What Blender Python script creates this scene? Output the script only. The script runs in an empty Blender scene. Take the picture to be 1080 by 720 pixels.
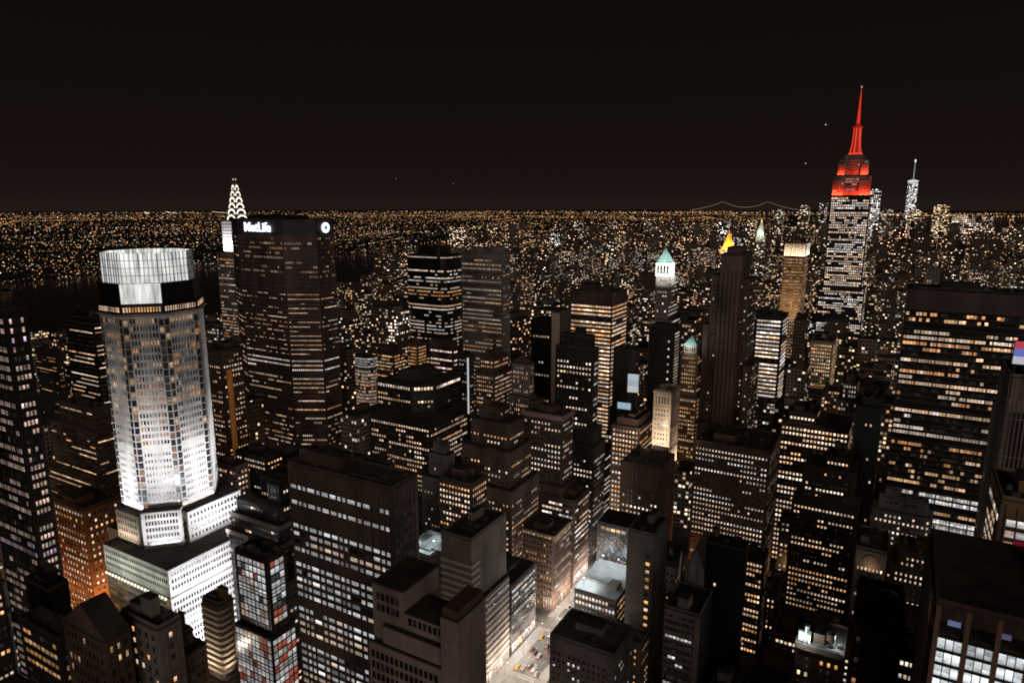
import bpy, math, random
from mathutils import Vector, noise

# ------------------------------------------------------------------ camera, sky, light, exposure
SC = bpy.context.scene
COL = SC.collection
R = math.radians
CAM = Vector((0.0, 0.0, 260.0))
cam_d = bpy.data.cameras.new('camera')
cam_d.lens = 24.13; cam_d.sensor_width = 36.0
cam_d.clip_start = 1.0; cam_d.clip_end = 80000.0
cam = bpy.data.objects.new('camera', cam_d); COL.objects.link(cam)
cam.location = CAM
YAW, PITCH = R(29.82), R(11.4)
cam.rotation_euler = (R(90) - PITCH, 0, YAW)
SC.camera = cam

world = bpy.data.worlds.new('World'); SC.world = world; world.use_nodes = True
wn = world.node_tree; wn.nodes.clear()
w_out = wn.nodes.new('ShaderNodeOutputWorld')
w_bg = wn.nodes.new('ShaderNodeBackground'); w_bg.inputs['Strength'].default_value = 0.1
w_sky = wn.nodes.new('ShaderNodeTexSky'); w_sky.sky_type = 'NISHITA'; w_sky.sun_disc = False
w_sky.sun_elevation = R(9); w_sky.sun_rotation = R(225); w_sky.air_density = 1.0
w_tc = wn.nodes.new('ShaderNodeTexCoord')
w_sep = wn.nodes.new('ShaderNodeSeparateXYZ')
w_ramp = wn.nodes.new('ShaderNodeValToRGB')
cr = w_ramp.color_ramp
cr.elements[0].position = 0.0; cr.elements[0].color = (0.140, 0.092, 0.070, 1)
cr.elements[1].position = 1.0; cr.elements[1].color = (0.040, 0.031, 0.019, 1)
e = cr.elements.new(0.018); e.color = (0.104, 0.067, 0.053, 1)
e = cr.elements.new(0.06); e.color = (0.080, 0.047, 0.038, 1)
e = cr.elements.new(0.22); e.color = (0.050, 0.034, 0.025, 1)
w_mul = wn.nodes.new('ShaderNodeVectorMath'); w_mul.operation = 'SCALE'; w_mul.inputs[3].default_value = 0.0005
w_add = wn.nodes.new('ShaderNodeVectorMath'); w_add.operation = 'ADD'
wn.links.new(w_tc.outputs['Generated'], w_sep.inputs[0])
wn.links.new(w_sep.outputs['Z'], w_ramp.inputs[0])
wn.links.new(w_sky.outputs[0], w_mul.inputs[0])
wn.links.new(w_mul.outputs[0], w_add.inputs[0])
wn.links.new(w_ramp.outputs[0], w_add.inputs[1])
wn.links.new(w_add.outputs[0], w_bg.inputs['Color'])
wn.links.new(w_bg.outputs[0], w_out.inputs[0])

# the glow of the lit town behind the camera: one very weak, very soft, warm sun, low in the sky
sun_d = bpy.data.lights.new('sun', 'SUN'); sun_d.energy = 0.38; sun_d.angle = R(40); sun_d.color = (1.0, 0.82, 0.70)
sun = bpy.data.objects.new('sun', sun_d); COL.objects.link(sun)
sun_dir = Vector((-0.60, 0.76, -0.22)).normalized()
sun.rotation_euler = sun_dir.to_track_quat('-Z', 'Y').to_euler()

SC.view_settings.view_transform = 'Standard'
SC.view_settings.look = 'None'
SC.view_settings.exposure = 0.0
SC.view_settings.gamma = 1.0
SC.view_settings.use_curve_mapping = False
SC.cycles.max_bounces = 3
SC.cycles.diffuse_bounces = 1
SC.cycles.glossy_bounces = 1
SC.cycles.transparent_max_bounces = 4
SC.cycles.sample_clamp_indirect = 0.6
SC.cycles.sample_clamp_direct = 12.0
SC.cycles.use_denoising = True
SC.cycles.filter_width = 1.9
SC.cycles.caustics_reflective = False
SC.cycles.caustics_refractive = False

rnd = random.Random(7)

# ------------------------------------------------------------------ mesh helper
class MB:
    def __init__(s):
        s.v, s.f, s.m, s.uv, s.a, s.b, s.cuts = [], [], [], [], [], [], []
    def quad(s, pts, m=0, uv=None, a=None, b=None):
        n = len(s.v); s.v += [tuple(p) for p in pts]
        k = len(pts)
        s.f.append(tuple(range(n, n + k))); s.m.append(m)
        if uv is None:
            uv = [(p[0], p[1]) for p in pts]
        s.uv += uv
        s.a.append(a or (0, 0, 0, 0)); s.b.append(b or (0, 0, 0, 0))
    def wall(s, p0, p1, z0, z1, m=0, u0=0.0, a=None, b=None, q0=None, q1=None):
        """upright face from p0 to p1 (seen from outside, left to right); q0, q1 are the top ends if it leans"""
        L = math.hypot(p1[0] - p0[0], p1[1] - p0[1])
        q0 = q0 or p0; q1 = q1 or p1
        s.quad([(p0[0], p0[1], z0), (p1[0], p1[1], z0), (q1[0], q1[1], z1), (q0[0], q0[1], z1)], m,
               [(u0, z0), (u0 + L, z0), (u0 + L, z1), (u0, z1)], a, b)
        return u0 + L
    def prism(s, poly, z0, z1, m=0, mt=None, bottom=False, a=None, b=None, top=None, cap=True):
        """poly: counter-clockwise footprint seen from above"""
        s.cuts.append(len(s.f))
        u = 0.0; n = len(poly); tp = top or poly
        for i in range(n):
            u = s.wall(poly[i], poly[(i + 1) % n], z0, z1, m, u, a, b, tp[i], tp[(i + 1) % n])
        if cap:
            s.quad([(p[0], p[1], z1) for p in tp], m if mt is None else mt)
        if bottom:
            s.quad([(p[0], p[1], z0) for p in reversed(poly)], m)
    def box(s, x0, x1, y0, y1, z0, z1, m=0, mt=None, bottom=False, a=None, b=None):
        s.prism([(x0, y0), (x1, y0), (x1, y1), (x0, y1)], z0, z1, m, mt, bottom, a, b)
    def tube(s, p0, p1, r0, r1, n=8, m=0, cap=True, a=None):
        p0, p1 = Vector(p0), Vector(p1); d = (p1 - p0).normalized()
        t = Vector((1, 0, 0)) if abs(d.x) < .9 else Vector((0, 1, 0))
        u = d.cross(t).normalized(); w = d.cross(u)
        A = [p0 + (u * math.cos(2 * math.pi * i / n) + w * math.sin(2 * math.pi * i / n)) * r0 for i in range(n)]
        B = [p1 + (u * math.cos(2 * math.pi * i / n) + w * math.sin(2 * math.pi * i / n)) * r1 for i in range(n)]
        h = (p1 - p0).length
        for i in range(n):
            j = (i + 1) % n
            s.quad([A[i], A[j], B[j], B[i]], m, [(i, 0), (i + 1, 0), (i + 1, h), (i, h)], a)
        if cap:
            s.quad(B, m, None, a); s.quad(list(reversed(A)), m, None, a)
    def pyramid(s, poly, z0, apex, m=0):
        n = len(poly)
        for i in range(n):
            p, q = poly[i], poly[(i + 1) % n]
            s.quad([(p[0], p[1], z0), (q[0], q[1], z0), apex], m, [(0, 0), (1, 0), (.5, 1)])
    def build(s, name, mats, parent=None, origin=None, glow=False, facade=False):
        if name in ('roof', 'roof_scaffold', 'roof_machinery') and parent is not None and len(s.cuts) > 1 and s.cuts[0] == 0:
            o = None                                  # every slab a part of its own
            for i, c in enumerate(s.cuts):
                e_ = s.cuts[i + 1] if i + 1 < len(s.cuts) else len(s.f); t = MB()
                for k in range(c, e_):
                    t.quad([s.v[j] for j in s.f[k]], s.m[k])
                if t.f: o = t.build(name, mats, parent)
            return o
        o3 = Vector(origin) if origin is not None else (parent_origin(parent) if parent else Vector((0, 0, 0)))
        me = bpy.data.meshes.new(name)
        me.from_pydata([(p[0] - o3.x, p[1] - o3.y, p[2] - o3.z) for p in s.v], [], s.f)
        for m in (mats if isinstance(mats, (list, tuple)) else [mats]):
            me.materials.append(m)
        me.polygons.foreach_set('material_index', s.m)
        ul = me.uv_layers.new(name='UVMap')
        ul.data.foreach_set('uv', [c for t in s.uv for c in t])
        if glow or facade:
            at = me.attributes.new('glow', 'FLOAT_COLOR', 'FACE'); at.data.foreach_set('color', [c for t in s.a for c in t])
        if facade:
            at = me.attributes.new('plan', 'FLOAT_COLOR', 'FACE'); at.data.foreach_set('color', [c for t in s.b for c in t])
        me.update()
        o = bpy.data.objects.new(name, me); COL.objects.link(o)
        if parent is not None:
            o.parent = parent
            if origin is not None: o.location = o3 - parent_origin(parent)
        else:
            o.location = o3
        return o

ORIG = {}
def parent_origin(p):
    return ORIG.get(p.name, Vector((0, 0, 0)))

def thing(name, loc, label, cat, group=None):
    o = bpy.data.objects.new(name, None); COL.objects.link(o)
    o.location = loc; o.empty_display_size = 1.0
    ORIG[o.name] = Vector(loc)
    o['label'] = label; o['category'] = cat
    if group: o['group'] = group
    return o

def tag(o, label=None, cat=None, group=None, kind=None):
    for k, v in (('label', label), ('category', cat), ('group', group), ('kind', kind)):
        if v: o[k] = v
    return o

def rect(x0, x1, y0, y1):
    return [(x0, y0), (x1, y0), (x1, y1), (x0, y1)]

# ------------------------------------------------------------------ materials
def new_mat(name):
    m = bpy.data.materials.new(name); m.use_nodes = True
    return m, m.node_tree, m.node_tree.nodes['Principled BSDF']

_mats = {}
def mat(name, col, rough=0.8, metal=0.0, var=0.5, scale=0.06, emit=None, strength=0.0, joints=None):
    if name in _mats: return _mats[name]
    m, nt, bs = new_mat(name)
    bs.inputs['Roughness'].default_value = rough; bs.inputs['Metallic'].default_value = metal
    if var:
        tc = nt.nodes.new('ShaderNodeNewGeometry')
        mp = nt.nodes.new('ShaderNodeVectorMath'); mp.operation = 'MULTIPLY'; mp.inputs[1].default_value = (1, 1, .35)
        nz = nt.nodes.new('ShaderNodeTexNoise'); nz.inputs['Scale'].default_value = scale; nz.inputs['Detail'].default_value = 5
        rp = nt.nodes.new('ShaderNodeMapRange'); rp.inputs[1].default_value = .3; rp.inputs[2].default_value = .7
        rp.inputs[3].default_value = 1 - var; rp.inputs[4].default_value = 1 + var
        sc = nt.nodes.new('ShaderNodeVectorMath'); sc.operation = 'SCALE'; sc.inputs[0].default_value = col
        nt.links.new(tc.outputs['Position'], mp.inputs[0]); nt.links.new(mp.outputs[0], nz.inputs['Vector'])
        nt.links.new(nz.outputs[0], rp.inputs[0]); nt.links.new(rp.outputs[0], sc.inputs[3])
        last = sc.outputs[0]
        if joints:
            uv = nt.nodes.new('ShaderNodeUVMap'); br = nt.nodes.new('ShaderNodeTexBrick')
            br.inputs['Scale'].default_value = 1.0; br.inputs['Mortar Size'].default_value = 0.06
            br.inputs['Brick Width'].default_value = joints[0]; br.inputs['Row Height'].default_value = joints[1]
            br.inputs['Color1'].default_value = (1, 1, 1, 1); br.inputs['Color2'].default_value = (.86, .86, .86, 1)
            br.inputs['Mortar'].default_value = (.6, .6, .6, 1); br.offset = 0.0
            mu = nt.nodes.new('ShaderNodeVectorMath'); mu.operation = 'MULTIPLY'
            nt.links.new(uv.outputs[0], br.inputs['Vector']); nt.links.new(last, mu.inputs[0]); nt.links.new(br.outputs[0], mu.inputs[1])
            last = mu.outputs[0]
        nt.links.new(last, bs.inputs['Base Color'])
    else:
        bs.inputs['Base Color'].default_value = (*col, 1)
    if emit:
        bs.inputs['Emission Color'].default_value = (*emit, 1); bs.inputs['Emission Strength'].default_value = strength
        m.cycles.emission_sampling = 'NONE'
    _mats[name] = m
    return m

def math_node(nt, op, a, b=None, c=None):
    n = nt.nodes.new('ShaderNodeMath'); n.operation = op
    for i, x in enumerate((a, b, c)):
        if x is None: continue
        if isinstance(x, (int, float)): n.inputs[i].default_value = x
        else: nt.links.new(x, n.inputs[i])
    return n.outputs[0]

def window_material():
    """glass of a window: its face attribute «glow» is the colour of the lit room, on unlit panes a painted reflection"""
    m, nt, bs = new_mat('window_glass')
    at = nt.nodes.new('ShaderNodeAttribute'); at.attribute_name = 'glow'
    uv = nt.nodes.new('ShaderNodeUVMap'); sp = nt.nodes.new('ShaderNodeSeparateXYZ'); nt.links.new(uv.outputs[0], sp.inputs[0])
    geo = nt.nodes.new('ShaderNodeNewGeometry')
    nz = nt.nodes.new('ShaderNodeTexNoise'); nz.inputs['Scale'].default_value = 1.1; nz.inputs['Detail'].default_value = 3
    nt.links.new(geo.outputs['Position'], nz.inputs['Vector'])
    v = math_node(nt, 'FRACT', sp.outputs['Y'])
    u = math_node(nt, 'FRACT', sp.outputs['X'])
    ceil = math_node(nt, 'MULTIPLY_ADD', v, 0.75, 0.5)            # the ceiling lights up more than the floor
    blot = math_node(nt, 'MULTIPLY_ADD', nz.outputs[0], 1.5, 0.25)
    du = math_node(nt, 'ABSOLUTE', math_node(nt, 'SUBTRACT', u, 0.5))
    mull = math_node(nt, 'LESS_THAN', du, 0.455)
    # alpha of «glow» says how far the blind of this window is drawn down
    blind = math_node(nt, 'GREATER_THAN', v, math_node(nt, 'SUBTRACT', 1.0, math_node(nt, 'MULTIPLY', at.outputs['Alpha'], .62)))
    ceil = math_node(nt, 'MULTIPLY', ceil, math_node(nt, 'MULTIPLY_ADD', blind, -.5, 1.0))
    k = math_node(nt, 'MULTIPLY', math_node(nt, 'MULTIPLY', ceil, blot), math_node(nt, 'MULTIPLY_ADD', mull, 0.85, 0.15))
    sc = nt.nodes.new('ShaderNodeVectorMath'); sc.operation = 'SCALE'
    nt.links.new(at.outputs['Color'], sc.inputs[0]); nt.links.new(k, sc.inputs[3])
    nt.links.new(sc.outputs[0], bs.inputs['Emission Color']); bs.inputs['Emission Strength'].default_value = .82
    bs.inputs['Base Color'].default_value = (.012, .012, .013, 1); bs.inputs['Roughness'].default_value = .22
    m.cycles.emission_sampling = 'NONE'
    return m
M_WIN = window_material()

def point_material():
    """far lamps and lit signs: plain light of the colour in «glow»"""
    m, nt, bs = new_mat('lamp_light')
    at = nt.nodes.new('ShaderNodeAttribute'); at.attribute_name = 'glow'
    bs.inputs['Base Color'].default_value = (.02, .02, .02, 1)
    nt.links.new(at.outputs['Color'], bs.inputs['Emission Color']); bs.inputs['Emission Strength'].default_value = 1.0
    m.cycles.emission_sampling = 'NONE'
    return m
M_LAMP = point_material()

def facade_material():
    """a wall with rows of windows. glow = wall-independent colour of the lit rooms (alpha: brightness);
    plan = (bay m, storey m, share of lit windows, number of the building)"""
    m, nt, bs = new_mat('windowed_wall')
    ga = nt.nodes.new('ShaderNodeAttribute'); ga.attribute_name = 'glow'
    pa = nt.nodes.new('ShaderNodeAttribute'); pa.attribute_name = 'plan'
    ps = nt.nodes.new('ShaderNodeSeparateColor'); nt.links.new(pa.outputs['Color'], ps.inputs[0])
    bay, flr, lit, seed = ps.outputs[0], ps.outputs[1], ps.outputs[2], pa.outputs['Alpha']
    uv = nt.nodes.new('ShaderNodeUVMap'); sp = nt.nodes.new('ShaderNodeSeparateXYZ'); nt.links.new(uv.outputs[0], sp.inputs[0])
    uu = math_node(nt, 'DIVIDE', sp.outputs['X'], bay); vv = math_node(nt, 'DIVIDE', sp.outputs['Y'], flr)
    cu, cv = math_node(nt, 'FLOOR', uu), math_node(nt, 'FLOOR', vv)
    fu, fv = math_node(nt, 'FRACT', uu), math_node(nt, 'FRACT', vv)
    def white(x, y, z):
        cb = nt.nodes.new('ShaderNodeCombineXYZ')
        for i, q in enumerate((x, y, z)):
            if isinstance(q, (int, float)): cb.inputs[i].default_value = q
            else: nt.links.new(q, cb.inputs[i])
        w = nt.nodes.new('ShaderNodeTexWhiteNoise'); w.noise_dimensions = '3D'; nt.links.new(cb.outputs[0], w.inputs['Vector'])
        return w
    w1 = white(cu, cv, seed)
    row = white(3.0, cv, seed).outputs['Value']
    grp = white(math_node(nt, 'FLOOR', math_node(nt, 'DIVIDE', cu, 4.0)), cv, math_node(nt, 'ADD', seed, 17.0)).outputs['Value']
    p = math_node(nt, 'MULTIPLY', lit, math_node(nt, 'MULTIPLY_ADD', row, 1.1, 0.3))
    p = math_node(nt, 'MULTIPLY', p, math_node(nt, 'MULTIPLY_ADD', grp, 1.4, 0.3))
    on = math_node(nt, 'LESS_THAN', w1.outputs['Value'], p)
    mu = math_node(nt, 'LESS_THAN', math_node(nt, 'ABSOLUTE', math_node(nt, 'SUBTRACT', fu, .5)), .33)
    mv = math_node(nt, 'LESS_THAN', math_node(nt, 'ABSOLUTE', math_node(nt, 'SUBTRACT', fv, .5)), .27)
    mask = math_node(nt, 'MULTIPLY', mu, mv)
    cs = nt.nodes.new('ShaderNodeSeparateColor'); nt.links.new(w1.outputs['Color'], cs.inputs[0])
    br = math_node(nt, 'MULTIPLY_ADD', math_node(nt, 'POWER', cs.outputs[1], 2.2), 1.7, 0.25)
    st = math_node(nt, 'MULTIPLY', math_node(nt, 'MULTIPLY', on, mask), math_node(nt, 'MULTIPLY', br, ga.outputs['Alpha']))
    tint = nt.nodes.new('ShaderNodeMix'); tint.data_type = 'RGBA'
    tint.inputs['B'].default_value = (1, .80, .62, 1)
    nt.links.new(math_node(nt, 'MULTIPLY', cs.outputs[2], .75), tint.inputs['Factor'])
    nt.links.new(ga.outputs['Color'], tint.inputs['A'])
    nt.links.new(tint.outputs['Result'], bs.inputs['Emission Color']); nt.links.new(st, bs.inputs['Emission Strength'])
    hue = white(1.0, 2.0, seed)
    hs = nt.nodes.new('ShaderNodeSeparateColor'); nt.links.new(hue.outputs['Color'], hs.inputs[0])
    wc = nt.nodes.new('ShaderNodeMix'); wc.data_type = 'RGBA'
    wc.inputs['A'].default_value = (.15, .10, .075, 1); wc.inputs['B'].default_value = (.36, .29, .24, 1)
    nt.links.new(hs.outputs[0], wc.inputs['Factor'])
    geo = nt.nodes.new('ShaderNodeNewGeometry')
    nz = nt.nodes.new('ShaderNodeTexNoise'); nz.inputs['Scale'].default_value = .09; nz.inputs['Detail'].default_value = 4
    nt.links.new(geo.outputs['Position'], nz.inputs['Vector'])
    gl = nt.nodes.new('ShaderNodeMix'); gl.data_type = 'RGBA'; gl.inputs['B'].default_value = (.015, .015, .017, 1)
    nt.links.new(mask, gl.inputs['Factor'])
    vs = nt.nodes.new('ShaderNodeVectorMath'); vs.operation = 'SCALE'
    nt.links.new(wc.outputs['Result'], vs.inputs[0]); nt.links.new(math_node(nt, 'MULTIPLY_ADD', nz.outputs[0], 1.2, .4), vs.inputs[3])
    nt.links.new(vs.outputs[0], gl.inputs['A']); nt.links.new(gl.outputs['Result'], bs.inputs['Base Color'])
    bs.inputs['Roughness'].default_value = .75
    m.cycles.emission_sampling = 'NONE'
    return m
M_FAC = facade_material()

M_ROOF = mat('roof_gravel', (.075, .066, .058), .95, var=.5, scale=.12)
M_ROOF2 = mat('roof_membrane', (.11, .10, .095), .9, var=.45, scale=.1)
M_STEEL = mat('galvanised_steel', (.22, .22, .22), .5, .6, var=.25, scale=.4)
M_TANK = mat('tank_timber', (.12, .075, .045), .85, var=.4, scale=.5)
M_DARK = mat('dark_metal', (.03, .03, .032), .5, .3, var=.2)

# ------------------------------------------------------------------ plan of the city: west end, east end, north, south, height (metres)
# x runs west, y runs downtown; the viewer stands at 0, 0
G = {
    'pink_grid': (-360.3, -324.7, 140, 148.6, 216.7),
    'band_dark': (-655.7, -611.9, 330, 342.4, 156.1),
    'sparse_left': (-911.5, -864.6, 420, 428.5, 86.1),
    'brown_band': (-524.4, -467.0, 245, 259.3, 107.3),
    'brick': (-437.6, -403.7, 200, 221.4, 83.8),
    'dark_slab_left': (-305.1, -287.4, 125, 133, 107.2),
    'ribbon_left': (-282.7, -254.6, 112, 120, 103.8),
    'gable_left': (-222.9, -199.9, 100, 108, 129.8),
    'greybrown_left': (-211.7, -192.0, 112, 120, 129.2),
    'tan_left': (-216.9, -204.1, 128, 136, 106.1),
    'warm_stripe': (-449.4, -430.1, 320, 340.0, 152.4),
    'terraced': (-314.7, -276.1, 232, 240, 90.3),
    'terr_side': (-388.9, -364.4, 275, 285.4, 91.4),
    'glass_red': (-264.1, -242.0, 195, 206.2, 98.4),
    'balcony': (-285.0, -272.2, 190, 198, 69.4),
    'curved_dark': (-514.6, -453.4, 640, 648, 201.1),
    'grid_dark': (-355.0, -310.6, 525, 538.4, 215.7),
    'pale_round': (-443.7, -421.6, 470, 479.2, 119.5),
    'warm_grid': (-497.8, -467.3, 560, 580.9, 101.7),
    'orange_corner': (-481.0, -466.2, 600, 617.5, 104.0),
    'pink_bands': (-420.3, -389.4, 560, 568, 121.0),
    'warm_low': (-287.6, -274.3, 450, 472.3, 140.1),
    'stone_peak': (-246.5, -232.1, 430, 438, 144.5),
    'light_fin': (-330.1, -318.2, 480, 488.8, 130.8),
    'grid_block': (-359.9, -301.1, 400, 451.8, 101.4),
    'stone_small': (-261.2, -245.9, 345, 353, 99.8),
    'dark_stepped': (-233.8, -205.5, 355, 374.6, 124.7),
    'lit_grid_low': (-242.9, -217.9, 330, 348.6, 90.4),
    'front_block': (-244.5, -182.0, 213.1, 231.6, 139.9),
    'striped_mid': (-199.1, -180.0, 271.9, 307.6, 90.1),
    'pink_stone': (-125.4, -97.1, 140, 149.2, 147.4),
    'stone_slab': (-279.1, -251.7, 520, 542.7, 170.1),
    'white_dots': (-215.8, -185.9, 440.3, 450.4, 158.9),
    'bright_bands': (-283.2, -239.6, 610, 650.7, 175.2),
    'pink_cornice': (-220.2, -190.4, 400, 418.1, 119.0),
    'ledge_block': (-178.4, -156.4, 460, 496.8, 99.1),
    'black_slab': (-202.8, -183.1, 522, 530, 142.5),
    'white_ledges': (-212.2, -189.5, 470, 512.6, 49.7),
    'brown_block': (-155.3, -127.4, 420, 451.7, 87.5),
    'grey_slab': (-118.7, -103.6, 335, 360.1, 84.1),
    'fifth_brown': (-202.5, -177.0, 362, 388.9, 52.6),
    'white_stone': (-145.4, -133.1, 455, 485.1, 130.1),
    'monolith': (-175.6, -154.5, 530, 551.0, 163.3),
    'cyan_top': (-161.6, -146.8, 575, 590.2, 133.1),
    'green_pyr': (-207.4, -194.3, 640, 670.7, 191.1),
    'hsbc': (-122.4, -97.1, 690, 725.0, 152.6),
    'golden': (-138.6, -113.5, 950, 987.0, 209.2),
    'framed': (-82.5, -59.8, 800, 854.0, 112.0),
    'dot_block': (-113.7, -64.9, 450, 494, 100.6),
    'lit_block': (-66.2, -22.4, 500, 538, 107.9),
    'dark_lit': (-44.0, -14.1, 450, 475.3, 96.6),
    'black_tower': (-74.8, -55.5, 330, 338.9, 91.0),
    'yellow_win': (-65.3, -53.3, 380, 394.8, 61.2),
    'gothic': (-35.3, -24.3, 600, 623.1, 118.5),
    'white_frame': (-15.5, -4.9, 560, 590, 118.7),
    'dark_tower': (-18.1, -4.0, 480, 510, 131.4),
    'roof_works': (-26.7, -6.7, 300, 324, 67.3),
    'arched': (-8.8, 6.5, 400, 430, 72.6),
    'white_rows': (0.4, 16.6, 230, 258, 121.5),
    'grey_stripe': (-86.1, -68.9, 300, 325.3, 67.0),
    'low_front': (-140.8, -105.4, 285, 311, 42.0),
    'lit_roof': (-150.0, -124.0, 335.3, 373.3, 39.8),
    'led_front': (-153.4, -132.0, 376, 396, 63.6),
    'beige_edge': (40.5, 50.9, 330, 360, 192.2),
    'ornate_edge': (49.1, 61.8, 420, 450, 150.5),
    'slab_edge': (34.4, 43.9, 260, 290, 166.0),
    'grace': (2.2, 66.0, 540, 574, 202.4),
    'stripe_tower': (-132.1, -114.8, 575, 609.3, 219.6),
    'frame_far': (28.6, 48.4, 1300, 1330, 155.5),
}
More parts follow.
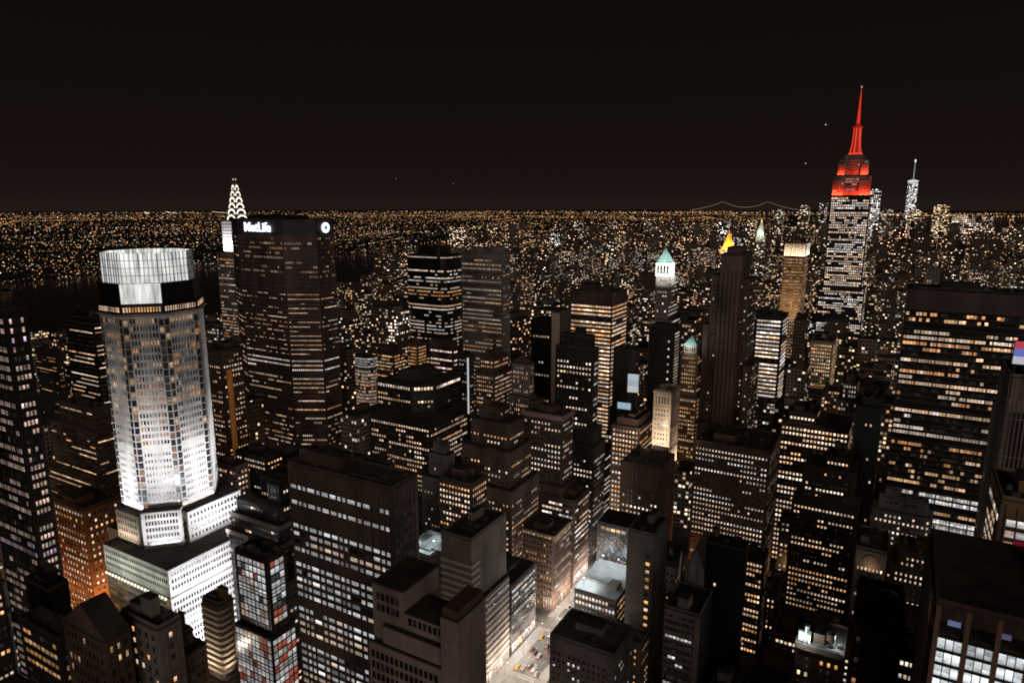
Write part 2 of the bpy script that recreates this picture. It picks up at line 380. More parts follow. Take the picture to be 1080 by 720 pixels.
FILL = [
(-122.3, -102.2, 316.0, 330.0, 29.6, 40, 4, 0.26, 'orange', 'broad stone block with scattered orange windows, just below the glittering front', 'city blocks between the landmark towers'),
    (-3.8, 32.9, 520.0, 535.0, 57.8, 40, 2, 0.05, 'white', 'broad grey block with scattered white windows, just below the wide banded slab', 'city blocks between the landmark towers'),
    (9.9, 36.2, 440.0, 469.0, 55.9, 40, 1, 0.05, 'peach', 'broad dark block with scattered peach windows, just left of the huge black roof', 'city blocks between the landmark towers'),
    (-382.1, -364.9, 389.6, 420.0, 94.3, 0, 0, 0.32, 'white', 'block with many white windows, third left of the cut cornered block', 'city blocks between the landmark towers'),
    (-389.0, -353.3, 290.4, 309.0, 93.6, 40, 1, 0.45, 'mixed', 'broad dark block with many mixed windows, second right of the amber striped tower', 'city blocks between the landmark towers'),
    (-149.0, -132.6, 520.0, 549.0, 47.4, 0, 0, 0.62, 'peach', 'block with many peach windows, second left of the dotted wide block', 'city blocks between the landmark towers'),
    (-46.8, -27.3, 389.6, 420.0, 12.5, 40, 0, 0.14, 'white', 'broad brown block with scattered white windows, second below the scattered white rows block', 'city blocks between the landmark towers'),
    (-520.3, -496.7, 520.0, 549.0, 108.2, 0, 2, 0.20, 'white', 'block with scattered white windows, fifth right of the tower with the sign', 'city blocks between the landmark towers'),
    (-369.0, -352.0, 120.0, 135.0, 91.7, 40, 1, 0.05, 'peach', 'dark block with scattered peach windows, second below the pinkish windowed tower', 'city blocks between the landmark towers'),
    (-535.2, -519.6, 629.6, 660.0, 134.5, 0, 4, 0.62, 'white', 'block with many white windows, fifth left of the rounded black tower', 'city blocks between the landmark towers'),
    (-76.0, -47.4, 399.8, 420.0, 30.3, 40, 1, 0.14, 'peach', 'dark block with scattered peach windows, third left of the scattered white rows block', 'city blocks between the landmark towers'),
    (-24.9, -3.2, 1080.0, 1109.0, 137.5, 0, 0, 0.20, 'peach', 'block with scattered peach windows, sixth left of the wide banded slab', 'city blocks between the landmark towers'),
    (-510.2, -489.6, 389.6, 404.0, 89.0, 0, 1, 0.20, 'warm', 'block with scattered warm windows, nearest right of the amber striped tower', 'city blocks between the landmark towers'),
    (-122.4, -106.0, 389.6, 420.0, 35.8, 40, 2, 0.14, 'mixed', 'grey block with scattered mixed windows, third left of the dotted wide block', 'city blocks between the landmark towers'),
    (-352.7, -328.6, 280.0, 309.0, 86.6, 40, 5, 0.14, 'peach', 'black block with scattered peach windows, third left of the big brown slab', 'city blocks between the landmark towers'),
    (-705.0, -681.6, 760.0, 789.0, 128.3, 0, 1, 0.46, 'warm', 'block with many warm windows, eighth right of the tower with the sign', 'city blocks between the landmark towers'),
    (-92.1, -74.9, 709.6, 740.0, 99.2, 0, 0, 0.32, 'white', 'block with many white windows, third right of the white floored tower', 'city blocks between the landmark towers'),
    (-40.7, -16.7, 840.0, 869.0, 112.2, 0, 1, 0.20, 'warm', 'block with scattered warm windows, tenth left of the wide banded slab', 'city blocks between the landmark towers'),
    (-5.7, 9.8, 629.6, 660.0, 97.3, 0, 0, 0.32, 'warm', 'block with many warm windows, nearest right of the plain dark tower', 'city blocks between the landmark towers'),
    (-267.0, -249.5, 211.2, 229.0, 75.0, 40, 4, 0.05, 'mixed', 'stone block with scattered mixed windows, nearest left of the big brown slab', 'city blocks between the landmark towers'),
    (-59.5, -25.4, 480.3, 495.0, 44.1, 40, 5, 0.26, 'peach', 'black block with scattered peach windows, nearest left of the scattered white rows block', 'city blocks between the landmark towers'),
    (-374.7, -352.8, 629.6, 660.0, 137.3, 0, 2, 0.32, 'warm', 'block with many warm windows, sixth right of the fine gridded tower', 'city blocks between the landmark towers'),
    (-558.0, -535.8, 629.6, 660.0, 136.8, 0, 3, 0.32, 'peach', 'block with many peach windows, ninth left of the rounded black tower', 'city blocks between the landmark towers'),
    (-62.0, -30.2, 869.6, 900.0, 96.3, 0, 3, 0.46, 'orange', 'block with many orange windows, second right of the pale framed block', 'city blocks between the landmark towers'),
    (-99.7, -87.5, 789.6, 820.0, 136.8, 0, 1, 0.10, 'warm', 'block with few warm windows, just below the golden tower', 'city blocks between the landmark towers'),
    (-274.0, -248.9, 1029.6, 1060.0, 137.2, 0, 0, 0.32, 'white', 'block with many white windows, second left of the vertically striped tower', 'city blocks between the landmark towers'),
    (-99.0, -75.5, 600.0, 629.0, 90.3, 0, 0, 0.62, 'white', 'block with many white windows, second left of the peach rowed block', 'city blocks between the landmark towers'),
    (-401.4, -369.6, 120.0, 149.0, 74.6, 40, 2, 0.45, 'mixed', 'grey block with many mixed windows, nearest below the pinkish windowed tower', 'city blocks between the landmark towers'),
    (-37.0, -1.0, 760.0, 789.0, 89.7, 0, 0, 0.46, 'peach', 'broad block with many peach windows, seventh left of the wide banded slab', 'city blocks between the landmark towers'),
    (-62.8, -37.6, 760.0, 789.0, 69.2, 0, 1, 0.62, 'peach', 'block with many peach windows, just right of the peach rowed block', 'city blocks between the landmark towers'),
    (-47.8, -31.7, 309.6, 340.0, 23.2, 40, 0, 0.14, 'white', 'broad brown block with scattered white windows, fourth below the scattered white rows block', 'city blocks between the landmark towers'),
    (-202.5, -179.6, 680.0, 709.0, 143.7, 0, 2, 0.62, 'warm', 'block with many warm windows, sixth right of the green pyramid', 'city blocks between the landmark towers'),
    (-420.0, -393.2, 1189.6, 1220.0, 102.6, 0, 4, 0.32, 'white', 'block with many white windows, fourth left of the green pyramid', 'city blocks between the landmark towers'),
    (-248.3, -212.2, 1429.6, 1460.0, 104.2, 0, 0, 0.62, 'orange', 'block with many orange windows, fourth left of the golden tower', 'city blocks between the landmark towers'),
    (-82.9, -52.4, 549.6, 580.0, 104.9, 0, 2, 0.32, 'peach', 'block with many peach windows, nearest left of the peach rowed block', 'city blocks between the landmark towers'),
    (-223.4, -189.6, 760.0, 789.0, 140.4, 0, 3, 0.10, 'peach', 'block with few peach windows, nearest left of the vertically striped tower', 'city blocks between the landmark towers'),
    (-759.4, -735.6, 549.6, 580.0, 105.8, 0, 2, 0.62, 'mixed', 'block with many mixed windows, just left of the arch crowned tower', 'city blocks between the landmark towers'),
    (-380.3, -345.4, 709.6, 740.0, 143.3, 0, 2, 0.20, 'warm', 'broad block with scattered warm windows, nearest above the pale pier slab', 'city blocks between the landmark towers'),
    (-63.9, -48.4, 309.6, 325.0, 25.3, 40, 2, 0.05, 'warm', 'broad grey block with scattered warm windows, fourth left of the scattered white rows block', 'city blocks between the landmark towers'),
    (-627.6, -603.6, 680.0, 709.0, 90.3, 0, 2, 0.32, 'peach', 'block with many peach windows, ninth right of the tower with the sign', 'city blocks between the landmark towers'),
    (-556.5, -536.4, 1080.0, 1109.0, 120.3, 0, 0, 0.20, 'orange', 'block with scattered orange windows, sixth left of the peach banded tower', 'city blocks between the landmark towers'),
    (-362.6, -328.6, 920.0, 949.0, 88.0, 0, 2, 0.46, 'peach', 'slim block with many peach windows, third right of the peach banded tower', 'city blocks between the landmark towers'),
    (-19.3, -0.5, 600.0, 629.0, 43.6, 0, 0, 0.10, 'mixed', 'slim block with few mixed windows, second right of the plain dark tower', 'city blocks between the landmark towers'),
    (-302.0, -268.6, 1000.0, 1029.0, 130.4, 0, 1, 0.62, 'warm', 'block with many warm windows, second right of the green pyramid', 'city blocks between the landmark towers'),
    (-795.1, -761.7, 1400.0, 1429.0, 95.4, 0, 2, 0.46, 'orange', 'block with many orange windows, eighth right of the fine gridded tower', 'city blocks between the landmark towers'),
    (-1017.3, -979.1, 1829.6, 1860.0, 107.0, 0, 3, 0.20, 'peach', 'block with scattered peach windows, ninth right of the fine gridded tower', 'city blocks between the landmark towers'),
    (-53.6, -23.5, 1400.0, 1429.0, 100.4, 0, 0, 0.46, 'warm', 'block with many warm windows, sixth right of the red spire tower', 'city blocks between the landmark towers'),
    (-945.2, -915.6, 1080.0, 1109.0, 97.4, 0, 1, 0.20, 'orange', 'block with scattered orange windows, eighth left of the rounded black tower', 'city blocks between the landmark towers'),
    (-99.9, -63.4, 760.0, 789.0, 63.5, 0, 4, 0.20, 'orange', 'broad block with scattered orange windows, just below the pale framed block', 'city blocks between the landmark towers'),
    (-33.5, -2.2, 680.0, 709.0, 98.3, 0, 3, 0.10, 'peach', 'block with few peach windows, just above the plain dark tower', 'city blocks between the landmark towers'),
    (-31.5, -2.5, 789.6, 820.0, 91.0, 0, 3, 0.32, 'peach', 'squat block with many peach windows, eighth left of the wide banded slab', 'city blocks between the landmark towers'),
    (-800.6, -771.6, 840.0, 869.0, 124.5, 0, 0, 0.46, 'warm', 'block with many warm windows, seventh right of the tower with the sign', 'city blocks between the landmark towers'),
    (-652.1, -620.2, 629.6, 660.0, 115.8, 0, 1, 0.46, 'mixed', 'slim block with many mixed windows, second right of the tower with the sign', 'city blocks between the landmark towers'),
    (-17.5, 17.3, 360.0, 389.0, 31.3, 40, 1, 0.45, 'white', 'dark block with many white windows, third below the scattered white rows block', 'city blocks between the landmark towers'),
    (-18.1, 20.6, 949.6, 980.0, 93.0, 0, 2, 0.46, 'warm', 'block with many warm windows, third left of the wide banded slab', 'city blocks between the landmark towers'),
    (-1.9, 16.1, 789.6, 820.0, 104.3, 0, 2, 0.46, 'white', 'slim block with many white windows, nearest left of the wide banded slab', 'city blocks between the landmark towers'),
    (-705.0, -669.9, 709.6, 740.0, 112.0, 0, 1, 0.10, 'white', 'block with few white windows, fourth right of the tower with the sign', 'city blocks between the landmark towers'),
    (67.2, 101.4, 2120.0, 2149.0, 109.3, 0, 4, 0.20, 'orange', 'block with scattered orange windows, nearest right of the open framed tower', 'city blocks between the landmark towers'),
    (-1094.0, -1061.1, 520.0, 549.0, 73.4, 0, 3, 0.32, 'peach', 'squat block with many peach windows, third left of the thin banded tower', 'city blocks between the landmark towers'),
    (-43.2, -14.1, 1349.6, 1380.0, 98.8, 0, 0, 0.46, 'warm', 'slim block with many warm windows, ninth right of the red spire tower', 'city blocks between the landmark towers'),
    (-31.7, 7.3, 920.0, 949.0, 78.5, 0, 4, 0.62, 'mixed', 'block with many mixed windows, second left of the wide banded slab', 'city blocks between the landmark towers'),
    (1.8, 39.5, 469.6, 500.0, 29.5, 40, 2, 0.05, 'warm', 'grey block with scattered warm windows, fourth right of the plain dark tower', 'city blocks between the landmark towers'),
    (-577.0, -550.5, 1160.0, 1189.0, 119.0, 0, 4, 0.10, 'warm', 'block with few warm windows, third left of the peach banded tower', 'city blocks between the landmark towers'),
    (-447.0, -411.1, 1749.6, 1780.0, 106.5, 0, 2, 0.62, 'orange', 'block with many orange windows, nearest above the vertically striped tower', 'city blocks between the landmark towers'),
    (-447.0, -414.1, 360.0, 389.0, 55.5, 0, 2, 0.46, 'warm', 'block with many warm windows, second left of the big brown slab', 'city blocks between the landmark towers'),
    (-351.4, -328.6, 120.0, 135.0, 38.6, 40, 5, 0.26, 'warm', 'squat black block with scattered warm windows, third below the pinkish windowed tower', 'city blocks between the landmark towers'),
    (-1005.3, -966.6, 2069.6, 2100.0, 105.4, 0, 1, 0.62, 'peach', 'block with many peach windows, tenth left of the peach banded tower', 'city blocks between the landmark towers'),
    (-234.6, -212.9, 629.6, 660.0, 103.6, 0, 3, 0.62, 'warm', 'slim block with many warm windows, fifth right of the peach banded tower', 'city blocks between the landmark towers'),
    (-108.9, -88.3, 629.6, 660.0, 80.7, 0, 2, 0.32, 'white', 'slim block with many white windows, second right of the vertically striped tower', 'city blocks between the landmark towers'),
    (-971.0, -938.7, 469.6, 500.0, 79.5, 0, 2, 0.62, 'orange', 'block with many orange windows, second left of the thin banded tower', 'city blocks between the landmark towers'),
    (-550.6, -513.8, 1400.0, 1429.0, 99.5, 0, 2, 0.32, 'warm', 'block with many warm windows, nearest right of the peach banded tower', 'city blocks between the landmark towers'),
    (-685.1, -647.7, 680.0, 709.0, 98.6, 0, 2, 0.46, 'warm', 'slim block with many warm windows, sixth right of the tower with the sign', 'city blocks between the landmark towers'),
    (-59.9, -49.0, 440.0, 469.0, 10.1, 40, 1, 0.45, 'warm', 'dark block with many warm windows, second left of the scattered white rows block', 'city blocks between the landmark towers'),
    (-302.0, -282.2, 869.6, 900.0, 107.8, 0, 2, 0.62, 'peach', 'slim block with many peach windows, fifth left of the green pyramid', 'city blocks between the landmark towers'),
    (-534.5, -497.6, 869.6, 900.0, 123.2, 0, 4, 0.20, 'peach', 'block with scattered peach windows, fourth right of the fine gridded tower', 'city blocks between the landmark towers'),
    (-577.0, -541.1, 1560.0, 1589.0, 101.6, 0, 2, 0.46, 'warm', 'squat block with many warm windows, eighth left of the green pyramid', 'city blocks between the landmark towers'),
    (-343.3, -328.6, 360.0, 389.0, 68.9, 0, 0, 0.46, 'peach', 'squat block with many peach windows, nearest left of the cut cornered block', 'city blocks between the landmark towers'),
    (0.1, 14.8, 600.0, 629.0, 44.9, 0, 4, 0.62, 'mixed', 'slim block with many mixed windows, third right of the plain dark tower', 'city blocks between the landmark towers'),
    (-213.3, -188.4, 535.0, 549.0, 88.1, 0, 3, 0.32, 'mixed', 'slim block with many mixed windows, just right of the clustered windows tower', 'city blocks between the landmark towers'),
    (-302.0, -267.6, 1829.6, 1860.0, 101.6, 0, 4, 0.32, 'orange', 'block with many orange windows, third left of the golden tower', 'city blocks between the landmark towers'),
    (-651.0, -612.1, 760.0, 789.0, 125.0, 0, 0, 0.20, 'peach', 'block with scattered peach windows, fourth left of the rounded black tower', 'city blocks between the landmark towers'),
    (-885.0, -862.0, 440.0, 469.0, 103.1, 0, 4, 0.46, 'mixed', 'slim block with many mixed windows, nearest left of the thin banded tower', 'city blocks between the landmark towers'),
    (195.7, 230.3, 2389.6, 2420.0, 104.1, 0, 1, 0.20, 'orange', 'block with scattered orange windows, thirteenth above the wide banded slab', 'city blocks between the landmark towers'),
    (-23.7, 7.9, 1880.0, 1909.0, 94.5, 0, 1, 0.10, 'white', 'block with few white windows, fifth above the wide banded slab', 'city blocks between the landmark towers'),
    (-1094.0, -1056.5, 1189.6, 1220.0, 98.4, 0, 1, 0.20, 'peach', 'squat block with scattered peach windows, tenth right of the tower with the sign', 'city blocks between the landmark towers'),
    (-240.9, -224.8, 680.0, 709.0, 111.3, 0, 1, 0.10, 'warm', 'slim block with few warm windows, seventh left of the green pyramid', 'city blocks between the landmark towers'),
    (-205.0, -179.6, 600.0, 629.0, 95.4, 0, 1, 0.46, 'peach', 'slim block with many peach windows, seventh right of the peach banded tower', 'city blocks between the landmark towers'),
    (-510.0, -489.6, 1909.6, 1940.0, 88.2, 0, 4, 0.10, 'white', 'slim block with few white windows, third left of the vertically striped tower', 'city blocks between the landmark towers'),
    (-26.7, -13.8, 389.6, 420.0, 17.0, 40, 3, 0.26, 'white', 'squat brownish block with scattered white windows, nearest below the scattered white rows block', 'city blocks between the landmark towers'),
    (-94.4, -61.5, 2360.0, 2389.0, 106.1, 0, 4, 0.10, 'mixed', 'slim block with few mixed windows, eighth right of the red spire tower', 'city blocks between the landmark towers'),
    (-392.2, -372.9, 1029.6, 1060.0, 98.1, 0, 1, 0.20, 'orange', 'slim block with scattered orange windows, second right of the peach banded tower', 'city blocks between the landmark towers'),
    (-16.8, 17.0, 2069.6, 2100.0, 102.6, 0, 2, 0.10, 'warm', 'block with few warm windows, fourth left of the open framed tower', 'city blocks between the landmark towers'),
    (-885.0, -863.4, 1909.6, 1940.0, 109.9, 0, 3, 0.32, 'white', 'slim block with many white windows, eleventh above the peach banded tower', 'city blocks between the landmark towers'),
    (-788.3, -759.5, 1909.6, 1940.0, 72.8, 0, 0, 0.62, 'warm', 'block with many warm windows, fifth above the peach banded tower', 'city blocks between the landmark towers'),
    (202.1, 235.4, 1829.6, 1860.0, 96.4, 0, 0, 0.62, 'mixed', 'block with many mixed windows, nearest right of the wide banded slab', 'city blocks between the landmark towers'),
    (-705.0, -678.4, 1189.6, 1220.0, 101.4, 0, 2, 0.10, 'warm', 'block with few warm windows, third right of the fine gridded tower', 'city blocks between the landmark towers'),
    (-818.8, -789.1, 1000.0, 1029.0, 109.0, 0, 4, 0.62, 'warm', 'block with many warm windows, second left of the rounded black tower', 'city blocks between the landmark towers'),
    (23.3, 54.4, 2360.0, 2389.0, 106.6, 0, 4, 0.32, 'warm', 'slim block with many warm windows, nearest above the open framed tower', 'city blocks between the landmark towers'),
    (-768.7, -752.2, 1560.0, 1589.0, 106.8, 0, 1, 0.46, 'white', 'slim block with many white windows, eighth left of the peach banded tower', 'city blocks between the landmark towers'),
    (-513.2, -489.6, 1400.0, 1429.0, 82.8, 0, 4, 0.62, 'warm', 'slim block with many warm windows, fourth right of the peach banded tower', 'city blocks between the landmark towers'),
    (-983.5, -968.4, 1080.0, 1109.0, 99.5, 0, 3, 0.20, 'peach', 'block with scattered peach windows, eleventh right of the tower with the sign', 'city blocks between the landmark towers'),
    (-935.6, -915.6, 949.6, 980.0, 108.7, 0, 4, 0.46, 'mixed', 'slim block with many mixed windows, nearest right of the tower with the sign', 'city blocks between the landmark towers'),
    (-358.1, -336.6, 600.0, 629.0, 102.8, 0, 3, 0.20, 'peach', 'squat block with scattered peach windows, third left of the pale pier slab', 'city blocks between the landmark towers'),
    (-243.9, -212.2, 236.6, 260.0, 129.6, 40, 4, 0.05, 'warm', 'broad stone block with scattered warm windows, second left of the cut cornered block', 'city blocks between the landmark towers'),
    (-645.1, -603.6, 2389.6, 2420.0, 109.1, 0, 0, 0.46, 'peach', 'slim block with many peach windows, second above the vertically striped tower', 'city blocks between the landmark towers'),
    (-149.0, -129.3, 1349.6, 1380.0, 55.0, 0, 2, 0.62, 'mixed', 'slim block with many mixed windows, fourth right of the golden tower', 'city blocks between the landmark towers'),
    (-124.8, -85.5, 1029.6, 1060.0, 72.2, 0, 4, 0.20, 'warm', 'slim block with scattered warm windows, just left of the pale framed block', 'city blocks between the landmark towers'),
    (-869.1, -830.4, 2389.6, 2420.0, 99.5, 0, 4, 0.46, 'white', 'block with many white windows, ninth left of the green pyramid', 'city blocks between the landmark towers'),
    (-577.0, -562.2, 1669.6, 1700.0, 104.8, 0, 3, 0.20, 'white', 'slim block with scattered white windows, second left of the green pyramid', 'city blocks between the landmark towers'),
    (218.1, 252.4, 2149.6, 2180.0, 84.0, 0, 2, 0.46, 'orange', 'block with many orange windows, eighth above the wide banded slab', 'city blocks between the landmark towers'),
    (-360.3, -328.6, 2120.0, 2149.0, 101.8, 0, 3, 0.46, 'peach', 'block with many peach windows, just right of the pale clock tower', 'city blocks between the landmark towers'),
    (-1094.0, -1060.6, 1320.0, 1349.0, 101.4, 0, 4, 0.62, 'warm', 'block with many warm windows, third left of the rounded black tower', 'city blocks between the landmark towers'),
    (134.0, 160.0, 2280.0, 2309.0, 90.6, 0, 2, 0.46, 'warm', 'slim block with many warm windows, fourth right of the open framed tower', 'city blocks between the landmark towers'),
    (185.0, 203.8, 2069.6, 2100.0, 82.8, 0, 3, 0.10, 'warm', 'block with few warm windows, third above the wide banded slab', 'city blocks between the landmark towers'),
    (134.0, 153.4, 1829.6, 1860.0, 107.2, 0, 2, 0.46, 'warm', 'block with many warm windows, sixth above the wide banded slab', 'city blocks between the landmark towers'),
    (-509.2, -489.6, 1749.6, 1780.0, 109.8, 0, 1, 0.46, 'peach', 'slim block with many peach windows, fourth right of the green pyramid', 'city blocks between the landmark towers'),
    (-785.7, -762.0, 1960.0, 1989.0, 99.0, 0, 0, 0.62, 'white', 'block with many white windows, tenth above the peach banded tower', 'city blocks between the landmark towers'),
    (-202.2, -179.6, 1669.6, 1700.0, 92.7, 0, 1, 0.32, 'peach', 'slim block with many peach windows, nearest right of the golden tower', 'city blocks between the landmark towers'),
    (-19.9, 15.2, 1589.6, 1620.0, 84.2, 0, 1, 0.46, 'peach', 'slim block with many peach windows, nearest above the wide banded slab', 'city blocks between the landmark towers'),
    (-264.8, -248.9, 1429.6, 1460.0, 107.8, 0, 3, 0.62, 'mixed', 'slim block with many mixed windows, nearest right of the vertically striped tower', 'city blocks between the landmark towers'),
    (-676.9, -650.2, 1269.6, 1300.0, 101.0, 0, 2, 0.20, 'white', 'block with scattered white windows, eleventh right of the fine gridded tower', 'city blocks between the landmark towers'),
    (-577.0, -557.1, 1080.0, 1109.0, 103.3, 0, 0, 0.20, 'white', 'slim block with scattered white windows, second above the pale pier slab', 'city blocks between the landmark towers'),
    (-529.9, -514.1, 949.6, 980.0, 97.2, 0, 2, 0.20, 'orange', 'slim block with scattered orange windows, second left of the pale pier slab', 'city blocks between the landmark towers'),
    (-447.0, -424.3, 149.6, 180.0, 108.3, 40, 2, 0.26, 'white', 'slim grey block with scattered white windows, just left of the pinkish windowed tower', 'city blocks between the landmark towers'),
    (223.8, 249.1, 2280.0, 2309.0, 92.2, 0, 4, 0.46, 'mixed', 'block with many mixed windows, eleventh above the wide banded slab', 'city blocks between the landmark towers'),
    (-522.2, -497.4, 1429.6, 1460.0, 93.9, 0, 4, 0.10, 'peach', 'block with few peach windows, sixth left of the green pyramid', 'city blocks between the landmark towers'),
    (-93.5, -64.2, 1080.0, 1109.0, 68.2, 0, 1, 0.32, 'warm', 'block with many warm windows, nearest right of the pale framed block', 'city blocks between the landmark towers'),
    (-302.0, -279.3, 360.0, 389.0, 31.6, 0, 4, 0.32, 'mixed', 'slim block with many mixed windows, nearest right of the big brown slab', 'city blocks between the landmark towers'),
    (-782.9, -750.8, 2309.6, 2340.0, 92.1, 0, 2, 0.62, 'peach', 'block with many peach windows, third left of the green pyramid', 'city blocks between the landmark towers'),
    (-426.0, -403.9, 389.6, 420.0, 51.8, 0, 3, 0.32, 'warm', 'squat block with many warm windows, second above the big brown slab', 'city blocks between the landmark towers'),
    (-641.1, -603.6, 1509.6, 1540.0, 85.4, 0, 4, 0.20, 'peach', 'squat block with scattered peach windows, nearest above the peach banded tower', 'city blocks between the landmark towers'),
    (-447.0, -431.5, 389.6, 404.0, 52.3, 0, 0, 0.32, 'mixed', 'block with many mixed windows, just below the tower with the sign', 'city blocks between the landmark towers'),
    (-1035.9, -1016.7, 2040.0, 2069.0, 91.8, 0, 3, 0.10, 'orange', 'slim block with few orange windows, eleventh left of the peach banded tower', 'city blocks between the landmark towers'),
    (-22.3, 8.3, 1829.6, 1860.0, 84.4, 0, 4, 0.20, 'peach', 'block with scattered peach windows, second above the wide banded slab', 'city blocks between the landmark towers'),
    (-508.7, -489.6, 1720.0, 1749.0, 76.2, 0, 3, 0.46, 'mixed', 'slim block with many mixed windows, nearest right of the green pyramid', 'city blocks between the landmark towers'),
    (-302.0, -278.8, 1669.6, 1700.0, 103.6, 0, 4, 0.46, 'white', 'block with many white windows, just below the pale clock tower', 'city blocks between the landmark towers'),
    (-553.0, -533.8, 229.6, 260.0, 100.3, 0, 3, 0.46, 'orange', 'slim block with many orange windows, just right of the pinkish windowed tower', 'city blocks between the landmark towers'),
    (-1029.8, -1011.2, 2440.0, 2469.0, 100.6, 0, 1, 0.32, 'white', 'slim block with many white windows, fourteenth above the peach banded tower', 'city blocks between the landmark towers'),
    (-864.3, -825.4, 2200.0, 2229.0, 101.4, 0, 0, 0.32, 'peach', 'block with many peach windows, twelfth left of the green pyramid', 'city blocks between the landmark towers'),
    (-850.7, -834.7, 1989.6, 2020.0, 92.8, 0, 3, 0.62, 'warm', 'slim block with many warm windows, ninth above the peach banded tower', 'city blocks between the landmark towers'),
    (-362.3, -338.3, 309.6, 340.0, 86.6, 40, 5, 0.45, 'warm', 'broad black block with many warm windows, third above the big brown slab', 'city blocks between the landmark towers'),
    (-1001.5, -984.5, 1189.6, 1220.0, 89.3, 0, 1, 0.20, 'white', 'block with scattered white windows, sixth left of the rounded black tower', 'city blocks between the landmark towers'),
    (-626.8, -603.6, 2309.6, 2340.0, 94.9, 0, 4, 0.46, 'warm', 'slim block with many warm windows, fourth left of the vertically striped tower', 'city blocks between the landmark towers'),
    (-885.0, -845.9, 1960.0, 1989.0, 78.7, 0, 4, 0.20, 'white', 'block with scattered white windows, eighth above the peach banded tower', 'city blocks between the landmark towers'),
    (-199.7, -179.6, 1640.0, 1669.0, 63.3, 0, 4, 0.62, 'peach', 'slim block with many peach windows, second right of the golden tower', 'city blocks between the landmark towers'),
    (-67.6, -43.8, 1349.6, 1380.0, 56.1, 0, 0, 0.20, 'warm', 'slim block with scattered warm windows, nearest below the red spire tower', 'city blocks between the landmark towers'),
    (-840.2, -823.5, 869.6, 900.0, 106.5, 0, 0, 0.10, 'orange', 'slim block with few orange windows, third right of the tower with the sign', 'city blocks between the landmark towers'),
    (-278.7, -254.2, 360.0, 389.0, 79.8, 40, 0, 0.26, 'orange', 'broad brown block with scattered orange windows, second right of the cut cornered block', 'city blocks between the landmark towers'),
    (17.6, 40.9, 2069.6, 2100.0, 92.1, 0, 3, 0.10, 'white', 'slim block with few white windows, nearest left of the open framed tower', 'city blocks between the landmark towers'),
    (-1024.9, -995.6, 1960.0, 1989.0, 69.2, 0, 3, 0.10, 'peach', 'squat block with few peach windows, twelfth right of the fine gridded tower', 'city blocks between the landmark towers'),
    (-1038.3, -1017.5, 1800.0, 1829.0, 77.1, 0, 0, 0.20, 'mixed', 'block with scattered mixed windows, fifth right of the fine gridded tower', 'city blocks between the landmark towers'),
    (-824.8, -803.2, 2200.0, 2229.0, 101.6, 0, 0, 0.20, 'warm', 'block with scattered warm windows, tenth left of the green pyramid', 'city blocks between the landmark towers'),
    (-49.5, -32.1, 1749.6, 1780.0, 88.9, 0, 3, 0.20, 'peach', 'slim block with scattered peach windows, ninth left of the wide banded slab', 'city blocks between the landmark towers'),
    (-705.0, -686.7, 1480.0, 1509.0, 108.7, 0, 4, 0.20, 'white', 'block with scattered white windows, fifth left of the peach banded tower', 'city blocks between the landmark towers'),
    (-124.0, -100.3, 789.6, 820.0, 70.4, 0, 1, 0.10, 'mixed', 'slim block with few mixed windows, second right of the white floored tower', 'city blocks between the landmark towers'),
    (-409.3, -389.9, 680.0, 709.0, 133.4, 0, 1, 0.10, 'mixed', 'block with few mixed windows, second right of the fine gridded tower', 'city blocks between the landmark towers'),
    (-1055.6, -1038.9, 1800.0, 1829.0, 107.2, 0, 0, 0.46, 'orange', 'slim block with many orange windows, nearest right of the fine gridded tower', 'city blocks between the landmark towers'),
    (-336.2, -328.6, 1000.0, 1029.0, 104.2, 0, 0, 0.32, 'peach', 'slim block with many peach windows, nearest left of the green pyramid', 'city blocks between the landmark towers'),
    (-577.0, -548.4, 2280.0, 2309.0, 104.7, 0, 4, 0.62, 'peach', 'slim block with many peach windows, just left of the gold pyramid', 'city blocks between the landmark towers'),
    (-95.8, -76.1, 2229.6, 2260.0, 102.3, 0, 3, 0.62, 'peach', 'slim block with many peach windows, fifth right of the red spire tower', 'city blocks between the landmark towers'),
    (-340.6, -328.6, 2229.6, 2260.0, 102.9, 0, 0, 0.46, 'peach', 'slim block with many peach windows, second left of the golden tower', 'city blocks between the landmark towers'),
    (-577.0, -545.7, 2040.0, 2069.0, 80.8, 0, 2, 0.62, 'white', 'slim block with many white windows, seventh right of the green pyramid', 'city blocks between the landmark towers'),
    (-211.8, -179.6, 1800.0, 1829.0, 77.9, 0, 3, 0.32, 'orange', 'slim block with many orange windows, fourth left of the red spire tower', 'city blocks between the landmark towers'),
    (-938.5, -915.6, 1749.6, 1780.0, 68.4, 0, 2, 0.10, 'peach', 'block with few peach windows, tenth right of the fine gridded tower', 'city blocks between the landmark towers'),
    (-1094.0, -1060.2, 1269.6, 1300.0, 90.8, 0, 2, 0.20, 'mixed', 'squat block with scattered mixed windows, seventh left of the rounded black tower', 'city blocks between the landmark towers'),
    (4.4, 21.4, 1160.0, 1189.0, 147.2, 0, 4, 0.32, 'mixed', 'block with many mixed windows, second left of the open framed tower', 'city blocks between the landmark towers'),
    (-208.8, -189.7, 549.6, 580.0, 84.8, 0, 4, 0.62, 'peach', 'slim block with many peach windows, sixth right of the peach banded tower', 'city blocks between the landmark towers'),
    (-705.0, -669.5, 520.0, 547.0, 98.6, 0, 2, 0.10, 'mixed', 'block with few mixed windows, just above the amber striped tower', 'city blocks between the landmark towers'),
    (-1075.6, -1039.8, 469.6, 500.0, 84.6, 0, 1, 0.32, 'warm', 'slim block with many warm windows, second above the pinkish windowed tower', 'city blocks between the landmark towers'),
    (160.6, 198.3, 2280.0, 2309.0, 94.2, 0, 4, 0.20, 'peach', 'squat block with scattered peach windows, twelfth above the wide banded slab', 'city blocks between the landmark towers'),
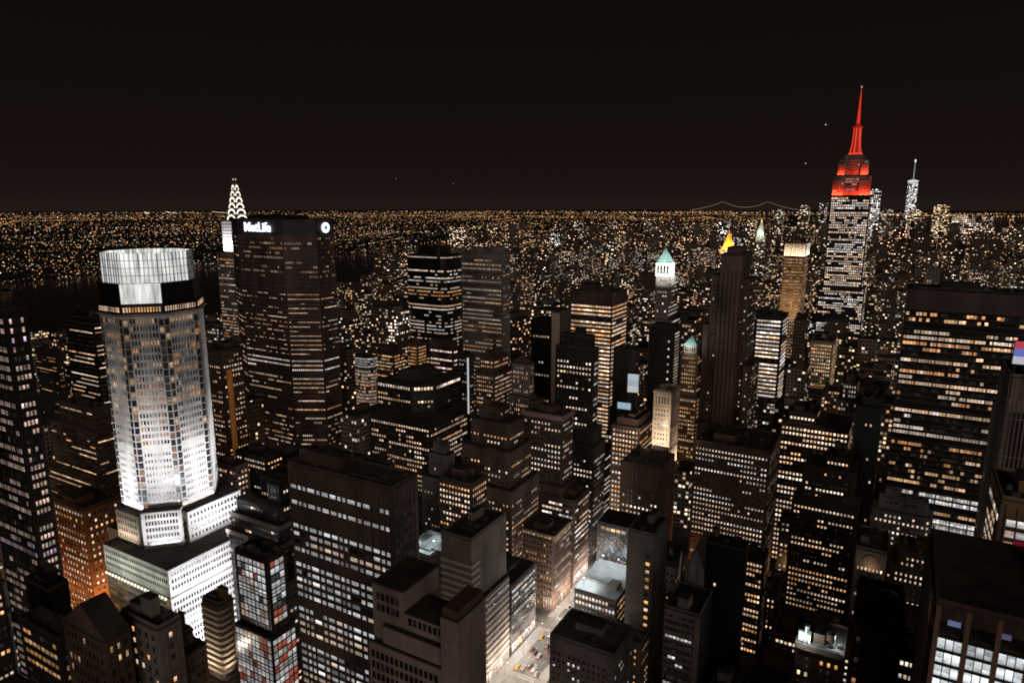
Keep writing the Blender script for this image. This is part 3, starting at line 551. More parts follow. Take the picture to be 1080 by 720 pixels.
    (-767.4, -735.6, 1989.6, 2020.0, 82.3, 0, 2, 0.46, 'orange', 'block with many orange windows, eleventh left of the green pyramid', 'city blocks between the landmark towers'),
    (-611.0, -603.6, 1560.0, 1589.0, 97.5, 0, 3, 0.20, 'peach', 'slim block with scattered peach windows, third above the peach banded tower', 'city blocks between the landmark towers'),
    (-1018.9, -1000.3, 760.0, 789.0, 73.1, 0, 0, 0.32, 'peach', 'block with many peach windows, just below the arch crowned tower', 'city blocks between the landmark towers'),
    (-257.8, -229.2, 2440.0, 2469.0, 87.8, 0, 4, 0.10, 'peach', 'block with few peach windows, nearest left of the red spire tower', 'city blocks between the landmark towers'),
    (-32.2, -11.7, 2280.0, 2309.0, 107.5, 0, 0, 0.62, 'mixed', 'slim block with many mixed windows, sixth left of the open framed tower', 'city blocks between the landmark towers'),
    (-40.8, -17.4, 2069.6, 2100.0, 73.4, 0, 3, 0.20, 'white', 'slim block with scattered white windows, fourth above the wide banded slab', 'city blocks between the landmark towers'),
    (-211.9, -179.6, 1989.6, 2020.0, 86.9, 0, 3, 0.46, 'warm', 'slim block with many warm windows, third left of the red spire tower', 'city blocks between the landmark towers'),
    (-257.7, -241.3, 1669.6, 1700.0, 103.0, 0, 0, 0.62, 'peach', 'slim block with many peach windows, nearest left of the golden tower', 'city blocks between the landmark towers'),
    (-770.7, -752.4, 1480.0, 1509.0, 89.2, 0, 4, 0.46, 'peach', 'squat block with many peach windows, ninth left of the peach banded tower', 'city blocks between the landmark towers'),
    (-367.9, -343.9, 360.0, 389.0, 64.6, 0, 1, 0.46, 'orange', 'squat block with many orange windows, nearest above the big brown slab', 'city blocks between the landmark towers'),
    (-249.5, -211.7, 2120.0, 2149.0, 68.2, 0, 1, 0.10, 'peach', 'block with few peach windows, third right of the golden tower', 'city blocks between the landmark towers'),
    (-924.2, -915.6, 2120.0, 2149.0, 93.7, 0, 3, 0.20, 'peach', 'slim block with scattered peach windows, twelfth above the peach banded tower', 'city blocks between the landmark towers'),
    (134.0, 170.8, 1960.0, 1989.0, 105.9, 0, 4, 0.46, 'warm', 'block with many warm windows, tenth above the wide banded slab', 'city blocks between the landmark towers'),
    (-188.7, -179.6, 1909.6, 1940.0, 107.9, 0, 1, 0.32, 'warm', 'slim block with many warm windows, second left of the red spire tower', 'city blocks between the landmark towers'),
    (-653.4, -628.1, 1669.6, 1700.0, 96.2, 0, 4, 0.32, 'white', 'block with many white windows, seventh above the peach banded tower', 'city blocks between the landmark towers'),
    (-97.5, -59.1, 1640.0, 1669.0, 81.3, 0, 3, 0.20, 'orange', 'slim block with scattered orange windows, fourth right of the red spire tower', 'city blocks between the landmark towers'),
    (-149.0, -113.7, 1429.6, 1460.0, 102.5, 0, 2, 0.32, 'orange', 'slim block with many orange windows, fifth left of the red spire tower', 'city blocks between the landmark towers'),
    (-628.8, -603.6, 1349.6, 1380.0, 102.3, 0, 3, 0.32, 'mixed', 'block with many mixed windows, second left of the peach banded tower', 'city blocks between the landmark towers'),
    (-75.9, -37.0, 1160.0, 1189.0, 58.2, 0, 0, 0.62, 'mixed', 'block with many mixed windows, second below the red spire tower', 'city blocks between the landmark towers'),
    (-188.3, -179.6, 1160.0, 1189.0, 98.8, 0, 1, 0.20, 'white', 'block with scattered white windows, just above the white floored tower', 'city blocks between the landmark towers'),
    (-383.0, -360.0, 520.0, 549.0, 96.1, 0, 0, 0.10, 'peach', 'squat block with few peach windows, nearest right of the cut cornered block', 'city blocks between the landmark towers'),
    (-1039.2, -1009.8, 469.6, 500.0, 70.3, 0, 0, 0.20, 'peach', 'squat block with scattered peach windows, nearest above the pinkish windowed tower', 'city blocks between the landmark towers'),
    (-119.6, -96.7, 2440.0, 2469.0, 109.7, 0, 1, 0.10, 'white', 'slim block with few white windows, second right of the red spire tower', 'city blocks between the landmark towers'),
    (62.3, 77.0, 2389.6, 2420.0, 109.3, 0, 3, 0.32, 'peach', 'slim block with many peach windows, second above the open framed tower', 'city blocks between the landmark towers'),
    (-1061.0, -1035.9, 2360.0, 2389.0, 90.5, 0, 3, 0.46, 'warm', 'block with many warm windows, thirteenth above the peach banded tower', 'city blocks between the landmark towers'),
    (-123.6, -87.5, 2200.0, 2229.0, 97.4, 0, 4, 0.46, 'warm', 'slim block with many warm windows, nearest right of the red spire tower', 'city blocks between the landmark towers'),
    (-1042.7, -1005.9, 2069.6, 2100.0, 101.5, 0, 3, 0.46, 'peach', 'block with many peach windows, twelfth left of the peach banded tower', 'city blocks between the landmark towers'),
    (-74.3, -35.8, 2040.0, 2069.0, 56.9, 0, 1, 0.20, 'orange', 'squat block with scattered orange windows, seventh right of the red spire tower', 'city blocks between the landmark towers'),
    (71.9, 89.2, 1800.0, 1829.0, 98.7, 0, 1, 0.10, 'warm', 'slim block with few warm windows, second right of the open framed tower', 'city blocks between the landmark towers'),
    (-742.6, -735.6, 1720.0, 1749.0, 92.0, 0, 3, 0.46, 'peach', 'slim block with many peach windows, sixth above the peach banded tower', 'city blocks between the landmark towers'),
    (-685.0, -666.4, 1429.6, 1460.0, 98.7, 0, 4, 0.32, 'peach', 'block with many peach windows, fourth left of the peach banded tower', 'city blocks between the landmark towers'),
    (-681.0, -651.6, 760.0, 789.0, 89.9, 0, 2, 0.20, 'warm', 'block with scattered warm windows, twelfth right of the tower with the sign', 'city blocks between the landmark towers'),
    (-25.1, 3.0, 2469.6, 2500.0, 106.1, 0, 1, 0.10, 'white', 'slim block with few white windows, fifth left of the open framed tower', 'city blocks between the landmark towers'),
    (-39.9, -17.1, 2229.6, 2260.0, 82.6, 0, 0, 0.32, 'warm', 'block with many warm windows, eleventh right of the red spire tower', 'city blocks between the landmark towers'),
    (134.0, 164.9, 2120.0, 2149.0, 101.7, 0, 2, 0.10, 'orange', 'block with few orange windows, fifth right of the open framed tower', 'city blocks between the landmark towers'),
    (-786.1, -763.6, 1720.0, 1749.0, 83.5, 0, 0, 0.46, 'white', 'block with many white windows, fourth above the peach banded tower', 'city blocks between the landmark towers'),
    (-781.3, -764.9, 1669.6, 1700.0, 97.8, 0, 1, 0.10, 'orange', 'block with few orange windows, seventh left of the peach banded tower', 'city blocks between the landmark towers'),
    (-9.0, 10.2, 1560.0, 1589.0, 49.7, 0, 2, 0.32, 'white', 'slim block with many white windows, fifth left of the wide banded slab', 'city blocks between the landmark towers'),
    (-129.3, -100.7, 920.0, 945.0, 56.3, 0, 1, 0.20, 'peach', 'block with scattered peach windows, nearest right of the white floored tower', 'city blocks between the landmark towers'),
    (16.2, 42.6, 2440.0, 2469.0, 101.6, 0, 1, 0.10, 'mixed', 'slim block with few mixed windows, third left of the open framed tower', 'city blocks between the landmark towers'),
    (-798.1, -767.7, 2440.0, 2469.0, 94.0, 0, 3, 0.32, 'orange', 'block with many orange windows, just above the green pyramid', 'city blocks between the landmark towers'),
    (-75.5, -40.5, 2229.6, 2260.0, 58.0, 0, 2, 0.20, 'white', 'block with scattered white windows, tenth right of the red spire tower', 'city blocks between the landmark towers'),
    (-645.4, -616.2, 2229.6, 2260.0, 90.2, 0, 2, 0.32, 'peach', 'squat block with many peach windows, third right of the green pyramid', 'city blocks between the landmark towers'),
    (-1094.0, -1060.4, 1909.6, 1940.0, 98.6, 0, 3, 0.20, 'peach', 'slim block with scattered peach windows, seventh right of the fine gridded tower', 'city blocks between the landmark towers'),
    (-1015.3, -983.4, 1240.0, 1269.0, 89.5, 0, 1, 0.20, 'peach', 'block with scattered peach windows, nearest left of the rounded black tower', 'city blocks between the landmark towers'),
    (-132.0, -97.0, 520.0, 549.0, 52.9, 0, 4, 0.46, 'orange', 'slim block with many orange windows, nearest left of the dotted wide block', 'city blocks between the landmark towers'),
    (134.0, 168.3, 2440.0, 2469.0, 71.8, 0, 2, 0.10, 'white', 'slim block with few white windows, third right of the open framed tower', 'city blocks between the landmark towers'),
    (165.5, 190.0, 2120.0, 2149.0, 86.6, 0, 0, 0.46, 'orange', 'slim block with many orange windows, seventh above the wide banded slab', 'city blocks between the landmark towers'),
    (-610.1, -603.6, 1400.0, 1429.0, 99.6, 0, 3, 0.20, 'peach', 'block with scattered peach windows, second above the peach banded tower', 'city blocks between the landmark towers'),
    (-12.2, 3.1, 1269.6, 1300.0, 69.9, 0, 0, 0.62, 'mixed', 'slim block with many mixed windows, fourth left of the wide banded slab', 'city blocks between the landmark towers'),
    (253.0, 276.6, 2149.6, 2180.0, 97.0, 0, 0, 0.20, 'white', 'slim block with scattered white windows, second right of the wide banded slab', 'city blocks between the landmark towers'),
    (-115.1, -76.5, 2069.6, 2100.0, 57.6, 0, 0, 0.46, 'peach', 'block with many peach windows, third right of the red spire tower', 'city blocks between the landmark towers'),
    (134.0, 156.3, 2040.0, 2069.0, 101.9, 0, 1, 0.10, 'white', 'slim block with few white windows, ninth above the wide banded slab', 'city blocks between the landmark towers'),
    (-524.4, -501.6, 1829.6, 1860.0, 81.9, 0, 3, 0.10, 'peach', 'slim block with few peach windows, fifth right of the green pyramid', 'city blocks between the landmark towers'),
    (-550.0, -526.1, 1189.6, 1220.0, 109.8, 0, 2, 0.46, 'white', 'block with many white windows, nearest left of the peach banded tower', 'city blocks between the landmark towers'),
]
# ------------------------------------------------------------------ buildings: common builders
PAL = {
    'warm':   [((1.0, .60, .31), 5), ((1.0, .70, .44), 4), ((1.0, .46, .17), 2.5)],
    'peach':  [((1.0, .67, .44), 5), ((1.0, .78, .60), 4), ((1.0, .50, .22), 2.5)],
    'white':  [((1.0, .80, .65), 6), ((.97, .92, .88), 2), ((1.0, .66, .40), 2)],
    'cool':   [((.88, .92, .94), 5), ((.98, .92, .86), 5), ((1.0, .76, .56), 1)],
    'orange': [((1.0, .48, .15), 5), ((1.0, .58, .26), 4), ((1.0, .72, .46), 1)],
    'pink':   [((1.0, .66, .52), 5), ((1.0, .74, .62), 4), ((.8, .55, .75), 1)],
    'mixed':  [((1.0, .68, .44), 5), ((1.0, .80, .64), 4), ((.86, .92, .95), 2), ((1.0, .50, .2), 2)],
}
def pick(pal, rg):
    t = rg.random() * sum(w for _, w in pal)
    for c, w in pal:
        t -= w
        if t <= 0: return c
    return pal[-1][0]

QUEUE = []        # every window of the near buildings, placed once all the walls stand

PIERS = {}
def relief(B, p0, ux, uy, cols, off, z0, z1):
    """shallow piers between the window columns of the nearer fronts"""
    nx, ny = uy, -ux
    mb = PIERS.setdefault(id(B), (B, MB()))[1]
    for i in range(len(cols) + 1):
        t = (cols[i][0] - cols[i][2] / 2 if i < len(cols) else cols[-1][0] + cols[-1][2] / 2) + off
        g = .34 if i % 4 else .55; d = .22 if i % 4 else .34
        a = (p0[0] + ux * (t - g / 2), p0[1] + uy * (t - g / 2)); b = (p0[0] + ux * (t + g / 2), p0[1] + uy * (t + g / 2))
        mb.prism([(a[0] + nx * d, a[1] + ny * d), (b[0] + nx * d, b[1] + ny * d), b, a], z0 + .3, z1 - .25)
    # string courses: one under the roof, others further down
    L = cols[-1][0] + cols[-1][2] / 2 + off; q0, q1 = (p0[0] + ux * .2, p0[1] + uy * .2), (p0[0] + ux * (L - .2), p0[1] + uy * (L - .2)); zz = z1 - 1.0; k = 0
    while zz > z0 + 2 and k < 5:
        mb.prism([(q0[0] + nx * .42, q0[1] + ny * .42), (q1[0] + nx * .42, q1[1] + ny * .42), q1, q0], zz, zz + (.7 if k == 0 else .35), bottom=True); zz -= 16; k += 1

def facade(B, p0, p1, z0, z1, st, rg, grp=None):
    """rows of windows on the wall from p0 to p1 (outside, left to right)"""
    dx, dy = p1[0] - p0[0], p1[1] - p0[1]
    L = math.hypot(dx, dy)
    if L < 2.5: return
    ux, uy = dx / L, dy / L
    if not st.get('widths') and not st.get('raw'):          # small panes, many of them
        st = dict(st)
        if st['w'] / st['bay'] < .82 and st['bay'] < 5: st['bay'] *= .86; st['w'] *= .74; st['h'] *= .84; st['p'] = min(1.0, st['p'] * 1.18)
        elif st['w'] / st['bay'] >= .82 and st['bay'] < 5: st['h'] *= .88
    widths = st.get('widths') or [(st['w'], st['bay'])]
    m = st.get('margin', .6)
    cols = []; x = m; i = 0
    while True:
        w, b = widths[i % len(widths)]
        if x + b > L - m + .01: break
        cols.append((x + b / 2, w, b)); x += b; i += 1
    off = (L - m - x) / 2
    if cols and st.get('piers', True) and B.get('piers') and z1 - z0 > 6: relief(B, p0, ux, uy, cols, off, z0, z1)
    flr = st['flr']; head = st.get('head', 1.2); nf = int((z1 - z0 - head) / flr)
    pal = PAL[st['pal']]; gain = st.get('gain', 1.0); stick = st.get('stick', .5)
    skip = st.get('skip', ())
    for k in range(nf):
        if k in skip: continue
        zc = z1 - head - (k + .5) * flr
        rr = rg.random(); rowc = pick(pal, rg)
        var = st.get('rowvar', 1.0)
        pr = st['p'] * (1 + var * ((.25 if rr < .3 else 1.0 if rr < .72 else 1.75) - 1))
        on = rg.random() < pr; g0 = rg.lognormvariate(-.1, .35)
        for (xc, w, _b) in cols:
            if rg.random() > stick:
                on = rg.random() < pr
                g0 = rg.lognormvariate(-.1, .35)
            if on:
                c = rowc if rg.random() < .75 else pick(pal, rg)
                g = gain * min(2.2, g0 * rg.lognormvariate(0, .22))
                glow = (c[0] * g, c[1] * g, c[2] * g, 1)
            else:
                if not st.get('dark', True): continue
                g = rg.choice((.004, .006, .01, .03)) * st.get('dim', 1)  # unlit panes: painted faint glow in place of reflected light
                glow = (g, g * .8, g * .62, 1)
            QUEUE.append((B, p0[0] + ux * (xc + off), p0[1] + uy * (xc + off), zc, ux, uy, w, st['h'], glow))

def roof_bits(B, x0, x1, y0, y1, z, rg, n=2, tank=False, plain=False):
    """parapet, lift housings, air conditioners, tank of one flat roof"""
    w, d = x1 - x0, y1 - y0
    if w < 4 or d < 4: return
    mb = MB(); t = .35; a = .12; ph = 1.1
    mb.box(x0 + a, x1 - a, y0 + a, y0 + a + t, z, z + ph)
    mb.box(x0 + a, x1 - a, y1 - a - t, y1 - a, z, z + ph)
    mb.box(x0 + a, x0 + a + t, y0 + a + t, y1 - a - t, z, z + ph)
    mb.box(x1 - a - t, x1 - a, y0 + a + t, y1 - a - t, z, z + ph)
    mb.build('parapet', B['wall'], B['root'])
    if plain: return
    used = []
    for i in range(n):
        bw, bd, bh = w * rg.uniform(.2, .42), d * rg.uniform(.25, .5), rg.uniform(3, 6.5)
        bx, by = rg.uniform(x0 + 1.4, max(x0 + 1.5, x1 - bw - 1.4)), rg.uniform(y0 + 1.6, max(y0 + 1.7, y1 - bd - 1.2))
        if any(bx < u[1] + .5 and bx + bw > u[0] - .5 and by < u[3] + .5 and by + bd > u[2] - .5 for u in used): continue
        if bx + bw > x1 - .6 or by + bd > y1 - .6: continue
        used.append((bx, bx + bw, by, by + bd))
        mb = MB(); mb.box(bx, bx + bw, by, by + bd, z, z + bh)
        mb.box(bx - .12, bx + bw + .12, by - .12, by + bd + .12, z + bh, z + bh + .25, 1, bottom=True)
        o = mb.build('bulkhead', [B['wall'], M_ROOF], B['root'])
    for i in range(n + 1):
        s = rg.uniform(1.4, 2.6); bx, by = rg.uniform(x0 + 1, x1 - s - 1), rg.uniform(y0 + 1, y1 - s - 1)
        if any(bx < u[1] + .3 and bx + s > u[0] - .3 and by < u[3] + .3 and by + s > u[2] - .3 for u in used): continue
        used.append((bx, bx + s, by, by + s))
        mb = MB(); mb.box(bx, bx + s, by, by + s, z, z + 1.5)
        mb.tube((bx + s / 2, by + s / 2, z + 1.5), (bx + s / 2, by + s / 2, z + 1.8), s * .36, s * .36, 10)
        mb.build('air_conditioner', M_STEEL, B['root'])
    # pipes and ducts lying on the roof, a short aerial
    for i in range(n):
        ln = rg.uniform(.25, .6) * w; px, py = rg.uniform(x0 + 1, x1 - ln - 1), rg.uniform(y0 + 1, y1 - 1.6)
        if any(px < u[1] and px + ln > u[0] and py < u[3] + .2 and py + .7 > u[2] - .2 for u in used): continue
        mb = MB(); mb.box(px, px + ln, py, py + .6, z + .35, z + .95, bottom=True)
        for q in (.12, .5, .88): mb.box(px + ln * q - .1, px + ln * q + .1, py + .2, py + .4, z, z + .345)
        mb.build('roof_duct', M_STEEL, B['root'])
    if rg.random() < .6:
        mb = MB(); ax, ay = x0 + 1.2, y0 + 1.2; mb.tube((ax, ay, z), (ax, ay, z + rg.uniform(4, 9)), .09, .04, 5); mb.build('aerial', M_STEEL, B['root'])
    if tank:
        for _ in range(12):
            cx, cy = rg.uniform(x0 + 3, x1 - 3), rg.uniform(y0 + 3, y1 - 3)
            if not any(cx < u[1] + 2.3 and cx > u[0] - 2.3 and cy < u[3] + 2.3 and cy > u[2] - 2.3 for u in used):
                water_tank(B['root'], cx, cy, z); break

def water_tank(root, cx, cy, z, r=1.9):
    mb = MB()
    for a in range(4):
        q = math.pi / 4 + a * math.pi / 2
        mb.tube((cx + math.cos(q) * r * .75, cy + math.sin(q) * r * .75, z), (cx + math.cos(q) * r * .75, cy + math.sin(q) * r * .75, z + 2.6), .14, .14, 5, 1)
    mb.tube((cx, cy, z + 2.6), (cx, cy, z + 6.4), r, r * .95, 14, 0)
    mb.tube((cx, cy, z + 6.4), (cx, cy, z + 7.8), r * 1.06, .1, 14, 2)
    mb.build('water_tank', [M_TANK, M_STEEL, M_DARK], root)

def new_building(name, label, cat, x0, x1, y0, y1, wall, group=None, kids=100):
    root = thing(name, ((x0 + x1) / 2, (y0 + y1) / 2, 0), label, cat, group)
    return dict(root=root, wall=wall, kids=kids, piers=math.hypot(x1, y0) < 480)

def block(B, mb, rmb, x0, x1, y0, y1, z0, z1, st, rg, faces='NW', roof=True, base=None):
    """one storey-stack: walls into mb, its flat roof into rmb, its windows into the queue"""
    mb.box(x0, x1, y0, y1, z0, z1 - .5)
    rmb.box(x0 - .15, x1 + .15, y0 - .15, y1 + .15, z1 - .5, z1, 0, bottom=True)
    zb = max(z0, st.get('foot', 0)) if base is None else base
    if 'N' in faces: facade(B, (x0, y0), (x1, y0), zb, z1 - .5, st, rg)
    if 'W' in faces: facade(B, (x1, y0), (x1, y1), zb, z1 - .5, st.get('west', st), rg)
    if 'E' in faces: facade(B, (x0, y1), (x0, y0), zb, z1 - .5, st, rg)

def st(base=None, **k):
    d = dict(bay=3.2, flr=3.8, w=1.9, h=1.9, p=.4, pal='peach', gain=1.0, stick=.5, dark=True, head=1.4)
    if base: d.update(base)
    d.update(k)
    return d

W_BROWN = mat('brown_brick', (.17, .105, .08), .85, joints=(2.4, 3.8))
W_STONE = mat('grey_limestone', (.33, .27, .245), .85, joints=(3.0, 3.6))
W_PINK = mat('pinkish_limestone', (.43, .325, .30), .85, joints=(3.0, 3.6))
W_DARK = mat('dark_curtain_wall', (.05, .04, .04), .5, joints=(1.6, 3.8))
W_BLACK = mat('black_glass_wall', (.02, .018, .018), .35, joints=(1.6, 3.8))
W_BRONZE = mat('bronze_metal_panels', (.145, .095, .08), .6, joints=(1.8, 4.0))
W_RUST = mat('orange_brick', (.30, .14, .07), .85, joints=(2.4, 3.4))
W_TAN = mat('tan_brick', (.42, .28, .17), .85, joints=(2.4, 3.4))
W_WHITE = mat('white_stone', (.52, .48, .43), .8, joints=(2.2, 3.4))
W_CREAM = mat('cream_terracotta', (.55, .43, .32), .8, joints=(2.2, 3.6))
W_GREY = mat('grey_concrete', (.24, .21, .20), .85, joints=(4.0, 3.8))
M_COPPER = mat('green_copper', (.30, .43, .40), .6, var=.3, scale=.3)
M_GOLD = mat('gold_tiles', (.75, .45, .09), .4, .3, var=.2, scale=.2)

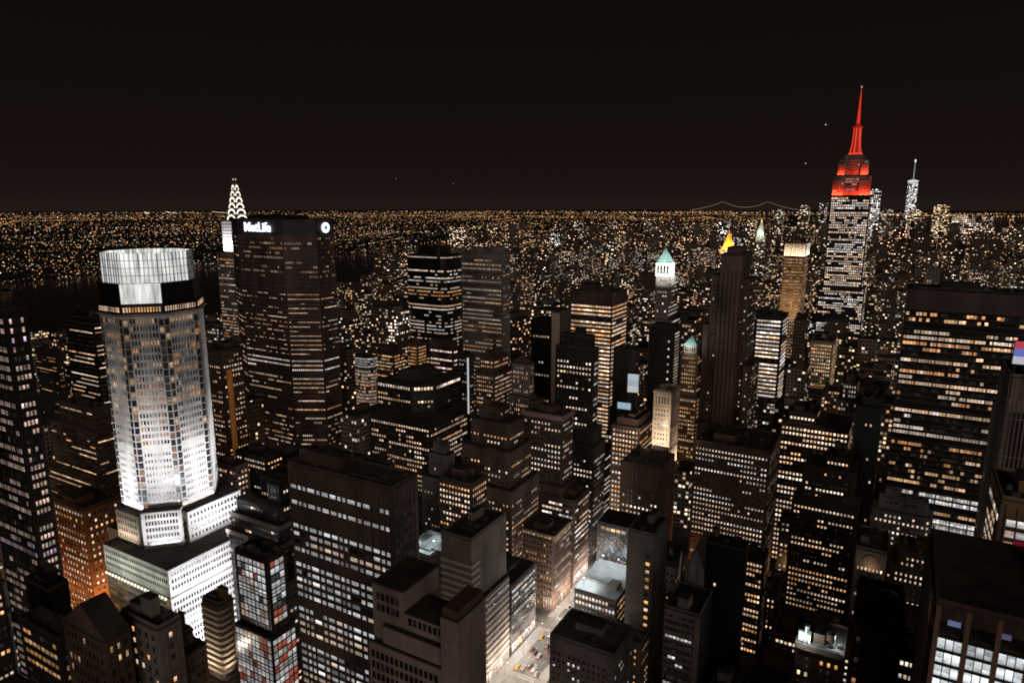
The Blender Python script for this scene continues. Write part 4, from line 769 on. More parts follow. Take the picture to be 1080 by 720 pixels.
# name, label, category, wall, windows, upper tiers (left, right, front, back insets, height), skirts (growth, top height)
H = {
'pink_grid': ('office_tower', 'glass office tower at the left edge with a close grid of pinkish square windows', 'office tower', W_DARK,
    st(bay=1.75, flr=4.1, w=1.35, h=2.5, p=.55, pal='pink', gain=.72, stick=.6, head=3, west=st(bay=1.75, flr=4.1, w=1.3, h=2.5, p=.62, pal='pink', gain=.75, stick=.5, head=3, rowvar=.6)), [], []),
'band_dark': ('office_tower', 'black tower with thin white floor bands beside the floodlit octagonal tower', 'office tower', W_BLACK,
    st(bay=3, flr=4.0, w=2.9, h=1.3, p=.42, pal='peach', gain=1.3, stick=.86, rowvar=1), [(6, 6, 2, 2, 5)], []),
'sparse_left': ('office_block', 'dim block with a few warm windows above the layered brown office block', 'office block', W_DARK,
    st(bay=3, w=1.8, h=1.5, p=.16, pal='warm', gain=.9, stick=.7), [], []),
'brown_band': ('office_block', 'wide brown office block with striped floors and a dark box on its roof', 'office block', W_BRONZE,
    st(bay=3.0, flr=3.9, w=2.9, h=1.2, p=.34, pal='warm', gain=.9, stick=.8), [(12, 3, 2, 1, 15)], [(6, 74)]),
'brick': ('brick_building', 'orange lit brick building covered in small round looking bright windows', 'brick building', W_RUST,
    st(bay=3.6, flr=4.4, w=1.5, h=1.9, p=.62, pal='peach', gain=1.5, stick=.2, rowvar=.4), [], []),
'dark_slab_left': ('office_block', 'small black slab with a blank north wall below the orange brick building', 'office block', W_BLACK, st(p=.03, w=1.6, h=1.2, pal='cool', dark=False), [], []),
'ribbon_left': ('office_block', 'low block with warm amber ribbon windows in the bottom left corner', 'office block', W_DARK,
    st(bay=3, flr=4.2, w=2.9, h=2.0, p=.55, pal='orange', gain=.7, stick=.85), [], []),
'gable_left': ('gabled_building', 'dark brown building with a pointed gable and narrow dark windows', 'building', W_BROWN, st(bay=2.6, flr=4, w=1.1, h=2.4, p=.10, pal='warm', gain=.7, stick=.3, dim=.4), [], []),
'greybrown_left': ('apartment_block', 'plain grey brown block with a blank wall beside the brown gable', 'apartment block', W_STONE, st(bay=4, flr=4, w=1.5, h=2.0, p=.16, pal='peach'), [], []),
'tan_left': ('apartment_block', 'tan brick block in front of the foot of the floodlit octagonal tower', 'apartment block', W_TAN, st(bay=2.4, flr=3.4, w=1.2, h=1.8, p=.06, pal='warm'), [(3, 4, 1, 2, 5)], []),
'warm_stripe': ('office_tower', 'tower with one amber lit vertical stripe between columns of small warm windows', 'office tower', W_BROWN,
    st(bay=2.8, flr=3.8, w=1.4, h=1.7, p=.5, pal='peach', gain=1.3, stick=.3), [], []),
'terraced': ('terraced_building', 'dark building stepping up in pale edged terraces beside the brown gridded slab', 'terraced building', W_DARK,
    st(bay=2.6, flr=3.9, w=2.3, h=1.6, p=.14, pal='white', gain=.8), [(3, 3, 2.4, 1, 9), (22, 2, 3.4, 1, 12)], [(2, 80)]),
'terr_side': ('office_block', 'brown block with a pale pink roof edge right of the octagonal tower', 'office block', W_BROWN, st(p=.3, pal='peach', gain=1.0, bay=3), [], [(3, 70)]),
'glass_red': ('glass_tower', 'glass tower glowing white and red through a black frame', 'glass tower', W_BLACK, st(bay=2.75, flr=3.6, w=2.6, h=3.2, p=.92, pal='white', gain=.62, stick=.4, rowvar=.3, margin=.2, head=.6, skip=(9,)), [], [(2.0, 60)]),
'balcony': ('apartment_tower', 'slim apartment tower with stacked pale curved balconies', 'apartment tower', W_TAN, st(bay=4, flr=3.3, w=3.4, h=1.6, p=.15, pal='warm', gain=.5), [], []),
'curved_dark': ('office_tower', 'black tower with rounded corners and bright white top bands', 'office tower', W_BLACK, None, [], []),
'grid_dark': ('office_tower', 'tall flat topped tower with a fine grid of pale piers over dim floors', 'office tower', W_GREY,
    st(bay=2.2, flr=3.8, w=1.35, h=1.7, p=.5, pal='peach', gain=.72, stick=.75, head=4, west=st(bay=2.6, flr=3.8, w=1.7, h=1.4, p=.3, pal='peach', gain=.7, stick=.7)), [], []),
'pale_round': ('glass_tower', 'small rounded glass tower with a pale bluish lit top', 'glass tower', W_GREY, None, [], []),
'warm_grid': ('office_block', 'warm lit block with a close grid of bright windows behind the black roofed block', 'office block', W_BROWN,
    st(bay=2.7, flr=3.7, w=1.9, h=1.9, p=.72, pal='warm', gain=1.2, stick=.5, rowvar=.5), [], []),
'orange_corner': ('office_block', 'narrow orange glowing corner building between two wide lit blocks', 'office block', W_RUST,
    st(bay=2.4, flr=3.7, w=1.7, h=2.0, p=.86, pal='orange', gain=1.1, rowvar=.3), [], []),
'pink_bands': ('office_block', 'brown block with long pinkish window bands behind the black roofed block', 'office block', W_BRONZE,
    st(bay=3, flr=4.4, w=2.9, h=1.9, p=.72, pal='pink', gain=1.15, stick=.9, head=7, rowvar=.8), [], []),
'warm_low': ('apartment_tower', 'narrow tower densely dotted with warm windows standing before the grid piered tower', 'apartment tower', W_BROWN,
    st(bay=2.2, flr=3.5, w=1.4, h=1.8, p=.74, pal='peach', gain=1.0, stick=.3, rowvar=.5), [], [(3, 128)]),
'stone_peak': ('stone_tower', 'slim ornate stone tower with a peaked hipped roof and tall pale piers', 'stone tower', W_STONE,
    st(bay=2.1, flr=3.5, w=1.1, h=2.1, p=.42, pal='peach', gain=.75, stick=.3), [], [(2, 120)]),
'light_fin': ('office_tower', 'slim dark tower with one bright white vertical line of light', 'office tower', W_DARK, st(p=.3, gain=.6, pal='white'), [], []),
'stone_small': ('stone_tower', 'short dim stone tower with a stepped top beside the black roofed block', 'stone tower', W_STONE, st(bay=3, p=.12, w=1.1, h=1.6), [(3, 3, 1.4, 1, 6)], [(4, 84)]),
'dark_stepped': ('brick_building', 'tall dark brick tower stepping down in several shoulders with scattered windows', 'brick building', W_BROWN,
    st(bay=3.0, flr=3.7, w=1.4, h=1.7, p=.42, pal='peach', gain=1.3, stick=.5, head=8), [(4, 9, 3, 3, 7)], [(5, 108), (10, 84)]),
'lit_grid_low': ('brick_building', 'low brown brick block full of close bright windows', 'brick building', W_BROWN,
    st(bay=2.7, flr=3.7, w=1.5, h=1.9, p=.66, pal='peach', gain=1.35, stick=.6, rowvar=.8), [], []),
'front_block': ('office_tower', 'big brown slab with white window rows in wide and narrow groups', 'office tower', W_BRONZE,
    st(flr=4.0, widths=[(3.6, 4.6), (1.9, 3.0), (1.9, 3.0), (4.6, 5.8), (2.2, 3.4), (4.0, 5.2)], w=3, bay=4, h=1.9, p=.93, pal='cool', gain=.66, stick=.25, rowvar=.08, head=8.5, skip=(1, 3, 4, 9, 15, 20), dim=.6, west=st(flr=4.0, bay=2.9, w=2.4, h=1.8, p=.2, pal='cool', gain=.6, stick=.7, head=8.5)), [], []),
'striped_mid': ('office_block', 'stepped office block with dull pale floor stripes and a blank stone top', 'office block', W_STONE, None, [], []),
'pink_stone': ('stone_building', 'pinkish stone building with a blank corner tower in front of the brown slab', 'stone building', W_PINK, None, [], []),
'stone_slab': ('office_tower', 'black glass slab with a single pale stone corner pier rising full height', 'office tower', W_BRONZE, None, [], []),
'white_dots': ('office_tower', 'dark tower with clusters of small white windows and a narrower dark top', 'office tower', W_DARK,
    st(bay=2.9, flr=3.8, w=1.7, h=1.9, p=.52, pal='white', gain=1.25, stick=.5, head=9), [(2.5, 2.5, 1.5, 1.5, 8)], [(4, 100), (7, 88)]),
'bright_bands': ('office_tower', 'flat roofed tower with brilliant peach window bands on every floor', 'office tower', W_BRONZE,
    st(bay=3.2, flr=3.9, w=3.15, h=2.0, p=.93, pal='peach', gain=1.45, stick=.9, head=11, rowvar=.15), [], []),
'pink_cornice': ('brick_building', 'dark brick tower with a pale pink cornice and one column of lit windows', 'brick building', W_BROWN,
    st(bay=3.0, flr=3.8, w=1.4, h=1.8, p=.46, pal='white', gain=1.25, stick=.5, head=4), [], [(3, 70)]),
'ledge_block': ('office_block', 'brown block with rows of bright square windows and lit upper ledges', 'office block', W_BROWN,
    st(bay=2.9, flr=3.7, w=1.9, h=2.0, p=.78, pal='peach', gain=1.35, stick=.6, rowvar=.4), [(3, 3, 4, 3, 4)], []),
'black_slab': ('office_tower', 'plain dark slab tower without lit windows behind the ledged brown block', 'office tower', W_DARK, st(p=.03, w=1.5, dark=False, pal='white'), [], []),
'white_ledges': ('office_block', 'stepped dark block with slanting rows of white lights along its west wall', 'office block', W_DARK,
    st(bay=3.0, flr=3.8, w=2.9, h=1.4, p=.24, pal='white', gain=.9, stick=.8, west=st(bay=3.4, flr=3.8, w=3.3, h=1.5, p=.85, pal='white', gain=1.0, stick=.95, rowvar=.3)), [(2, 3, 3, 6, 14)], []),
'brown_block': ('office_block', 'plain brown block with an orange lit west wall and a few white window dots', 'office block', W_BROWN,
    st(bay=3.3, flr=3.7, w=1.6, h=1.9, p=.42, pal='white', gain=1.3, stick=.3, head=17, west=st(p=.0, dark=False)), [], []),
'grey_slab': ('office_tower', 'grey blank walled slab with a short column of amber windows beside the avenue', 'office tower', W_GREY, None, [], []),
'fifth_brown': ('brick_building', 'brown corner building with a lit cornice and a glowing white ground floor on the avenue', 'brick building', W_BROWN,
    st(bay=2.5, flr=3.7, w=1.1, h=2.0, p=.22, pal='orange', gain=.8, stick=.4, west=st(bay=2.5, flr=3.7, w=1.5, h=2.0, p=.55, pal='white', gain=1.0, stick=.6)), [], []),
'white_stone': ('stone_tower', 'floodlit cream stone tower with arched top windows and fine piers', 'stone tower', W_CREAM, None, [], []),
'monolith': ('office_tower', 'black windowless looking monolith with one column of white lamps at its corner', 'office tower', W_BLACK, None, [], []),
'cyan_top': ('stone_tower', 'warm stone tower capped by a small pale cyan pyramid', 'stone tower', W_TAN,
    st(bay=2.3, flr=3.6, w=1.4, h=1.9, p=.6, pal='warm', gain=1.0, stick=.4), [], [(3, 96)]),
'green_pyr': ('stone_tower', 'tower with a floodlit white crown under a green copper pyramid', 'stone tower', W_STONE,
    st(bay=2.9, flr=3.7, w=1.9, h=1.7, p=.72, pal='white', gain=1.3, stick=.5), [], [(4, 150)]),
'hsbc': ('office_tower', 'glass tower striped by blazing white floors right of the dark striped tower', 'office tower', W_DARK,
    st(bay=3.1, flr=3.9, w=3.05, h=2.1, p=.92, pal='white', gain=1.35, stick=.92, rowvar=.25, head=2), [], []),
'golden': ('stone_tower', 'golden lit tower with bright white pilasters around its top', 'stone tower', W_TAN,
    st(bay=2.7, flr=4.0, w=1.8, h=2.3, p=.75, pal='warm', gain=.8, stick=.4, head=18, rowvar=.3), [], []),
'framed': ('office_block', 'pale framed block with tall top windows and a fine warm grid', 'office block', W_WHITE,
    st(bay=2.6, flr=4.0, w=1.9, h=2.7, p=.72, pal='warm', gain=.95, stick=.5, rowvar=.4), [], []),
'dot_block': ('office_block', 'wide dark roofed block with neat rows of small white window dots', 'office block', W_BROWN,
    st(bay=2.5, flr=3.6, w=1.25, h=1.5, p=.66, pal='white', gain=1.35, stick=.75, rowvar=.7, head=2.4), [], []),
'lit_block': ('office_block', 'broad block with bright peach window rows left of the dark plain tower', 'office block', W_BROWN,
    st(bay=2.75, flr=3.7, w=1.9, h=2.0, p=.72, pal='peach', gain=1.5, stick=.8, rowvar=.8), [(4, 22, 6, 4, 6)], []),
'dark_lit': ('office_block', 'dark stepped block with short scattered rows of white windows', 'office block', W_DARK,
    st(bay=2.4, flr=3.6, w=1.5, h=1.7, p=.4, pal='peach', gain=1.25, stick=.6), [(12, 4, 3, 3, 7)], [(5, 74)]),
'black_tower': ('office_tower', 'black tower with few lights rising beside the column of yellow windows', 'office tower', W_BLACK, st(p=.07, w=1.5, dark=False, pal='peach', stick=.3), [], []),
'yellow_win': ('office_block', 'narrow block with a stack of yellow and white window rows', 'office block', W_DARK,
    st(bay=2.0, flr=3.2, w=1.5, h=1.8, p=.62, pal='warm', gain=1.3, stick=.75, rowvar=.8), [], []),
'gothic': ('stone_tower', 'pale gothic stone tower with a small pointed top', 'stone tower', W_STONE,
    st(bay=2.2, flr=3.8, w=1.2, h=2.2, p=.4, pal='white', gain=.9), [(2, 2, 2, 2, 5)], [(3, 104)]),
'white_frame': ('office_block', 'slim block with a glowing white outline and dull reddish windows', 'office block', W_WHITE,
    st(bay=2.2, flr=3.6, w=1.2, h=1.7, p=.35, pal='pink', gain=.7), [], []),
'dark_tower': ('office_tower', 'plain dark tower just left of the wide slab with long window bands', 'office tower', W_BLACK, st(p=.10, w=1.4, dark=False, pal='peach', stick=.3), [(2, 2, 3, 3, 5)], []),
'roof_works': ('brick_building', 'dark building with brightly lit white machinery on its roof and amber windows', 'brick building', W_BROWN,
    st(bay=3.4, flr=3.8, w=1.6, h=2.4, p=.5, pal='orange', gain=1.0, head=3), [], []),
'arched': ('stone_building', 'ornate building with one big arched top window lit from below', 'stone building', W_STONE,
    st(bay=2.2, flr=4, w=1.2, h=2.0, p=.45, pal='peach', gain=1.1, head=9), [], []),
'white_rows': ('office_block', 'low dark block with pairs of brilliant white windows along the bottom of the view', 'office block', W_DARK,
    st(bay=1.55, flr=4.6, w=1.2, h=1.7, p=.72, pal='white', gain=1.5, stick=.8, head=2.0), [], []),
'grey_stripe': ('office_block', 'grey block with six long pale ledges across its north wall', 'office block', W_GREY, None, [], []),
'low_front': ('commercial_building', 'low dark flat roofed building on the avenue corner with a blank parapet', 'commercial building', W_GREY, st(p=.2, w=1.6, pal='cool', head=7, gain=.8), [], []),
'lit_roof': ('commercial_building', 'low building with white lit upper windows below the bright roof terrace', 'commercial building', W_DARK, None, [], []),
'led_front': ('commercial_building', 'building whose north front glitters with blue and amber display lights', 'commercial building', W_DARK, None, [], []),
'beige_edge': ('stone_tower', 'beige ribbed stone tower cut by the right edge of the view', 'stone tower', W_PINK, st(bay=1.7, flr=70, w=.8, h=64, p=0, head=6), [], []),
'ornate_edge': ('stone_building', 'pale floodlit ornate building with round windows at the right edge', 'stone building', W_CREAM,
    st(bay=3, flr=4.4, w=1.6, h=2.2, p=.12, pal='white', gain=.8, dim=.4), [], []),
'slab_edge': ('office_block', 'brown topped block with two brilliant white window rows at the right edge', 'office block', W_TAN,
    st(bay=3, flr=3.8, w=2.7, h=2.6, p=.96, pal='white', gain=1.5, head=5.5, rowvar=.1), [], []),
'frame_far': ('office_tower', 'far open framed grey tower above the wide slab with long window bands', 'office tower', W_STONE,
    st(bay=4.5, flr=5, w=2.4, h=3, p=.35, pal='white', gain=.8), [], []),
}
CUSTOM = {'curved_dark', 'pale_round', 'striped_mid', 'pink_stone', 'stone_slab', 'grey_slab', 'white_stone', 'monolith', 'grey_stripe', 'lit_roof', 'led_front'}
BH = {}
def hero(key):
    g = G[key]; name, label, cat, wall, sty, ups, skirts = H[key]
    rg = random.Random(sum(ord(c) * (i + 3) for i, c in enumerate(key)))
    x0, x1, y0, y1, z = g
    B = new_building(name, label, cat, x0, x1, y0, y1, wall); B['key'] = key; BH[key] = B
    return B, sty, rg, x0, x1, y0, y1, z, ups, skirts

def plain_hero(key):
    B, sty, rg, x0, x1, y0, y1, z, ups, skirts = hero(key)
    mb, rmb = MB(), MB()
    faces = 'NW' if x1 < 0 else ('NE' if x0 > 0 else 'N')
    if key == 'gable_left': pass
    zb = 0
    lo = sorted(skirts, key=lambda s: s[1])
    grown = [(x0 - s[0], x1 + s[0] * .6, y0 - s[0] * .8, y1 + s[0], s[1]) for s in lo]
    for (a, b, c, d, h) in grown[::-1]:
        pass
    prev = 0
    for (a, b, c, d, h) in grown:
        block(B, mb, rmb, a, b, c, d, prev, h, sty, rg, faces); prev = h
        mbp = None
    block(B, mb, rmb, x0, x1, y0, y1, prev, z, sty, rg, faces)
    a, b, c, d, zz = x0, x1, y0, y1, z
    top = (a, b, c, d, zz)
    for (l, r_, f, bk, h) in ups:
        a, b, c, d = a + l, b - r_, c + f, d - bk
        block(B, mb, rmb, a, b, c, d, zz, zz + h, st(sty, p=sty['p'] * .4, head=sty['flr'] * .3), rg, faces)
        zz += h
    mb.build('wall', wall_of(B), B['root'])
    rmb.build('roof', M_ROOF if rg.random() < .6 else M_ROOF2, B['root'])
    if key not in ('gable_left', 'stone_peak', 'cyan_top', 'green_pyr'):
        roof_bits(B, a, b, c, d, zz, rg, n=2 if (b - a) * (d - c) < 250 else 5, tank=rg.random() < .4)
    return B, rg
def wall_of(B): return B['wall']
# ------------------------------------------------------------------ ground, water, streets
AV = [(-1110, 15), (-900, 14), (-720, 14), (-590, 12), (-468, 20), (-315, 12), (-164, 14), (118, 15), (360, 15), (620, 15)]
def build_setting():
    mg = mat('ground_asphalt', (.035, .032, .03), .9, var=.4, scale=.05)
    mb = MB(); n = 96; rr = 24000
    mb.quad([(rr * math.cos(2 * math.pi * i / n), 4000 + rr * math.sin(2 * math.pi * i / n), 0) for i in range(n)])
    tag(mb.build('ground', mg), 'dark city ground running out to the horizon', 'ground', kind='structure')
    m, nt, bs = new_mat('night_water')
    bs.inputs['Base Color'].default_value = (.006, .007, .009, 1); bs.inputs['Roughness'].default_value = .12; bs.inputs['Specular IOR Level'].default_value = .22
    geo = nt.nodes.new('ShaderNodeNewGeometry')
    nz = nt.nodes.new('ShaderNodeTexNoise'); nz.inputs['Scale'].default_value = .05; nz.inputs['Detail'].default_value = 3
    bp = nt.nodes.new('ShaderNodeBump'); bp.inputs['Strength'].default_value = .25; bp.inputs['Distance'].default_value = 2
    nt.links.new(geo.outputs['Position'], nz.inputs['Vector']); nt.links.new(nz.outputs[0], bp.inputs['Height']); nt.links.new(bp.outputs[0], bs.inputs['Normal'])
    mb = MB()
    mb.quad([(-2480, -900, .4), (-1360, -900, .4), (-1380, 1500, .4), (-2000, 2400, .4), (-2250, 3200, .4), (-2100, 4300, .4), (-1250, 5600, .4),
             (-700, 6500, .4), (-900, 7000, .4), (-1700, 6000, .4), (-2480, 4600, .4), (-2640, 3600, .4), (-2600, 2000, .4)])
    tag(mb.build('river', m), 'black river between the near towers and the far shore', 'river', kind='structure')
    mb = MB()
    mb.quad([(-500, 7300, .4), (420, 7000, .4), (900, 5200, .4), (1100, 2000, .4), (2600, 2000, .4), (2600, 7000, .4), (3600, 12000, .4), (3400, 15500, .4), (-600, 15000, .4), (-1500, 11000, .4)])
    tag(mb.build('harbour', m), 'black harbour beyond the far downtown towers', 'harbour', kind='structure')
    # the lit avenue with its pavements, and two cross streets
    ma = mat('road_asphalt', (.055, .052, .05), .75, var=.35, scale=.3)
    mp = mat('pavement_concrete', (.28, .27, .26), .85, var=.25, scale=.4, joints=(1.5, 1.5))
    mw = mat('road_paint', (.75, .74, .70), .7, var=.3, scale=1.5)
    mb = MB(); mb.quad([(-172, 200, .004), (-156, 200, .004), (-156, 900, .004), (-172, 900, .004)])
    tag(mb.build('avenue', ma), 'lit avenue running away between the buildings', 'road', kind='structure')
    mb = MB()
    for yc in (350, 430, 510):
        for a, b in ((-330, -172.002), (-155.998, 100)):
            mb.quad([(a, yc - 5, .004), (b, yc - 5, .004), (b, yc + 5, .004), (a, yc + 5, .004)])
    tag(mb.build('cross_street', ma), 'cross streets meeting the lit avenue', 'road', kind='structure')
    mb = MB()
    for lo, hi in ((200, 344), (356, 424), (436, 504), (516, 900)):
        mb.box(-178, -172, lo, hi, 0, .14); mb.box(-156, -150, lo, hi, 0, .14)
    tag(mb.build('pavement', mp), 'pale pavements along both sides of the lit avenue', 'pavement', kind='structure')
    mb = MB()
    for x in (-168.8, -165.6, -162.4, -159.2):
        y = 205
        while y < 800:
            if all(abs(y - c) > 9 for c in (350, 430, 510)):
                mb.quad([(x - .08, y, .008), (x + .08, y, .008), (x + .08, y + 3, .008), (x - .08, y + 3, .008)])
            y += 9
    for yc in (350, 430, 510):
        for s in (-8.2, 5.8):
            x = -171.5
            while x < -157:
                mb.quad([(x, yc + s, .008), (x + .55, yc + s, .008), (x + .55, yc + s + 3, .008), (x, yc + s + 3, .008)]); x += 1.2
    x = -171.5
    while x < -157:
        mb.quad([(x, 296, .008), (x + .55, 296, .008), (x + .55, 300, .008), (x, 300, .008)]); x += 1.2
    tag(mb.build('lane_marking', mw), 'white lane lines and crossing stripes on the lit avenue', 'road marking', kind='structure')
build_setting()

# ------------------------------------------------------------------ floodlights that belong to a building
def flood(root, loc, target, col, watts, sx=1.0, sy=1.0, fixture=True, spread=150):
    L = bpy.data.lights.new('floodlight', 'AREA'); L.energy = watts; L.color = col; L.shape = 'RECTANGLE'; L.size = sx; L.size_y = sy
    L.spread = R(spread)
    o = bpy.data.objects.new('floodlight_beam', L); COL.objects.link(o)
    d = Vector(target) - Vector(loc)
    q = d.to_track_quat('-Z', 'Y')
    o.rotation_euler = q.to_euler()
    o.parent = root; o.location = Vector(loc) - parent_origin(root)
    return o
def flood_along(root, p0, p1, z, n, col, watts, lean=.25, h=.5):
    """a row of floodlights standing on a ledge from p0 to p1, pointing up and a little towards n"""
    mx, my = (p0[0] + p1[0]) / 2, (p0[1] + p1[1]) / 2
    L = math.hypot(p1[0] - p0[0], p1[1] - p0[1])
    lt = bpy.data.lights.new('floodlight', 'AREA'); lt.energy = watts; lt.color = col; lt.shape = 'RECTANGLE'; lt.size = L; lt.size_y = .5
    lt.spread = R(140)
    o = bpy.data.objects.new('floodlight_beam', lt); COL.objects.link(o)
    dirn = Vector((n[0] * lean, n[1] * lean, 1)).normalized()
    ux = Vector((p1[0] - p0[0], p1[1] - p0[1], 0)).normalized()
    zz = -dirn; yy = zz.cross(ux).normalized(); xx = yy.cross(zz)
    from mathutils import Matrix
    o.matrix_world = Matrix(((xx.x, yy.x, zz.x, 0), (xx.y, yy.y, zz.y, 0), (xx.z, yy.z, zz.z, 0), (0, 0, 0, 1)))
    o.parent = root; o.location = Vector((mx, my, z + h)) - parent_origin(root)
    mb = MB(); k = max(2, int(L / 3))
    for i in range(k):
        t = (i + .5) / k; x, y = p0[0] + (p1[0] - p0[0]) * t, p0[1] + (p1[1] - p0[1]) * t
        mb.box(x - .25, x + .25, y - .25, y + .25, z, z + .35)
    mb.build('floodlight', M_DARK, root)

def octagon(cx, cy, r):
    return [(cx + r * math.cos(R(22.5 + 45 * k)), cy + r * math.sin(R(22.5 + 45 * k))) for k in range(8)]

# ------------------------------------------------------------------ landmark: floodlit octagonal tower with a glass crown
def octagonal_tower():
    cx, cy, r = -360.0, 228.0, 26.0
    root = thing('octagonal_tower', (cx, cy, 0), 'floodlit white octagonal tower with a glowing glass crown', 'office tower')
    B = dict(root=root, wall=W_WHITE, kids=100, key='octo', piers=False); BH['octo'] = B
    rg = random.Random(5)
    mb, rm = MB(), MB()
    base = [(-373, 192.6), (-315, 192.6), (-315, 250), (-392, 250), (-392, 206), (-373, 206)]
    grow = lambda g: [(p[0] + (g if p[0] > -350 else -g), p[1] + (g if p[1] > 220 else -g)) for p in base]
    mb.prism(base, 0, 58, cap=False)
    rm.prism(grow(.6), 58, 58.7, bottom=True)
    mb.prism(base, 58.7, 74, cap=False)
    rm.prism(grow(.2), 74, 74.5, bottom=True)
    sN = st(widths=[(.85, 1.05), (.85, 2.3)], w=.8, bay=1.7, flr=3.9, h=1.9, p=.12, pal='warm', gain=.6, stick=.3, head=1, dim=2)
    facade(B, base[0], base[1], 58.7, 74, sN, rg); facade(B, base[1], base[2], 58.7, 74, st(sN, p=.05), rg)
    facade(B, base[0], base[1], 4, 57, st(sN, p=.35, pal='orange'), rg); facade(B, base[1], base[2], 4, 57, st(sN, p=.04), rg)
    # shoulders: two arms of the cross left standing below the octagon
    arms = [rect(-370, -350, 200, 252), rect(-349.9, -331, 217, 252)]
    for k, a in enumerate(arms):
        mb.prism(a, 74.5, 92.5, cap=False); rm.box(a[0][0] - .1, a[1][0] + (.1 if k else 0), a[0][1] - .1, a[2][1] + .1, 92.5, 93, bottom=True)
    sA = st(bay=2.6, flr=3.9, w=1.3, h=2.2, p=.12, pal='warm', gain=.6, head=1.0)
    facade(B, arms[0][0], arms[0][1], 74.5, 92.5, sA, rg); facade(B, arms[1][0], arms[1][1], 74.5, 92.5, sA, rg); facade(B, arms[1][1], arms[1][2], 74.5, 92.5, sA, rg)
    oc = octagon(cx, cy, r)
    mb.prism(oc, 74.5, 202, cap=False)
    rm.prism(octagon(cx, cy, r + .05), 202, 202.6, bottom=True)
    f0, f1 = max(((oc[i], oc[(i + 1) % 8]) for i in range(8)), key=lambda e: e[0][0] + e[1][0] - e[0][1] - e[1][1])
    q = 6.4 * .7071; bay = [(f0[0] + q, f0[1] - q), (f1[0] + q, f1[1] - q), f1, f0]
    mb.prism(bay, 74.5, 95.5, cap=False); rm.prism([(f0[0] + q + .2, f0[1] - q - .2), (f1[0] + q + .2, f1[1] - q - .2), f1, f0], 95.5, 96, bottom=True)
    facade(B, bay[0], bay[1], 75, 95.4, st(bay=1.75, flr=3.8, w=1.0, h=2.3, p=.05, pal='warm', gain=.5, head=.4, margin=1.0), rg)
    facade(B, bay[1], bay[2], 75, 95.4, st(bay=1.75, flr=3.8, w=1.0, h=2.3, p=.05, pal='warm', gain=.5, head=.4, margin=.6), rg)
    mb.build('wall', W_WHITE, root)
    rm.build('roof', M_ROOF2, root)
    faces = [(oc[(k) % 8], oc[(k + 1) % 8]) for k in range(8)]
    # faces that look at the north, north-west, west (and the two beyond)
    vis = sorted(range(8), key=lambda k: -((faces[k][0][0] + faces[k][1][0]) / 2 - cx) * .845 + ((faces[k][0][1] + faces[k][1][1]) / 2 - cy) * .535)[:4]
    for k in vis:
        p0, p1 = faces[k]
        facade(B, p0, p1, 150, 202, st(bay=1.75, flr=3.9, w=1.22, h=2.75, p=.5, pal='warm', gain=.8, stick=.5, head=.6, margin=2.6), rg)
        facade(B, p0, p1, 128, 150, st(bay=1.75, flr=3.8, w=1.15, h=2.4, p=.3, pal='warm', gain=.6, stick=.5, head=0, margin=2.6), rg)
        facade(B, p0, p1, 94, 128, st(bay=1.75, flr=3.8, w=.72, h=1.8, dim=3, p=.06, pal='warm', gain=.5, head=0, margin=2.6), rg)
        # piers between the window columns
        if k in vis:
            for e0, e1 in ((.006, .138), (.862, .994)):
                a0 = (p0[0] + (p1[0] - p0[0]) * e0, p0[1] + (p1[1] - p0[1]) * e0); a1 = (p0[0] + (p1[0] - p0[0]) * e1, p0[1] + (p1[1] - p0[1]) * e1)
                facade(B, a0, a1, 94, 201, st(bay=2.4, flr=3.9, w=2.2, h=3.4, p=.26, pal='warm', gain=.5, stick=.3, head=.6, margin=.05), rg)
        mp = MB(); L = math.hypot(p1[0] - p0[0], p1[1] - p0[1]); ux, uy = (p1[0] - p0[0]) / L, (p1[1] - p0[1]) / L; nx, ny = uy, -ux
        n = int((L - 5.2) / 1.75); off = (L - n * 1.75) / 2
        for i in range(n + 1):
            t = off + i * 1.75; a = (p0[0] + ux * (t - .17), p0[1] + uy * (t - .17)); b = (p0[0] + ux * (t + .17), p0[1] + uy * (t + .17))
            mp.prism([(a[0] + nx * .32, a[1] + ny * .32), (b[0] + nx * .32, b[1] + ny * .32), b, a], 96.2 if k == vis[0] else 93.2, 201.8, cap=True)
        mp.build('pier', W_WHITE, root)
    # lit ledge floor and dark collar
    led = octagon(cx, cy, r + 2.0)
    lb = MB(); lb.prism(led, 202.6, 203.3, bottom=True); lb.build('ledge', W_STONE, root)
    cl = MB(); cl.prism(octagon(cx, cy, r + .4), 203.3, 207.8, cap=True); cl.prism(octagon(cx, cy, r - 1.2), 207.81, 219, cap=True)
    cl.build('collar', W_BLACK, root)
    oc2 = octagon(cx, cy, r + .4)
    for k in vis:
        facade(B, oc2[k], oc2[(k + 1) % 8], 203.4, 207.7, st(bay=1.65, flr=4.0, w=1.2, h=3.0, p=.96, pal='peach', gain=1.35, stick=.4, head=.1, margin=.4, rowvar=0), rg)
    # the crown: panels of backlit glass between fins
    m, nt, bs = new_mat('crown_glass')
    uv = nt.nodes.new('ShaderNodeUVMap'); nz = nt.nodes.new('ShaderNodeTexNoise'); nz.inputs['Scale'].default_value = 1.0; nz.inputs['Detail'].default_value = 2
    mpn = nt.nodes.new('ShaderNodeMapping'); mpn.inputs['Scale'].default_value = (.42, .05, 1)
    nt.links.new(uv.outputs[0], mpn.inputs[0]); nt.links.new(mpn.outputs[0], nz.inputs['Vector'])
    mr = nt.nodes.new('ShaderNodeMapRange'); mr.inputs[1].default_value = .3; mr.inputs[2].default_value = .72; mr.inputs[3].default_value = .28; mr.inputs[4].default_value = 1.15
    nt.links.new(nz.outputs[0], mr.inputs[0]); nt.links.new(mr.outputs[0], bs.inputs['Emission Strength'])
